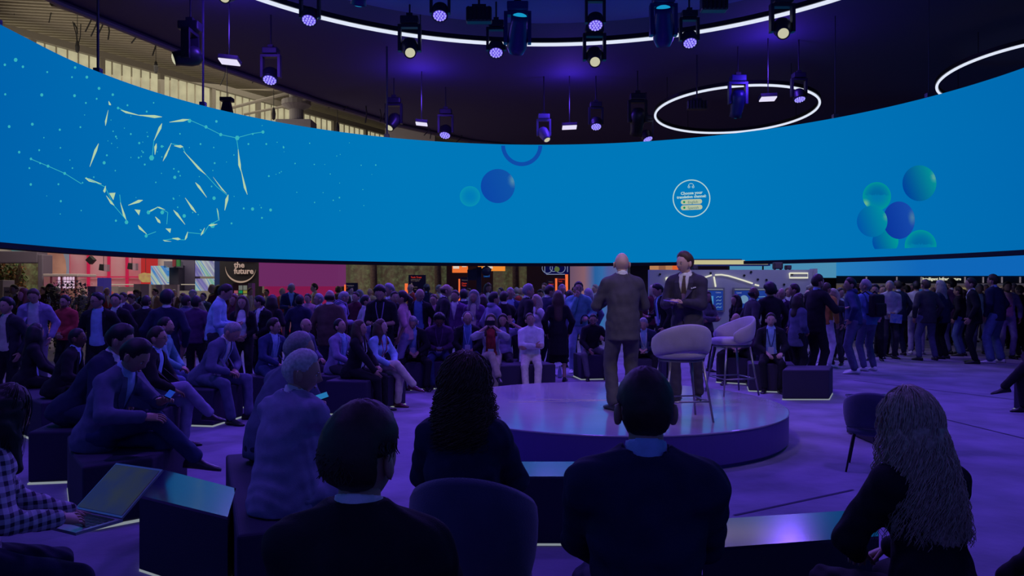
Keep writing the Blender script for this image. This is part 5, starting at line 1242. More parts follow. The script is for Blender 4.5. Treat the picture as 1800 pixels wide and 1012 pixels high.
# lavender car booth
t = grp('booth_wall', 'lavender booth wall with white neon car outline and framed blue posters', 'wall')
slab('panel', 1142, 474, 1432, 600, 20.2, mat('booth_lav', (.36, .35, .50), .6, two=(.32, .32, .46), tscale=.8), t, .25, True); slab('end_edge', 1432, 472, 1437, 600, 20.1, mat('booth_edge', (.42, .36, .50), .6), t, .35, True)
nm = glow('booth_neon', (222, 222, 200), 1); D = 20.15
def neon(pts, r=.022):
    mb = MB(); mb.smooth = True; mb.tube([P(x, y, D) for x, y in pts], r, 6); mb.build('neon_line', nm, t)
neon([(1171, 488), (1205, 488)]); neon([(1171, 488), (1171, 495.5), (1205, 495.5)]); neon([(1388, 480), (1420, 480), (1420, 488), (1388, 488), (1388, 480)])
neon([(1228, 491), (1240, 487), (1251, 483.5)]); neon([(1257, 483), (1268, 482.6), (1280, 484.5), (1292, 488), (1308, 493), (1323, 498)]); neon([(1327, 500), (1334, 502)]); neon([(1255, 486), (1258, 504)]); neon([(1245, 584), (1252, 588)], .028)
mb = MB()
for k, (x, y) in enumerate(((1249, 480), (1308, 484), (1332, 491), (1347, 492), (1320, 478), (1392, 482), (1378, 500), (1160, 482))): mb.lathe([(0, 0), (.03, 0), (.03, .03), (0, .03)], P(x, y, 20.19), 8, rot_to((0, -1, 0)))
o = mb.build('knob', M_black, t); o['kind'] = 'stuff'
for (x0, x1, lab) in ((1238, 1274, 0), (1289, 1352, 1)):
    o = slab('framed_poster', x0, 505.5, x1, 548, 20.12, mat('frame_metal', (.30, .28, .34), .4, .5), t, .06); fr_ = o
    o = slab('print', x0 + 3, 511, x1 - 3, 545, 20.10, mat('poster_blue2', lin((20, 44, 130)), 1, 0, .9, two=lin((26, 60, 150)), tscale=2), fr_, .02)
    slab('header_strip', x0 + 3, 507.6, x1 - 3, 509.6, 20.08, glow('poster_head', (110, 115, 135), .9), fr_, .02)
    if lab == 0: text_obj('lettering', 'Cabina', .05, glow('poster_txt', (120, 130, 180), 1), P(1258, 515, 20.08), (math.pi / 2, 0, 0), t, 'LEFT')
    else: text_obj('lettering', 'Level', .06, glow('poster_txt', (120, 130, 180), 1), P(1295, 515.5, 20.08), (math.pi / 2, 0, 0), t, 'LEFT')
    mb = MB(); D = 20.07
    if lab == 0:
        for y in (521, 527, 533, 539): mb.tube([P(1259, y + 2, D), P(1262, y, D), P(1266, y + 1.5, D), P(1268, y - .5, D)], .008, 4)
    else:
        for y in (521, 526, 531): mb.tube([P(1332, y + 1, D), P(1345, y, D)], .008, 4)
        mb.lathe([(0, 0), (.11, 0), (.11, .01), (0, .01)], P(1308, 526, D), 14, rot_to((0, -1, 0)))
    mb.build('diagram', glow('diagram', (110, 150, 190), .8), t); D = 20.15
slab('cyan_shape', 1243, 520, 1254, 538, 20.06, glow('cyan_shape', (70, 140, 200), .9), t, .02)
o = slab('striplight_beam', 1196, 455, 1354, 467, 22.5, mat('beam_navy', lin((30, 40, 110)), 1, 0, .6), None, .3); tag(o, 'navy light beam with long cream glowing face above the lavender booth', 'light')
o2 = slab('light_face', 1198, 457, 1350, 464.5, 22.45, glow('cream_face', (192, 186, 140), 1), o, .04)
t = grp('cyan_screen', 'pale cyan screen strip above the lavender booth', 'screen'); slab('picture', 1277, 440, 1470, 488, 26, glow('cyan_pic', (72, 138, 176), 1), t, .2); slab('base', 1277, 488, 1470, 500, 26, M_black, t, .2, True)
for x in (1281.5, 1341.5): slab('mullion', x - 1, 466, x + 1, 478, 25.9, M_black, t, .06)
t = grp('wood_window', 'brown wall strip with orange picture left of the cyan screen', 'screen'); slab('picture', 1142, 440, 1182, 479, 25.5, glow('tan_pic', (176, 122, 84), 1), t, .15); slab('picture', 1182, 440, 1200, 479, 25.5, glow('orange_pic3', (215, 92, 44), 1), t, .15); slab('shape', 1158, 462, 1170, 479, 25.45, glow('brown_pic', (140, 90, 66), 1), t, .02); slab('wall', 1200, 466, 1280, 479, 25.6, mat('brown_strip', (.10, .07, .08), .7), t, .2, True); slab('base', 1142, 479, 1200, 500, 25.6, mat('brown_strip', (.10, .07, .08), .7), t, .1, True)
for (x, y, s, lab) in ((1367, 465.5, 13, 'larger dark rounded speaker standing on the lavender booth'), (1385, 470, 8, 'smaller dark speaker standing on the lavender booth'), (1221, 474, 8, 'small dark camera standing on the booth behind the speaker')):
    k = s * 20.3 / F; q = P(x, 474, 20.35); t = thing('booth_speaker', lab, 'speaker', (q.x, q.y, q.z), 0, 'devices on top of the booth wall')
    mb = MB(); mb.box((0, 0, k * .55), (k * 1.2, .18, k * .9)); bevel(mb.build('cabinet', mat('speaker_plum', (.035, .02, .05), .5), t), .02); mb = MB(); mb.box((-k * .08, -.10, k * .55), (k * .8, .03, k * .7)); mb.build('grille', mat('grille_plum', (.07, .04, .09), .6), t)
    mb = MB(); [mb.box((a * k * .4, 0, k * .05), (.03, .1, k * .1)) for a in (-1, 1)]; mb.build('foot', M_black, t)
# right: huge light blue screen over a dark fascia
t = grp('right_screen', 'wide light blue screen over a dark fascia beyond the right crowd', 'screen')
bs = bpy.data.materials.new('blue_right'); bs.use_nodes = True; nt = bs.node_tree; b = nt.nodes['Principled BSDF']; tc = nt.nodes.new('ShaderNodeTexCoord'); sx = nt.nodes.new('ShaderNodeSeparateXYZ'); nt.links.new(tc.outputs['Object'], sx.inputs[0]); mr = nt.nodes.new('ShaderNodeMapRange'); mr.inputs[1].default_value = P(1432, 0, 30).x; mr.inputs[2].default_value = P(1620, 0, 30).x; nt.links.new(sx.outputs[0], mr.inputs[0])
mx = nt.nodes.new('ShaderNodeMix'); mx.data_type = 'RGBA'; mx.inputs[6].default_value = (*lin((40, 128, 188)), 1); mx.inputs[7].default_value = (*lin((14, 102, 184)), 1); nt.links.new(mr.outputs[0], mx.inputs[0]); nt.links.new(mx.outputs[2], b.inputs['Emission Color']); b.inputs['Emission Strength'].default_value = 1; b.inputs['Base Color'].default_value = (0, 0, 0, 1)
slab('display', 1436, 380, 2080, 484.5, 30, bs, t, .3)
slab('fascia', 1436, 484.5, 2080, 498, 30.2, mat('fascia', (.010, .010, .022), .6), t, .3)
for x in (1465, 1523.5, 1577, 1620, 1659, 1697, 1729, 1762, 1794, 1830): slab('light_slit', x - .8, 486.5, x + .8, 497, 30.15, glow('slit', (120, 112, 125), .8), t, .05)
text_obj('lettering', 'Intelligent Infrastructure', .155, glow('fascia_letters', (215, 215, 190), 1), P(1621.5, 492.3, 30.1), (math.pi / 2, 0, 0), t, 'LEFT', bold=.004)
slab('cream_soffit', 1436, 498, 2080, 500.5, 30, mat('soffit', lin((70, 66, 80)), 1, 0, .8), t, .6)
t = grp('right_stands', 'row of cream lit exhibition counters far behind the right crowd', 'booth')
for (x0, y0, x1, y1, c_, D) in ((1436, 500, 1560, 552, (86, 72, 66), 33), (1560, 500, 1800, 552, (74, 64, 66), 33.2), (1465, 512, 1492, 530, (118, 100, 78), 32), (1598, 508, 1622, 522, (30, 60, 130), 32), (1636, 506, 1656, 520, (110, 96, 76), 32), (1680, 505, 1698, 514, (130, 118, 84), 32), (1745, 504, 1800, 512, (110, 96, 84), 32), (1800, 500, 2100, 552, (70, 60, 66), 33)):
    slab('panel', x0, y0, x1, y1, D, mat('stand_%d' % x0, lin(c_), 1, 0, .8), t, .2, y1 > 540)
# black pole with rigged gear under the screen
t = thing('truss_pole', 'black pole with a round camera and box under the screen rim, among the crowd', 'pole', (P(842, 506, 24.55).x, 24.55, 0))
mb = MB(); mb.box((0, 0, 1.14), (.16, .14, 2.28)); mb.build('post', mat('pole_navy', (.010, .012, .05), .6), t)
mb = MB(); mb.box((-.22, 0, 2.02), (.30, .2, .34)); mb.box((.1, 0, 2.20), (.6, .1, .06)); bevel(mb.build('box', mat('pole_navy', (.010, .012, .05), .6), t), .01)
mb = MB(); mb.smooth = True; mb.lathe([(0, -.15), (.12, -.15), (.16, 0), (.14, .15), (0, .15)], (.24, -.1, 2.14), 20, rot_to((.1, -1, 0))); mb.build('round_camera', mat('cam_navy', (.012, .014, .06), .4), t)
mb = MB(); mb.box((0, 0, .02), (.5, .5, .04)); mb.build('base_plate', M_black, t)
# ================================================================== stage, stools, benches
t = thing('stage', 'round low violet stage with a glossy pale top', 'stage', (1.063, 8.43, 0))
mb = MB(); mb.smooth = False; mb.lathe([(0, 0), (1.84, 0), (1.84, .03), (1.88, .04), (1.88, .318), (0, .318)], (0, 0, 0), 128); mb.build('drum', mat('drum_violet', (.10, .06, .28), .45, spec=.5), t)
mb = MB(); mb.lathe([(0, .318), (1.885, .318), (1.885, .328), (1.878, .332), (0, .332)], (0, 0, 0), 128)
top = mb.build('top', mat('gloss_top', (.36, .30, .42), .17, spec=.7, coat=.35, var=.06, tscale=2), t)
# thin joint line in the top
mb = MB(); mb.box((.15, .18, .3335), (1.9, .008, .002), Matrix.Rotation(-.10, 3, 'Z')); mb.box((-.55, .1, .3335), (1.1, .008, .002), Matrix.Rotation(.12, 3, 'Z')); mb.build('joint_line', mat('joint', (.6, .5, .4), .4), t)
ZS = .332
chm = mat('upholstery_lilac', (.32, .27, .40), .9, bump=.35, bscale=260, var=.08, tscale=8, sheen=.3)
legm = mat('bronze_leg', (.22, .20, .26), .35, .7)
def shell(mb, r, th, z_arm, z_back, zc, a_open, drop=.12, cut=True, n=40, depth=.92):
    """curved upholstered backrest: wraps round the seat, higher at the back; open to +Y"""
    rings = []
    for i in range(n + 1):
        a = -math.pi / 2 - a_open + 2 * a_open * i / n; k = .5 + .5 * math.cos((a + math.pi / 2) * math.pi / a_open); k2 = k ** .8
        zt = z_arm + (z_back - z_arm) * k2; zb = zc + (.0 if not cut else drop * k)
        e = min(1, min(i, n - i) / 4 + .25); mid = (zt + zb) / 2; hh = (zt - zb) / 2 * math.sqrt(min(1, e)); o = .05 * k
        ring = []
        for j in range(12):
            b = 2 * math.pi * j / 12; zz = mid + hh * math.sin(b); flare = (zz - zc) * .10; rr = r + flare + th * math.cos(b) * (1 if abs(math.sin(b)) < .9 else .6)
            ring.append((rr * math.cos(a), rr * math.sin(a) * depth, zz))
        rings.append(ring)
    mb.smooth = True; mb.loft(rings)
def bar_stool(loc, rz, label, s=1.0):
    t = thing('bar_stool', label, 'chair', loc, rz, 'upholstered stools on the round stage'); t.scale = (s, s, s)
    mb = MB(); shell(mb, .25, .028, .78, .93, .61, 2.0, .06); mb.build('backrest', chm, t)
    mb = MB(); mb.smooth = True; mb.lathe([(0, .585), (.20, .585), (.235, .60), (.245, .63), (.235, .66), (.18, .675), (0, .68)], (0, .01, 0), 36); mb.build('seat', chm, t)
    mb = MB(); mb.lathe([(0, .565), (.215, .565), (.215, .585), (0, .585)], (0, .01, 0), 32); mb.build('seat_pan', legm, t)
    ft = []
    for sx in (-1, 1):
        for sy in (-1, 1):
            a = Vector((sx * .16, sy * .15, .57)); b = Vector((sx * .235, sy * .225, 0)); mb = MB(); mb.smooth = True; mb.tube([a, b], [.013, .010], 10); mb.build('leg', legm, t); ft.append(a.lerp(b, .66))
    mb = MB(); mb.smooth = True
    for i, j in ((0, 1), (1, 3), (3, 2), (2, 0)): mb.tube([ft[i], ft[j]], .008, 8)
    mb.build('footrest', legm, t); return t
q = PZ(1216, 737, ZS); bar_stool((q.x - .10, q.y + .02, ZS), math.radians(8), 'lilac upholstered stool nearest the bald seated man, left of two on the stage')
q = PZ(1284, 690, ZS); bar_stool((q.x, q.y - .05, ZS), math.radians(102), 'lilac upholstered stool turned sideways, right of two on the stage')
dkm = mat('upholstery_dark', (.055, .05, .12), .95, bump=.35, bscale=220, var=.1, tscale=8, sheen=.3)
def arm_chair(loc, rz, label, s=1.0):
    t = thing('armchair', label, 'chair', loc, rz, 'dark upholstered tub chairs'); t.scale = (s, s, s)
    mb = MB(); shell(mb, .25, .030, .72, .88, .45, 1.95, .03); mb.build('backrest', dkm, t)
    mb = MB(); mb.smooth = True; mb.lathe([(0, .40), (.23, .40), (.262, .42), (.268, .45), (.25, .475), (0, .48)], (0, .01, 0), 36); mb.build('seat', dkm, t)
    for sx in (-1, 1):
        for sy in (-1, 1): mb = MB(); mb.smooth = True; mb.tube([(sx * .18, sy * .17, .41), (sx * .25, sy * .25, 0)], [.014, .010], 10); mb.build('leg', M_black, t)
    return t
q = P(833, 506, 3.02); arm_chair((q.x, q.y, 0), math.radians(-8), 'dark tub chair with rounded back under the curly haired woman', 1.0).scale = (.86, .86, 1.03)
q = PZ(1512, 835, 0); arm_chair((q.x + .20, q.y + .20, 0), math.radians(-28), 'empty dark tub chair left of the blonde woman', .80)
# low dark table beyond the blonde woman
q = P(1565, 694, 8.0)
t = thing('low_table', 'low dark table with reflective top beyond the blonde woman', 'table', (q.x, q.y + .1, 0))
mb = MB(); mb.box((0, 0, .21), (.56, .62, .40)); bevel(mb.build('body', mat('table_dark', (.02, .016, .035), .5), t), .006)
mb = MB(); mb.box((0, 0, .42), (.58, .64, .02)); mb.build('top', mat('table_gloss', (.10, .09, .14), .12, coat=1, spec=.8), t)

# benches of the audience: dark boxes with a glowing foot line
bfab = mat('bench_dark', (.028, .022, .055), .85, bump=.15, bscale=120); btop_g = mat('bench_gloss', (.006, .010, .06), .16, coat=.35, spec=.6); foot_m = mat('foot_glow', lin((150, 160, 170)), 1, 0, .7)
def bench(pts, label, h=.43, gloss=False, glow_=True, r=.0):
    """pts: floor plan outline in metres"""
    cx = sum(p[0] for p in pts) / len(pts); cy = sum(p[1] for p in pts) / len(pts); t = thing('bench', label, 'bench', (cx, cy, 0), 0, 'dark audience benches round the stage'); L = [(p[0] - cx, p[1] - cy) for p in pts]; ins = [(x * 1.004, y * 1.004) for x, y in L]
    if not gloss: mb = MB(); mb.prism(L, .014, h); bevel(mb.build('body', bfab, t), .02, 3)
    else:
        mb = MB(); mb.prism(L, .014, h - .015); mb.build('body', bfab, t); mb = MB(); mb.prism(L, h - .015, h); mb.build('top', btop_g, t)
    mb = MB(); mb.prism(ins, 0, .0135); mb.build('plinth', foot_m if glow_ else M_black, t); return t
def rect(c, ang, L, W):
    R = Matrix.Rotation(math.radians(ang), 2); return [tuple(Vector(c) + R @ Vector((a * L / 2, b * W / 2))) for a, b in ((-1, -1), (1, -1), (1, 1), (-1, 1))]
pz = lambda x, y: tuple(PZ(x, y, .43)[:2])
bench([pz(245, 870), pz(400, 908), pz(415, 858), pz(275, 822)], 'glossy topped bench reflecting blue beside the open laptop', gloss=True)
bench([tuple(PZ(880, 866 - 29, .43)[:2]), pz(1075, 837), pz(1070, 811), pz(888, 811)], 'glossy topped bench reflecting blue before the stage', gloss=True)
bench([pz(1235, 964), pz(1545, 942), pz(1535, 894), pz(1240, 913)], 'glossy topped bench reflecting blue at lower right behind the front man', gloss=True)
bench([pz(118, 765), pz(122, 792), pz(145, 820), pz(268, 803), pz(330, 775), pz(262, 742)], 'rounded bench under the man in a grey suit bent over his phone')
# ================================================================== the audience
def away(px, D, tx=1.06, ty=8.43):
    x = (px - 900) / F * D; return math.degrees(math.atan2(-(tx - x), ty - D))
SEATS = []
def seated(px, top, D, label, heading=None, pose='sit', bench_=None, **kw):
    h = away(px, D) if heading is None else heading
    p = person(px, top, D, h, label, pose, **kw)
    SEATS.append(p); return p
G = 'standing crowd behind the benches'
W_, B_ = 'white', 'black'
# ---- the two speakers on the stage
sp1 = person(1093, 443, 8.0, 8, 'bald man in a grey brown suit seen from behind on the stage', 'backd', 'bald', 'dark', 'l', ('stage', 'white', 'stage'), basez=ZS, arms=('hold', 'hold'), head=(-10, 0), legs='stand', fat=.012, loose=.012, hem=.16)
sp2 = person(1203, 443, 8.55, 150, 'man with swept dark hair in a dark suit and tie, holding cue cards on stage', 'stand', 'side', 'brown', 'l', ('suitb', 'white', 'suitb'), basez=ZS, arms=((-.03, .27, -.24), (.09, .25, -.24)), head=(-28, 6), acc=('tie', 'square'), tiec='brown', legs='step', open=0, loose=.008)
w0 = wpt(sp2, sp2[1]['wrL'] + sp2[1]['hdL'] * .10)
o = MB(); o.box((0, 0, 0), (.15, .10, .006), Matrix.Rotation(.12, 3, 'X') @ Matrix.Rotation(.12, 3, 'Y')); o = o.build('cue_card', mat('cue_purple', (.10, .06, .30), .5)); o.location = w0 + Vector((-.05, -.02, .0)); tag(o, 'purple cue cards held by the speaker in the dark suit', 'card')

# ---- left standing crowd
STOOD = []
def clear_depth(px, D, r=.46):
    for _ in range(6):
        x = (px - 900) / F * D
        if all(math.hypot(x - a, D - b) > r for a, b in STOOD): break
        D += .30
    STOOD.append((x, D)); return D
def S(px, top, D, hd, label, pose='stand', **kw): return person(px, top, clear_depth(px, D), hd, label, pose, group=G, **kw)
S(11, 527, 9.6, 170, 'dark haired person with pale scarf at the very left edge', 'stand', hair='full', hc='black', c=('charcoal', 'cream', 'black'), open=1)
S(41, 508, 14.0, 150, 'woman with red lit hair in a dark top behind the man in lavender blazer', 'stand', hair='wavy', hc='red', c=('black', 'black', 'black'), topk='sweater', fem=1)  # red light on her hair is put into the hair colour
S(59, 508, 11.5, 195, 'man in a lavender blazer and white shirt reading his phone', 'phone1', hair='short', hc='brown', c=('lav', 'white', 'grey'), open=2)
S(114, 520, 12.5, 170, 'man in a red sweater with folded hands in front of the shrub', 'clasp', hair='side', hc='dark', c=('red', 'white', 'black'), topk='sweater', acc=('glasses',), beard=1)
S(171, 514, 10.2, 188, 'big man with glasses in navy blazer over a long light blue shirt', 'stand', hair='short', hc='black', c=('black', 'ltblue', 'black'), open=2, acc=('glasses',), fat=.02, head=(-35, 4), wide=1)
S(203, 516, 11.8, 175, 'man in dark suit and open white shirt, hand raised to chest', 'stand', hair='short', hc='black', c=('black', 'white', 'black'), open=1, arms=('down', 'gest'), head=(15, 0))
S(216, 514, 15.5, 160, 'man with receding brown hair behind the man raising his hand', 'stand', hair='short', hc='brown', c=('plum', 'white', 'black'))
S(231, 518, 17, 150, 'person in a brown jacket left of the cream partition', 'phone1', hair='full', hc='brown', c=('brown', 'cream', 'dgrey'))
S(257, 519, 12.0, 5, 'man with cropped hair and dark suit seen from behind, by the partition', 'backd', hair='crop', hc='dark', c=('black', 'white', 'black'))
S(294, 510, 10.0, 8, 'man with full dark hair and navy suit, large, seen from behind', 'backd', hair='full', hc='black', c=('navy', 'white', 'navy'), fat=.01)
S(321, 518, 18, 140, 'man with brown hair by the cream counter', 'stand', hair='short', hc='red', c=('dgrey', 'cream', 'dgrey'))
S(339, 511, 17.5, 200, 'blond man in an olive jacket by the cream counter', 'stand', hair='curly', hc='blonde', c=('khaki', 'cream', 'dgrey'))
S(328, 523, 12.6, 30, 'man in a violet jacket and tan trousers seen half from behind', 'backd', hair='short', hc='dark', c=('slate', 'slate', 'tan'), head=(-50, 0))
S(345, 524, 11.8, 0, 'person in dark maroon top seen from behind left of the light blue shirt', 'backd', hair='short', hc='black', c=('plum', 'plum', 'black'), topk='sweater')
S(357, 519, 19, 170, 'man in green jacket among the far left visitors', 'stand', hair='short', hc='dark', c=('green', 'white', 'dgrey'))
S(396, 501, 11.0, -80, 'man in a light blue shirt looking down, side view', 'phone', hair='short', hc='dark', c=('ltblue', 'white', 'dgrey'), topk='shirt', collar=1)
S(411, 517, 13.5, 160, 'person with dark auburn hair behind the man in light blue shirt', 'stand', hair='long', hc='red', c=('burg', 'burg', 'black'), topk='sweater', fem=1)
S(426, 527, 10.8, 185, 'smiling woman in white top under a black cardigan', 'clasp', hair='long', hc='brown', c=('black', 'white', 'black'), open=2, fem=1, hlen=.24, skirt=0)
S(456, 531, 11.5, 150, 'man in a dark suit with lanyard left of the magenta wall', 'clasp', hair='short', hc='black', c=('black', 'white', 'black'), acc=('lanyard',), head=(-60, 10))
S(479, 532, 12.5, -5, 'woman with long hair and black top seen from behind at the magenta wall', 'backd', hair='long', hc='dark', c=('black', 'black', 'black'), topk='tshirt', fem=1, hlen=.26)
S(527, 520, 13.2, 4, 'man in a plain navy suit seen from behind against the crimson wall', 'backd', hair='short', hc='black', c=('navy', 'navy', 'navy'))
S(541, 523, 16.5, 170, 'man in pinkish shirt half hidden behind the navy suit', 'stand', hair='short', hc='brown', c=('pink', 'white', 'grey'), topk='shirt')
S(560, 516, 13.8, 120, 'grey haired man with glasses between two suits seen from behind', 'stand', hair='short', hc='grey', c=('slate', 'white', 'black'), acc=('glasses',))
S(580, 509, 11.7, -8, 'heavy bald man in dark brown suit seen from behind', 'backd', hair='balding', hc='dark', c=('brown', 'white', 'dgrey'), fat=.03)
bp = S(604, 513, 13.4, -60, 'man in pale jacket with glasses and a backpack', 'phone1', hair='short', hc='grey', c=('lav', 'lav', 'dgrey'), topk='hoodie', acc=('glasses',))
S(625, 513, 15.5, 160, 'man in maroon shirt in front of the small black board', 'stand', hair='short', hc='dark', c=('burg', 'burg', 'black'), topk='sweater')
S(643, 522, 13.0, -70, 'man in a white shirt left of the big man in black', 'stand', hair='short', hc='black', c=('ltgrey', 'white', 'dgrey'), topk='shirt', collar=1)
S(668, 503, 11.5, 175, 'big bearded man all in black with headphones, working a tablet', 'phone', hair='full', hc='black', c=('black', 'black', 'black'), topk='tshirt', fat=.02, beard=1, acc=('lanyard',), lanc='lav')
S(683, 499, 14.0, 130, 'tall man with light hair behind the big man in black', 'stand', hair='full', hc='grey', c=('slate', 'white', 'black'))
S(694, 512, 13.5, 200, 'woman in dark top with hair tied, right of the big man in black', 'stand', hair='pony', hc='dark', c=('black', 'black', 'black'), topk='sweater', fem=1)
S(707, 511, 12.0, 85, 'woman in a dusty pink sleeveless top, side view', 'stand', hair='pony', hc='black', c=('pink', 'pink', 'lav'), topk='tshirt', fem=1, head=(0, 0))
S(738, 507, 13.1, 178, 'balding man in black suit with long blue shirt and badge', 'phone1', hair='balding', hc='grey', c=('black', 'blue', 'black'), open=2, acc=('glasses',), head=(40, 12), lanc='blue')
S(762, 519, 14.5, 170, 'man in a pink shirt in the centre left crowd', 'clasp', hair='short', hc='brown', c=('pink', 'pink', 'grey'), topk='shirt')
S(784, 499, 13.3, -75, 'tall bald man with glasses in dark suit facing right', 'stand', hair='balding', hc='dark', c=('black', 'white', 'black'), acc=('glasses',), head=(0, 12))
S(800, 510, 13.6, 165, 'man in plum jacket behind the tall bald man', 'stand', hair='short', hc='brown', c=('purple', 'white', 'black'))
S(815, 508, 13.3, 5, 'man in navy suit seen from behind, left of the black pole', 'backd', hair='short', hc='black', c=('navy', 'white', 'navy'))
S(833, 511, 13.4, 165, 'grey haired woman in purple jacket by the black pole', 'clasp', hair='wavy', hc='grey', c=('purple', 'cream', 'black'), open=1, fem=1)
S(849, 518, 13.3, 0, 'woman with long dark hair and dark coat seen from behind at the pole', 'backd', hair='long', hc='dark', c=('plum', 'plum', 'black'), topk='coat', fem=1, hlen=.26)
S(869, 514, 13.0, -60, 'dark haired man in patterned jacket right of the pole', 'talk', hair='full', hc='black', c=('lav', 'white', 'dgrey'), topk='hoodie')
S(886, 512, 13.6, 25, 'man in black suit seen half from behind near the raised hands', 'backd', hair='short', hc='dark', c=('black', 'white', 'black'), head=(-40, 0))
S(897, 505, 13.6, 178, 'grey haired man with a blue shirt under open blazer', 'stand', hair='crop', hc='grey', c=('darkblue', 'ltblue', 'dgrey'), open=2, acc=('glasses',))
S(929, 499, 13.0, -75, 'tall grey haired man in black suit, side view', 'stand', hair='short', hc='grey', c=('black', 'white', 'black'), head=(0, 6))
S(942, 520, 13.2, 120, 'person in white patterned blouse beside the tall grey haired man', 'talk', hair='long', hc='blonde', c=('white', 'white', 'dgrey'), topk='shirt', fem=1)
S(966, 501, 13.4, -55, 'man in navy suit bending right, beside the long haired woman', 'clasp', hair='short', hc='dark', c=('navy', 'white', 'navy'), head=(0, 14), lean=6)
S(981, 511, 13.1, 0, 'woman with very long brown hair and black dress seen from behind', 'backd', hair='long', hc='brown', c=('black', 'black', 'black'), topk='coat', fem=1, hlen=.34, skirt=1)
S(988, 499, 16.5, 190, 'tall man with light hair behind the long haired woman', 'stand', hair='crop', hc='grey', c=('slate', 'white', 'black'))
S(1001, 510, 15.5, 10, 'man with dark hair seen from behind left of the pale sweatshirt', 'backd', hair='short', hc='dark', c=('slate', 'white', 'black'))
hp_ = S(1017, 495, 14.3, 178, 'young man in pale blue sweatshirt and light jeans holding headphones', 'stand', hair='short', hc='black', c=('teal', 'white', 'ltjean', 'white'), topk='sweater', arms=((-.16, .20, -.34), 'face'), hem=.03)
S(1034, 508, 15.5, 20, 'grey haired person with backpack behind the pale sweatshirt', 'backd', hair='wavy', hc='grey', c=('slate', 'white', 'grey'), topk='hoodie')
S(1156, 499, 13.6, 100, 'man in dark suit with light blue shirt between the two speakers', 'phone1', hair='short', hc='black', c=('black', 'ltblue', 'black'), open=1, acc=('lanyard',))
S(1178, 512, 15.5, 170, 'woman with dark hair behind the dark suited speaker', 'stand', hair='long', hc='dark', c=('purple', 'purple', 'black'), topk='sweater', fem=1)
bg = S(1243, 512, 14.5, 200, 'woman in grey sweater carrying a cream shoulder bag', 'fold', hair='long', hc='brown', c=('grey', 'grey', 'dgrey'), topk='sweater', fem=1)
S(1293, 524, 14.0, 110, 'woman with dark hair in black jacket over the seated bald man', 'stand', hair='long', hc='dark', c=('black', 'black', 'black'), fem=1)
S(1325, 504, 13.4, -85, 'bald man with dark skin in grey vest facing right', 'stand', hair='balding', hc='black', skin='d', c=('dgrey', 'ltgrey', 'dgrey'), open=1, acc=('lanyard',))
S(1353, 499, 13.5, 5, 'person with rounded curly black hair and black coat seen from behind', 'backd', hair='afro', hc='black', c=('black', 'black', 'black'), topk='sweater', fat=.015)
S(1374, 506, 14.6, 150, 'bald man with warm lit face right of the curly haired person', 'stand', hair='balding', hc='brown', c=('plum', 'white', 'black'))
S(1396, 498, 14.0, 60, 'man with short hair in dark jacket behind the woman in navy blazer', 'backd', hair='crop', hc='dark', c=('black', 'black', 'black'), topk='sweater')
S(1405, 516, 12.7, -75, 'woman in a long navy blazer and black trousers, side view', 'clasp', hair='long', hc='dark', c=('slate', 'slate', 'black', 'white'), fem=1, hem=.2)
S(1438, 482, 13.0, -70, 'very tall man in black suit and pale shirt reaching right', 'stand', hair='short', hc='dark', c=('black', 'ltblue', 'black'), open=1, arms=('down', 'point'), acc=('lanyard',), lanc='white', beard=1)
S(1453, 497, 15.4, -60, 'man in mustard sweater and white trousers', 'stand', hair='short', hc='brown', c=('mustard', 'white', 'white', 'white'), topk='sweater')
S(1465, 508, 15.2, 130, 'woman with light brown hair and dark top beside the mustard sweater', 'phone1', hair='long', hc='blonde', c=('dgrey', 'cream', 'dgrey'), open=1, fem=1)
S(1477, 506, 17, 200, 'man in slate jacket behind the reaching tall man', 'stand', hair='short', hc='dark', c=('slate', 'white', 'black'))
S(1494, 488, 14.3, 62, 'man in blue hooded sweatshirt seen half from behind', 'backd', hair='short', hc='black', c=('darkblue', 'darkblue', 'slate', 'white'), topk='hoodie', head=(20, 0), arms=('pocket', 'down'), fat=.01)
bk = S(1521, 491, 14.8, 20, 'man with glasses wearing a black backpack, seen from behind', 'backd', hair='short', hc='grey', c=('blue', 'blue', 'slate', 'white'), topk='shirt', head=(30, 0), acc=('glasses',))
S(1538, 500, 16.8, 150, 'woman in pink blouse behind the backpack man', 'clasp', hair='full', hc='black', c=('pink', 'pink', 'black'), topk='shirt', fem=1)
S(1551, 501, 17.8, 170, 'man in lavender shirt left of the man with booklet', 'stand', hair='short', hc='brown', c=('lav', 'lav', 'black'), topk='shirt')
bo = S(1564, 493, 16.9, 172, 'balding man in a pale shirt holding a booklet before him', 'clasp', hair='crop', hc='grey', c=('ltgrey', 'white', 'dgrey'), topk='shirt', collar=1, head=(-30, 0))
S(1577, 493, 17.6, 10, 'man in navy suit right behind the man with booklet', 'backd', hair='short', hc='dark', c=('navy', 'white', 'navy'))
S(1594, 501, 20, 0, 'man in black jacket seen from behind in the right crowd', 'backd', hair='short', hc='black', c=('black', 'black', 'black'), topk='sweater')
S(1611, 494, 18.5, -30, 'man in pale lavender shirt and pale trousers in the right crowd', 'stand', hair='short', hc='black', c=('ltgrey', 'white', 'lav', 'white'), topk='shirt')
S(1627, 491, 16.9, 4, 'man in grey blazer seen from behind, middle of right crowd', 'backd', hair='short', hc='brown', c=('dgrey', 'ltgrey', 'slate'), fat=.015, legs='wide')
S(1652, 494, 17.0, 35, 'grey haired man in navy jacket turned away, right crowd', 'backd', hair='wavy', hc='grey', c=('navy', 'white', 'black'), fat=.01)
S(1672, 490, 18.5, 10, 'tall man with full black hair in dark jacket, right crowd', 'backd', hair='full', hc='black', c=('plum', 'white', 'slate'))
S(1684, 503, 18.0, 40, 'woman with tied dark hair in the right crowd', 'backd', hair='pony', hc='dark', c=('black', 'black', 'jean'), topk='sweater', fem=1)
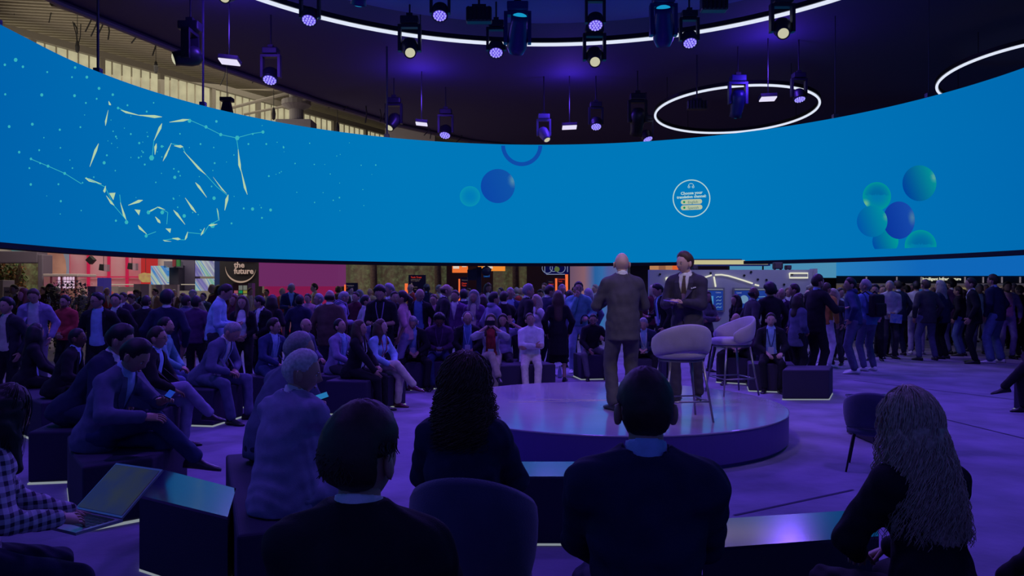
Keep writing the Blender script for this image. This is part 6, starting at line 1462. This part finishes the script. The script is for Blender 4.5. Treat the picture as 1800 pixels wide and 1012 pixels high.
S(1706, 488, 16.2, 60, 'man in dark suit with a green bag in the right crowd', 'backd', hair='short', hc='dark', c=('black', 'white', 'black'))
S(1722, 499, 18.4, 160, 'grey haired man facing us between two dark suits, right crowd', 'stand', hair='short', hc='grey', c=('slate', 'ltblue', 'slate'), open=1)
S(1745, 482, 16.0, 30, 'big man in navy blazer and loose blue jeans seen from behind', 'backd', hair='short', hc='dark', c=('navy', 'ltblue', 'jean', 'white'), fat=.03, loose=.02, legs='wide', hem=.1)
S(1771, 495, 17.2, 165, 'bearded man in lavender blazer near the right edge', 'talk', hair='short', hc='black', skin='t', c=('lav', 'pink', 'lav'), open=2, beard=1)
S(1792, 501, 17.0, 20, 'man in black at the right edge of the crowd', 'backd', hair='short', hc='brown', c=('black', 'black', 'black'), topk='sweater', fat=.01)
S(1782, 498, 20, 150, 'person in slate jacket behind the lavender blazer', 'stand', hair='short', hc='grey', c=('slate', 'white', 'black'))

# ---- far visitors: heads between the nearer ones
random.seed(21)
FARC = [('brown', 'cream', 'dgrey'), ('dgrey', 'white', 'black'), ('burg', 'white', 'black'), ('khaki', 'cream', 'dgrey'), ('slate', 'white', 'dgrey'), ('red', 'cream', 'black'), ('navy', 'ltblue', 'navy'), ('tan', 'white', 'dgrey')]
LM = [(60, 'beside the grey portal'), (120, 'by the pink shelf stand'), (180, 'by the lavender pillar'), (240, 'before the cream partitions'), (300, 'at the right end of the partitions'), (380, 'by the cream counter'), (450, 'below the crescent sign'), (500, 'at the left end of the crimson wall'), (592, 'at the right end of the crimson wall'),
      (640, 'by the small black board'), (700, 'before the forest wall'), (785, 'near the tall brown info board'), (830, 'by the narrow orange bar'), (870, 'behind the black pole'), (930, 'before the forest print right of the pole'), (970, 'before the brown wall'), (1060, 'before the gradient wall'), (1170, 'by the brown pillar'), (1240, 'behind the suited speaker'),
      (1300, 'between the framed posters'), (1350, 'before the right framed poster'), (1440, 'at the right end of the lavender booth'), (1500, 'under the left end of the right screen'), (1570, 'behind the booklet holder'), (1640, 'below the illuminated lettering'), (1700, 'right of the illuminated lettering'), (1800, 'in the rightmost gap of the crowd')]
_fl = {}
def far_label(i, px, c, st):
    hs = dict(short='short hair', full='full hair', long='long hair', crop='cropped hair', balding='thin hair', pony='tied hair', side='parted hair').get(st, 'hair'); cn = dict(brown='brown', dgrey='dark grey', burg='dark red', khaki='khaki', slate='slate blue', red='red', navy='navy', tan='tan')[c]
    return 'distant visitor, %s jacket, %s, %s' % (cn, hs, next(t for x, t in LM if px < x))
for i, px in enumerate([24, 76, 88, 100, 146, 188, 240, 272, 306, 372, 384, 440, 468, 496, 512, 552, 594, 616, 632, 650, 658, 722, 750, 772, 792, 824, 858, 880, 908, 916, 950, 957, 1010, 1046, 1148, 1364, 1386, 1420, 1428, 1484, 1508, 1530, 1586, 1603, 1640, 1662, 1694, 1714, 1733, 1760]):
    D = [23.2, 21.5, 19.7, 22.4][i % 4] + random.uniform(-.4, .4)
    if 1142 < px < 1440: D = 16.6 + random.uniform(-.6, 1.4)
    if px < 60: D = 18.5
    D = clear_depth(px, D, .6)
    st = ['short', 'full', 'long', 'crop', 'short', 'balding', 'pony', 'side'][i % 8]; k = ['stand', 'backd', 'phone1', 'clasp'][(i * 3) % 4]
    c_ = FARC[i % 8]; hd = [170, 150, 200, 120, 20, 235][i % 6]
    person(px, 506 - random.uniform(-.06, .14) * F / D, D, hd, far_label(i, px, c_[0], st), k, st, ['dark', 'brown', 'black', 'grey', 'blonde'][i % 5], ['m', 'l', 't', 'l'][i % 4], c_, group='far visitors')

# ---- seated rows
seated(64, 574, 9.0, 'woman with long dark hair on the left bench, hands in her lap', -60, 'sit', hair='long', hc='black', c=('black', 'ltblue', 'black'), open=1, fem=1, head=(40, 0), hlen=.26)
seated(136, 578, 8.2, 'dark skinned man with glasses in black suit on the left bench', -75, 'sitknee', hair='crop', hc='black', skin='d', c=('black', 'ltblue', 'black'), acc=('glasses',))
seated(212, 573, 6.6, 'man with dark hair in navy suit behind the phone reader', -80, 'sitlean', hair='full', hc='black', c=('navy', 'white', 'navy'))
seated(277, 574, 7.6, 'man with glasses and light blue shirt in dark blazer, left bench', -85, 'sitcross', hair='short', hc='dark', c=('black', 'ltblue', 'lav'), open=2, acc=('glasses',))
seated(292, 559, 9.6, 'bearded man in teal sweater looking up from the second row', -80, 'sitlean', hair='short', hc='black', c=('teal', 'white', 'jean'), topk='sweater', beard=1, head=(0, -8), lean=10)
seated(408, 570, 9.1, 'grey haired man in violet blazer with badge bent over his phone', -100, 'sitlean', hair='short', hc='grey', c=('slate', 'white', 'slate'), open=1, acc=('lanyard',), head=(0, 40), lean=24)
seated(482, 560, 10.3, 'man with glasses in slate suit with lanyard, left middle bench', -125, 'sitlean', hair='full', hc='dark', c=('darkblue', 'ltblue', 'darkblue'), open=1, acc=('lanyard', 'glasses'), lean=8, head=(30, 0))
seated(538, 559, 10.8, 'bald man with glasses looking up left of the grey head', -110, 'sitknee', hair='bald', hc='dark', c=('slate', 'slate', 'dgrey'), topk='sweater', acc=('glasses',), head=(0, -8))
seated(556, 566, 12.2, 'dark haired person in black behind the bald man with glasses', -120, 'sit', hair='short', hc='black', skin='t', c=('black', 'black', 'black'), topk='sweater')
seated(590, 553, 13.1, 'cropped grey haired man leaning on his hand in brown jacket', -110, 'sit', hair='crop', hc='grey', c=('brown', 'brown', 'black'), topk='sweater', head=(0, 10), lean=15)
seated(598, 562, 10.4, 'man looking up in light lavender blazer and blue shirt', -115, 'sit', hair='short', hc='black', c=('lav', 'ltblue', 'dgrey'), open=2, acc=('lanyard',), head=(0, -18))
seated(633, 566, 9.9, 'woman with brown hair and dark coat with white lanyard facing right', -100, 'sit', hair='long', hc='brown', c=('black', 'plum', 'black'), topk='jacket', fem=1, acc=('lanyard',), lanc='white', arms=('lap', 'kneehang'), head=(0, -4), hlen=.14)
seated(670, 566, 10.3, 'woman in light blue sweater and white trousers with dark red boots', -120, 'sitcross', hair='long', hc='brown', skin='l', c=('ltblue', 'white', 'cream', 'burg'), topk='sweater', fem=1, head=(20, -8), acc=('lanyard',), lanc='red', hlen=.24)
seated(656, 568, 12.5, 'grey haired person behind the woman in light blue sweater', -130, 'sit', hair='short', hc='white', c=('slate', 'white', 'black'))
seated(725, 558, 12.0, 'man with headphones and black suit looking into his lap', -165, 'sitlean', hair='short', hc='grey', c=('black', 'ltblue', 'black'), open=1, acc=('headphones', 'lanyard'), lean=12, head=(-10, 35))
seated(772, 553, 12.2, 'dark skinned man in dark hoodie with badge looking down', -172, 'sitphone', hair='curly', hc='black', skin='d', c=('plum', 'plum', 'darkblue'), topk='hoodie', acc=('lanyard',), lanc='purple')
seated(822, 549, 12.4, 'bald bearded man with headphones and denim shirt with vest', -178, 'sitlean', hair='bald', hc='dark', skin='m', c=('black', 'blue', 'darkblue'), open=2, acc=('headphones', 'lanyard'), beard=1, lean=6, head=(0, 8))
ph = seated(863, 553, 11.6, 'woman in grey blazer raising both hands with a phone', 178, 'sitcross', hair='long', hc='brown', skin='l', c=('ltgrey', 'red', 'khaki'), open=2, fem=1, arms=('cam', 'cam'), acc=('lanyard',), lanc='red', head=(0, -2))
seated(884, 553, 12.3, 'person in purple patterned top waving an open hand beside the photographer', 175, 'sit', hair='long', hc='dark', c=('lav', 'lav', 'black'), topk='sweater', fem=1, arms=('wave', 'lap'), fat=.01)
seated(932, 551, 11.9, 'man in white shirt and cream trousers with folded arms', 180, 'sitfold', hair='crop', hc='brown', skin='m', c=('white', 'white', 'cream', 'white'), topk='shirt', collar=1, head=(8, -6), tilt=8)
seated(1043, 556, 13.4, 'man in black sweater and grey trousers gesturing on a cube seat', -170, 'sitlean', hair='crop', hc='black', c=('black', 'black', 'grey'), topk='sweater', arms=('gest', 'kneehang'), acc=('glasses',), beard=1, head=(-20, 10), lean=16)
seated(1131, 560, 12.6, 'man in dark suit with white lanyard half hidden by the bald speaker', 160, 'sitlean', hair='short', hc='grey', c=('navy', 'ltblue', 'black'), open=1, acc=('lanyard',), lanc='white')
seated(1294, 551, 12.7, 'bald man bending his head behind the right stool', 165, 'sitlean', hair='bald', hc='dark', c=('plum', 'plum', 'black'), topk='sweater', head=(0, 30))
seated(1322, 556, 13.9, 'man in brown jacket resting his head, behind the right stool', 160, 'sitlean', hair='short', hc='brown', c=('brown', 'brown', 'dgrey'), topk='sweater', lean=14)
seated(1355, 551, 11.9, 'man in navy suit with lanyard and badge facing us on the right bench', 165, 'sit', hair='short', hc='dark', skin='l', c=('black', 'ltblue', 'black'), open=2, acc=('lanyard',), arms=('knee', 'lap'), legs='sit', lanc='darkblue')
seated(1835, 560, 9.8, 'dark figure at the right edge showing only knee and leg', 100, 'sitcross', hair='short', hc='dark', c=('black', 'white', 'black'), legs='crossL')

# ---- nearer left group
suit = seated(238, 602, 5.5, 'man in grey violet suit sitting sideways with crossed legs over his phone', -96, 'sitcross', hair='full', hc='black', skin='m', c=('slate', 'ltblue', 'darkblue', 'charcoal'), lean=7, hunch=22, head=(0, 36), reach=(tuple(P(290, 703, 5.45)), tuple(P(252, 733, 5.3))), legs='crossR', seat=.43)
grey = seated(531, 616, 4.1, 'grey haired man in violet suit seen from behind holding a lit phone', -30, 'sit', hair='short', hc='white', skin='m', c=('lav', 'white', 'lav', 'charcoal'), back=1, lean=3, head=(-48, 12), reach=(tuple(P(520, 740, 4.75)), tuple(P(563, 728, 4.32))), fat=.035, hem=.1, seat=.43)
seated(527, 584, 5.3, 'grey haired man leaning forward just behind the man with the lit phone', -40, 'sit', hair='short', hc='grey', skin='m', c=('slate', 'slate', 'navy'), topk='sweater', lean=18, head=(-30, 5), fat=.03)
lap = seated(12, 686, 3.02, 'woman with dark hair in a checked shirt typing on a laptop at left edge', -45, 'sit', hair='long', hc='black', skin='m', c=('slate', 'white', 'navy'), topk='shirt', fem=1, lean=8, reach=(tuple(P(128, 900, 3.22)), tuple(P(104, 912, 2.95))), head=(22, 18), legs='sit', hlen=.22, mats=None, seat=.46, strands=(300, .004, .26))
# ---- front row seen from behind
front1 = seated(638, 716, 1.88, 'dark haired man in black sweater with white collar, nearest, seen from behind', -4, 'sit', hair='full', hc='dark', skin='m', c=('black', 'white', 'black'), topk='sweater', collar=1, head=(-20, 0), acc=('lanyard',), lanc='darkblue', fat=.02, seat=.43, lean=0, hunch=3, strands=(700, .003, .035))
curly = seated(817, 628, 3.2, 'woman with curly dark hair in a dark jacket seen from behind on the tub chair', -8, 'sit', hair='curly', hc='brown', skin='m', c=('navy', 'navy', 'black', 'charcoal'), fem=1, back=1, legs='crossL', arms=('lap', 'lap'), seat=.49, fat=.03, strands=(620, .025, .25), lean=2)
front2 = seated(1134, 645, 2.36, 'man with short hair and big ears in navy suit with pale collar, centre front', -6, 'sit', hair='crop', hc='dark', skin='m', c=('navy', 'ltblue', 'navy'), back=1, head=(4, 0), lean=0, hunch=3, seat=.43, fat=.0)
blonde = seated(1597, 697, 2.75, 'woman with wavy blonde hair in a black jacket, front right, seen from behind', 14, 'sit', hair='wavy', hc='blonde', skin='l', c=('black', 'black', 'black'), fem=1, back=1, hlen=.34, seat=.42, strands=(900, .012, .40), lean=6, head=(0, 8), fat=.005)
edgep = seated(1888, 735, 2.6, 'dark clothed person at the lower right corner holding white paper', 62, 'sit', hair='short', hc='dark', skin='m', c=('black', 'black', 'black'), lean=6, arms=((-.10, .36, -.36), (.06, .36, -.36)), seat=.42)

# checked shirt
cm = bpy.data.materials.new('checked_shirt'); cm.use_nodes = True; nt = cm.node_tree; b = nt.nodes['Principled BSDF']; tc = nt.nodes.new('ShaderNodeTexCoord'); b.inputs['Roughness'].default_value = .85
vals = []
for ax, rot in ((0, 0), (2, 0), (1, 0)):
    sp = nt.nodes.new('ShaderNodeSeparateXYZ'); nt.links.new(tc.outputs['Object'], sp.inputs[0]); mu = nt.nodes.new('ShaderNodeMath'); mu.operation = 'MULTIPLY'; mu.inputs[1].default_value = 26; nt.links.new(sp.outputs[ax], mu.inputs[0])
    fr = nt.nodes.new('ShaderNodeMath'); fr.operation = 'FRACT'; nt.links.new(mu.outputs[0], fr.inputs[0]); gt = nt.nodes.new('ShaderNodeMath'); gt.operation = 'GREATER_THAN'; gt.inputs[1].default_value = .55; nt.links.new(fr.outputs[0], gt.inputs[0]); vals.append(gt)
ad = nt.nodes.new('ShaderNodeMath'); ad.operation = 'ADD'; nt.links.new(vals[1].outputs[0], ad.inputs[0]); nt.links.new(vals[2].outputs[0], ad.inputs[1]); dv = nt.nodes.new('ShaderNodeMath'); dv.operation = 'MULTIPLY'; dv.inputs[1].default_value = .5; nt.links.new(ad.outputs[0], dv.inputs[0])
mx = nt.nodes.new('ShaderNodeMix'); mx.data_type = 'RGBA'; mx.inputs[6].default_value = (.55, .50, .62, 1); mx.inputs[7].default_value = (.02, .02, .05, 1); nt.links.new(dv.outputs[0], mx.inputs[0]); nt.links.new(mx.outputs[2], b.inputs['Base Color'])
for ch in lap[0].children:
    if ch.name.startswith('shirt'): ch.material_slots[0].material = cm
# ---- things held or worn
def phone_obj(loc, R, lit, label, s=1.0):
    t = thing('phone', label, 'phone', loc); t.rotation_euler = R.to_euler(); mb = MB(); mb.box((0, 0, 0), (.075 * s, .009, .15 * s)); bevel(mb.build('case', M_black, t), .003); mb = MB(); mb.box((0, -.0055, 0), (.068 * s, .001, .14 * s)); mb.build('display', glow('phone_lit', lit, .9), t); return t
w = wpt(suit, suit[1]['wrL'] + suit[1]['hdL'] * .11); phone_obj(w + Vector((.02, -.03, .03)), Matrix.Rotation(-1.2, 3, 'X') @ Matrix.Rotation(.5, 3, 'Z'), (24, 60, 170), 'lit phone in the hand of the man in grey violet suit', .62)
w = wpt(grey, grey[1]['wrR'] + grey[1]['hdR'] * .11); phone_obj(w + Vector((.0, .0, .02)), Matrix.Rotation(-.9, 3, 'X') @ Matrix.Rotation(1.1, 3, 'Y'), (36, 120, 180), 'lit phone held up by the grey haired man', .62)
w = wpt(ph, (ph[1]['wrL'] + ph[1]['wrR']) / 2 + Vector((0, .10, .09))); phone_obj(w, Matrix.Rotation(math.pi / 2, 3, 'Y') @ Matrix.Rotation(math.pi, 3, 'Z'), (60, 90, 150), 'phone held sideways by the woman in grey blazer')
w = wpt(bo, (bo[1]['wrL'] + bo[1]['wrR']) / 2 + Vector((-.05, .08, -.10))); mb = MB(); mb.box((0, 0, 0), (.26, .012, .20), Matrix.Rotation(.1, 3, 'Y')); o = mb.build('booklet', mat('booklet_pic', (.40, .46, .55), .5, two=(.06, .2, .5), tscale=14)); o.location = w; tag(o, 'blue and white booklet held by the man in pale shirt', 'booklet')
def backpack(pr, label, c_='black', s=1.0):
    J = pr[1]; c = wpt(pr, J['Sm'] - J['f'] * .22 - J['u'] * .22); t = thing('backpack', label, 'bag', c, math.radians(ALLH(pr)))
    m = cloth(c_, .7, 'nylon'); mb = MB(); mb.box((0, 0, 0), (.30 * s, .15 * s, .44 * s)); bevel(mb.build('body', m, t), .05, 4); mb = MB(); mb.box((0, -.10 * s, -.07), (.24 * s, .07, .24 * s)); bevel(mb.build('pocket', m, t), .03, 3)
    for k in (-1, 1): mb = MB(); mb.tube([(k * .10, .06, .20), (k * .12, .16, .27), (k * .13, .30, .20), (k * .13, .34, .02), (k * .12, .24, -.14), (k * .11, .08, -.18)], .014, 6); mb.build('strap', m, t)
def ALLH(pr):
    return math.degrees(pr[0].rotation_euler.z)
backpack(bk, 'black backpack worn by the man in blue shirt, right crowd'); backpack(bp, 'grey violet backpack worn by the man in pale jacket', 'lav', .9)
w = wpt(bg, bg[1]['hpR'] + Vector((.16, .08, .06))); t = thing('shoulder_bag', 'cream shoulder bag of the woman in grey sweater', 'bag', w, .3); mb = MB(); mb.box((0, 0, -.08), (.10, .26, .24)); bevel(mb.build('body', cloth('cream', .5, 'leather'), t), .03); mb = MB(); mb.tube([(0, -.12, .03), (-.05, -.08, .30), (-.08, .0, .46), (-.05, .08, .30), (0, .12, .03)], .008, 6); mb.build('strap', cloth('cream', .5, 'leather'), t)
w = wpt(hp_, hp_[1]['wrL'] + hp_[1]['hdL'] * .1); t = thing('headphones', 'dark headphones dangling from the hand of the pale sweatshirt man', 'headphones', w); mb = MB(); mb.smooth = True; mb.tube([(.075 * math.cos(a), 0, -.02 + .10 * math.sin(a)) for a in [math.pi * k / 14 for k in range(15)]], .010, 6); mb.build('band', M_black, t)
for k in (-1, 1): mb = MB(); mb.smooth = True; mb.lathe([(0, -.02), (.04, -.02), (.045, 0), (.035, .02), (0, .02)], (k * .07, 0, -.05), 14, Matrix.Rotation(math.pi / 2, 3, 'Y')); mb.build('ear_cup', M_black, t)
# laptop on the lap of the woman in the checked shirt
c0, c1, c2, c3 = P(180, 818, 3.50), P(264, 831, 3.32), P(216, 912, 3.12), P(134, 895, 3.30)
t = thing('laptop', 'open silver laptop with dark olive screen on the lap at lower left', 'laptop', (0, 0, 0))
xl = (c2 - c3).normalized(); ul = (c0 - c3); ul = (ul - xl * ul.dot(xl)).normalized(); nl = xl.cross(ul).normalized()
wl, hl = .305, .205; o0 = c3; sc_l = 1.0
wl = (c2 - c3).length; hl = (c0 - c3).length
def lq(o, x, u, a, b, w_, h_): return [o + x * a + u * b, o + x * (a + w_) + u * b, o + x * (a + w_) + u * (b + h_), o + x * a + u * (b + h_)]
def plate(mb, q4, n, th): mb.loft([q4, [p + n * th for p in q4]])
silver = mat('laptop_silver', (.50, .48, .56), .35, .6)
mb = MB(); plate(mb, lq(o0, xl, ul, 0, 0, wl, hl), nl, .008); mb.build('lid', silver, t)
sgn = -1 if nl.y > 0 else 1
mb = MB(); off = nl * (-.002 if nl.dot(Vector((0, 0, EYE)) - o0) < 0 else .010); plate(mb, [p + off for p in lq(o0, xl, ul, .010, .010, wl - .02, hl - .02)], nl, .001); mb.build('display', mat('display_olive', lin((42, 44, 50)), .3, 0, .8, two=lin((32, 34, 74)), tscale=9), t)
dl = (Vector((-.62, -.78, -.02)) - xl * Vector((-.62, -.78, -.02)).dot(xl)).normalized()
mb = MB(); nn = xl.cross(dl).normalized(); plate(mb, lq(o0, xl, dl, 0, 0, wl, hl * .78), nn, .012); mb.build('base', silver, t)
mb = MB(); up = nn if nn.z > 0 else -nn; kb = up * (.0135 if nn.z > 0 else .0015)
for r in range(5):
    for k in range(13): plate(mb, [p + kb for p in lq(o0, xl, dl, .02 + k * (wl - .04) / 13, .02 + r * hl * .1, (wl - .04) / 13 * .85, hl * .075)], up, .001)
mb.build('keyboard', M_black, t)['kind'] = 'stuff'
w = wpt(edgep, (edgep[1]['wrL'] + edgep[1]['wrR']) / 2 + Vector((0, .12, .0))); mb = MB(); mb.box((0, 0, 0), (.15, .10, .012), Matrix.Rotation(.5, 3, 'Y')); o = mb.build('paper_pad', mat('paper', (.7, .68, .72), .8)); o.location = w; tag(o, 'white paper pad held at the lower right corner', 'paper')
# small bottle beside the man in white shirt, wristlet
for (x, y, D, lab) in ((984, 655, 12.6, 'clear water bottle standing behind the stage near the white shirted man'),):
    q = PZ(x, 664, 0); t = thing('water_bottle', lab, 'bottle', (q.x, q.y, 0)); mb = MB(); mb.smooth = True; mb.lathe([(0, 0), (.033, 0), (.035, .02), (.035, .13), (.014, .18), (.012, .20), (0, .20)], (0, 0, 0), 14); mb.build('body', mat('bottle_plastic', (.4, .5, .7), .15), t); mb = MB(); mb.lathe([(0, .20), (.014, .20), (.014, .22), (0, .22)], (0, 0, 0), 12); mb.build('cap', M_white, t)

# ---- benches under the seated rows
def bench_under(prs, label, ext=.30, W=.55, h=.43):
    """one straight bench under one or more sitters"""
    cs = [wpt(p, (0, 0, 0)) for p in prs]; hd = math.radians(sum(ALLH(p) for p in prs) / len(prs)); fw = Vector((-math.sin(hd), math.cos(hd), 0)); sd = Vector((fw.y, -fw.x, 0)); c = sum(cs, Vector()) / len(cs); c.z = 0
    if len(cs) > 1: sd = (cs[-1] - cs[0]); sd.z = 0; sd.normalize()
    e = [(q_ - c).dot(sd) for q_ in cs]; lo, hi_ = min(e) - ext, max(e) + ext; fw = Vector((-sd.y, sd.x, 0)) if Vector((-sd.y, sd.x, 0)).dot(fw) > 0 else Vector((sd.y, -sd.x, 0))
    c = c + fw * .02; return bench([tuple((c + sd * a + fw * b)[:2]) for a, b in ((lo, -W / 2), (hi_, -W / 2), (hi_, W / 2), (lo, W / 2))], label, h)
byl = {p[0]['label']: p for p in SEATS}
def who(s): return [p for k, p in byl.items() if s in k][0]
bench_under([who('long dark hair on the left'), who('dark skinned man with glasses')], 'dark bench at far left under the dark haired woman')
bench_under([who('navy suit behind the phone')], 'dark bench behind the man bent over his phone')
bench_under([who('light blue shirt in dark blazer, left')], 'dark bench with glowing foot line left of the badge wearer')
bench_under([who('teal sweater')], 'dark bench under the man in teal sweater')
bench_under([who('violet blazer with badge')], 'dark cube bench under the grey haired badge wearer', .34)
bench_under([who('slate suit with lanyard'), who('bald man with glasses looking up')], 'dark bench at left middle under two men with glasses')
bench_under([who('lavender blazer and blue')], 'dark cube under the man looking up in lavender blazer')
bench_under([who('leaning on his hand'), who('dark haired person in black behind')], 'dark bench in the rear row left of centre')
bench_under([who('dark coat with white lanyard')], 'dark cube bench under the woman in dark coat', .34)
bench_under([who('light blue sweater and white')], 'dark cube bench under the woman in white trousers', .30)
bench_under([who('grey haired person behind')], 'dark cube behind the woman in light blue sweater')
bench_under([who('black suit looking into'), who('dark hoodie'), who('denim shirt')], 'long dark bench under the three men with headphones and badges')
bench_under([who('raising both hands'), who('man in white shirt')], 'dark bench behind the stage under the white shirted man')
bench_under([who('waving an open hand')], 'dark cube behind the photographing woman', .22)
bench_under([who('gesturing on a cube')], 'dark cube under the gesturing man', .26)
bench_under([who('half hidden by the bald')], 'dark cube behind the bald speaker')
bench_under([who('bending his head'), who('resting his head')], 'dark bench behind the right stool')
bench_under([who('facing us on the right')], 'dark bench under the man in navy suit facing us', .34)
bench([pz(1375, 650), pz(1458, 650), tuple(PZ(1464, 642, .43)[:2]), pz(1384, 642)], 'dark box bench with glowing foot line at the right end')
bench_under([who('right edge showing')], 'dark bench outside the right edge')
bench_under([grey, who('just behind the man with the lit')], 'dark bench under the grey haired man in violet suit', .36)
bench_under([lap], 'dark bench at the left edge under the laptop user', .4, h=.46)
bench_under([front1], 'dark bench under the nearest dark haired man', .4); bench_under([front2], 'dark bench under the man with big ears', .4)
bench_under([blonde], 'dark bench under the blonde woman', .4); bench_under([edgep], 'dark bench at lower right corner', .3, h=.42)
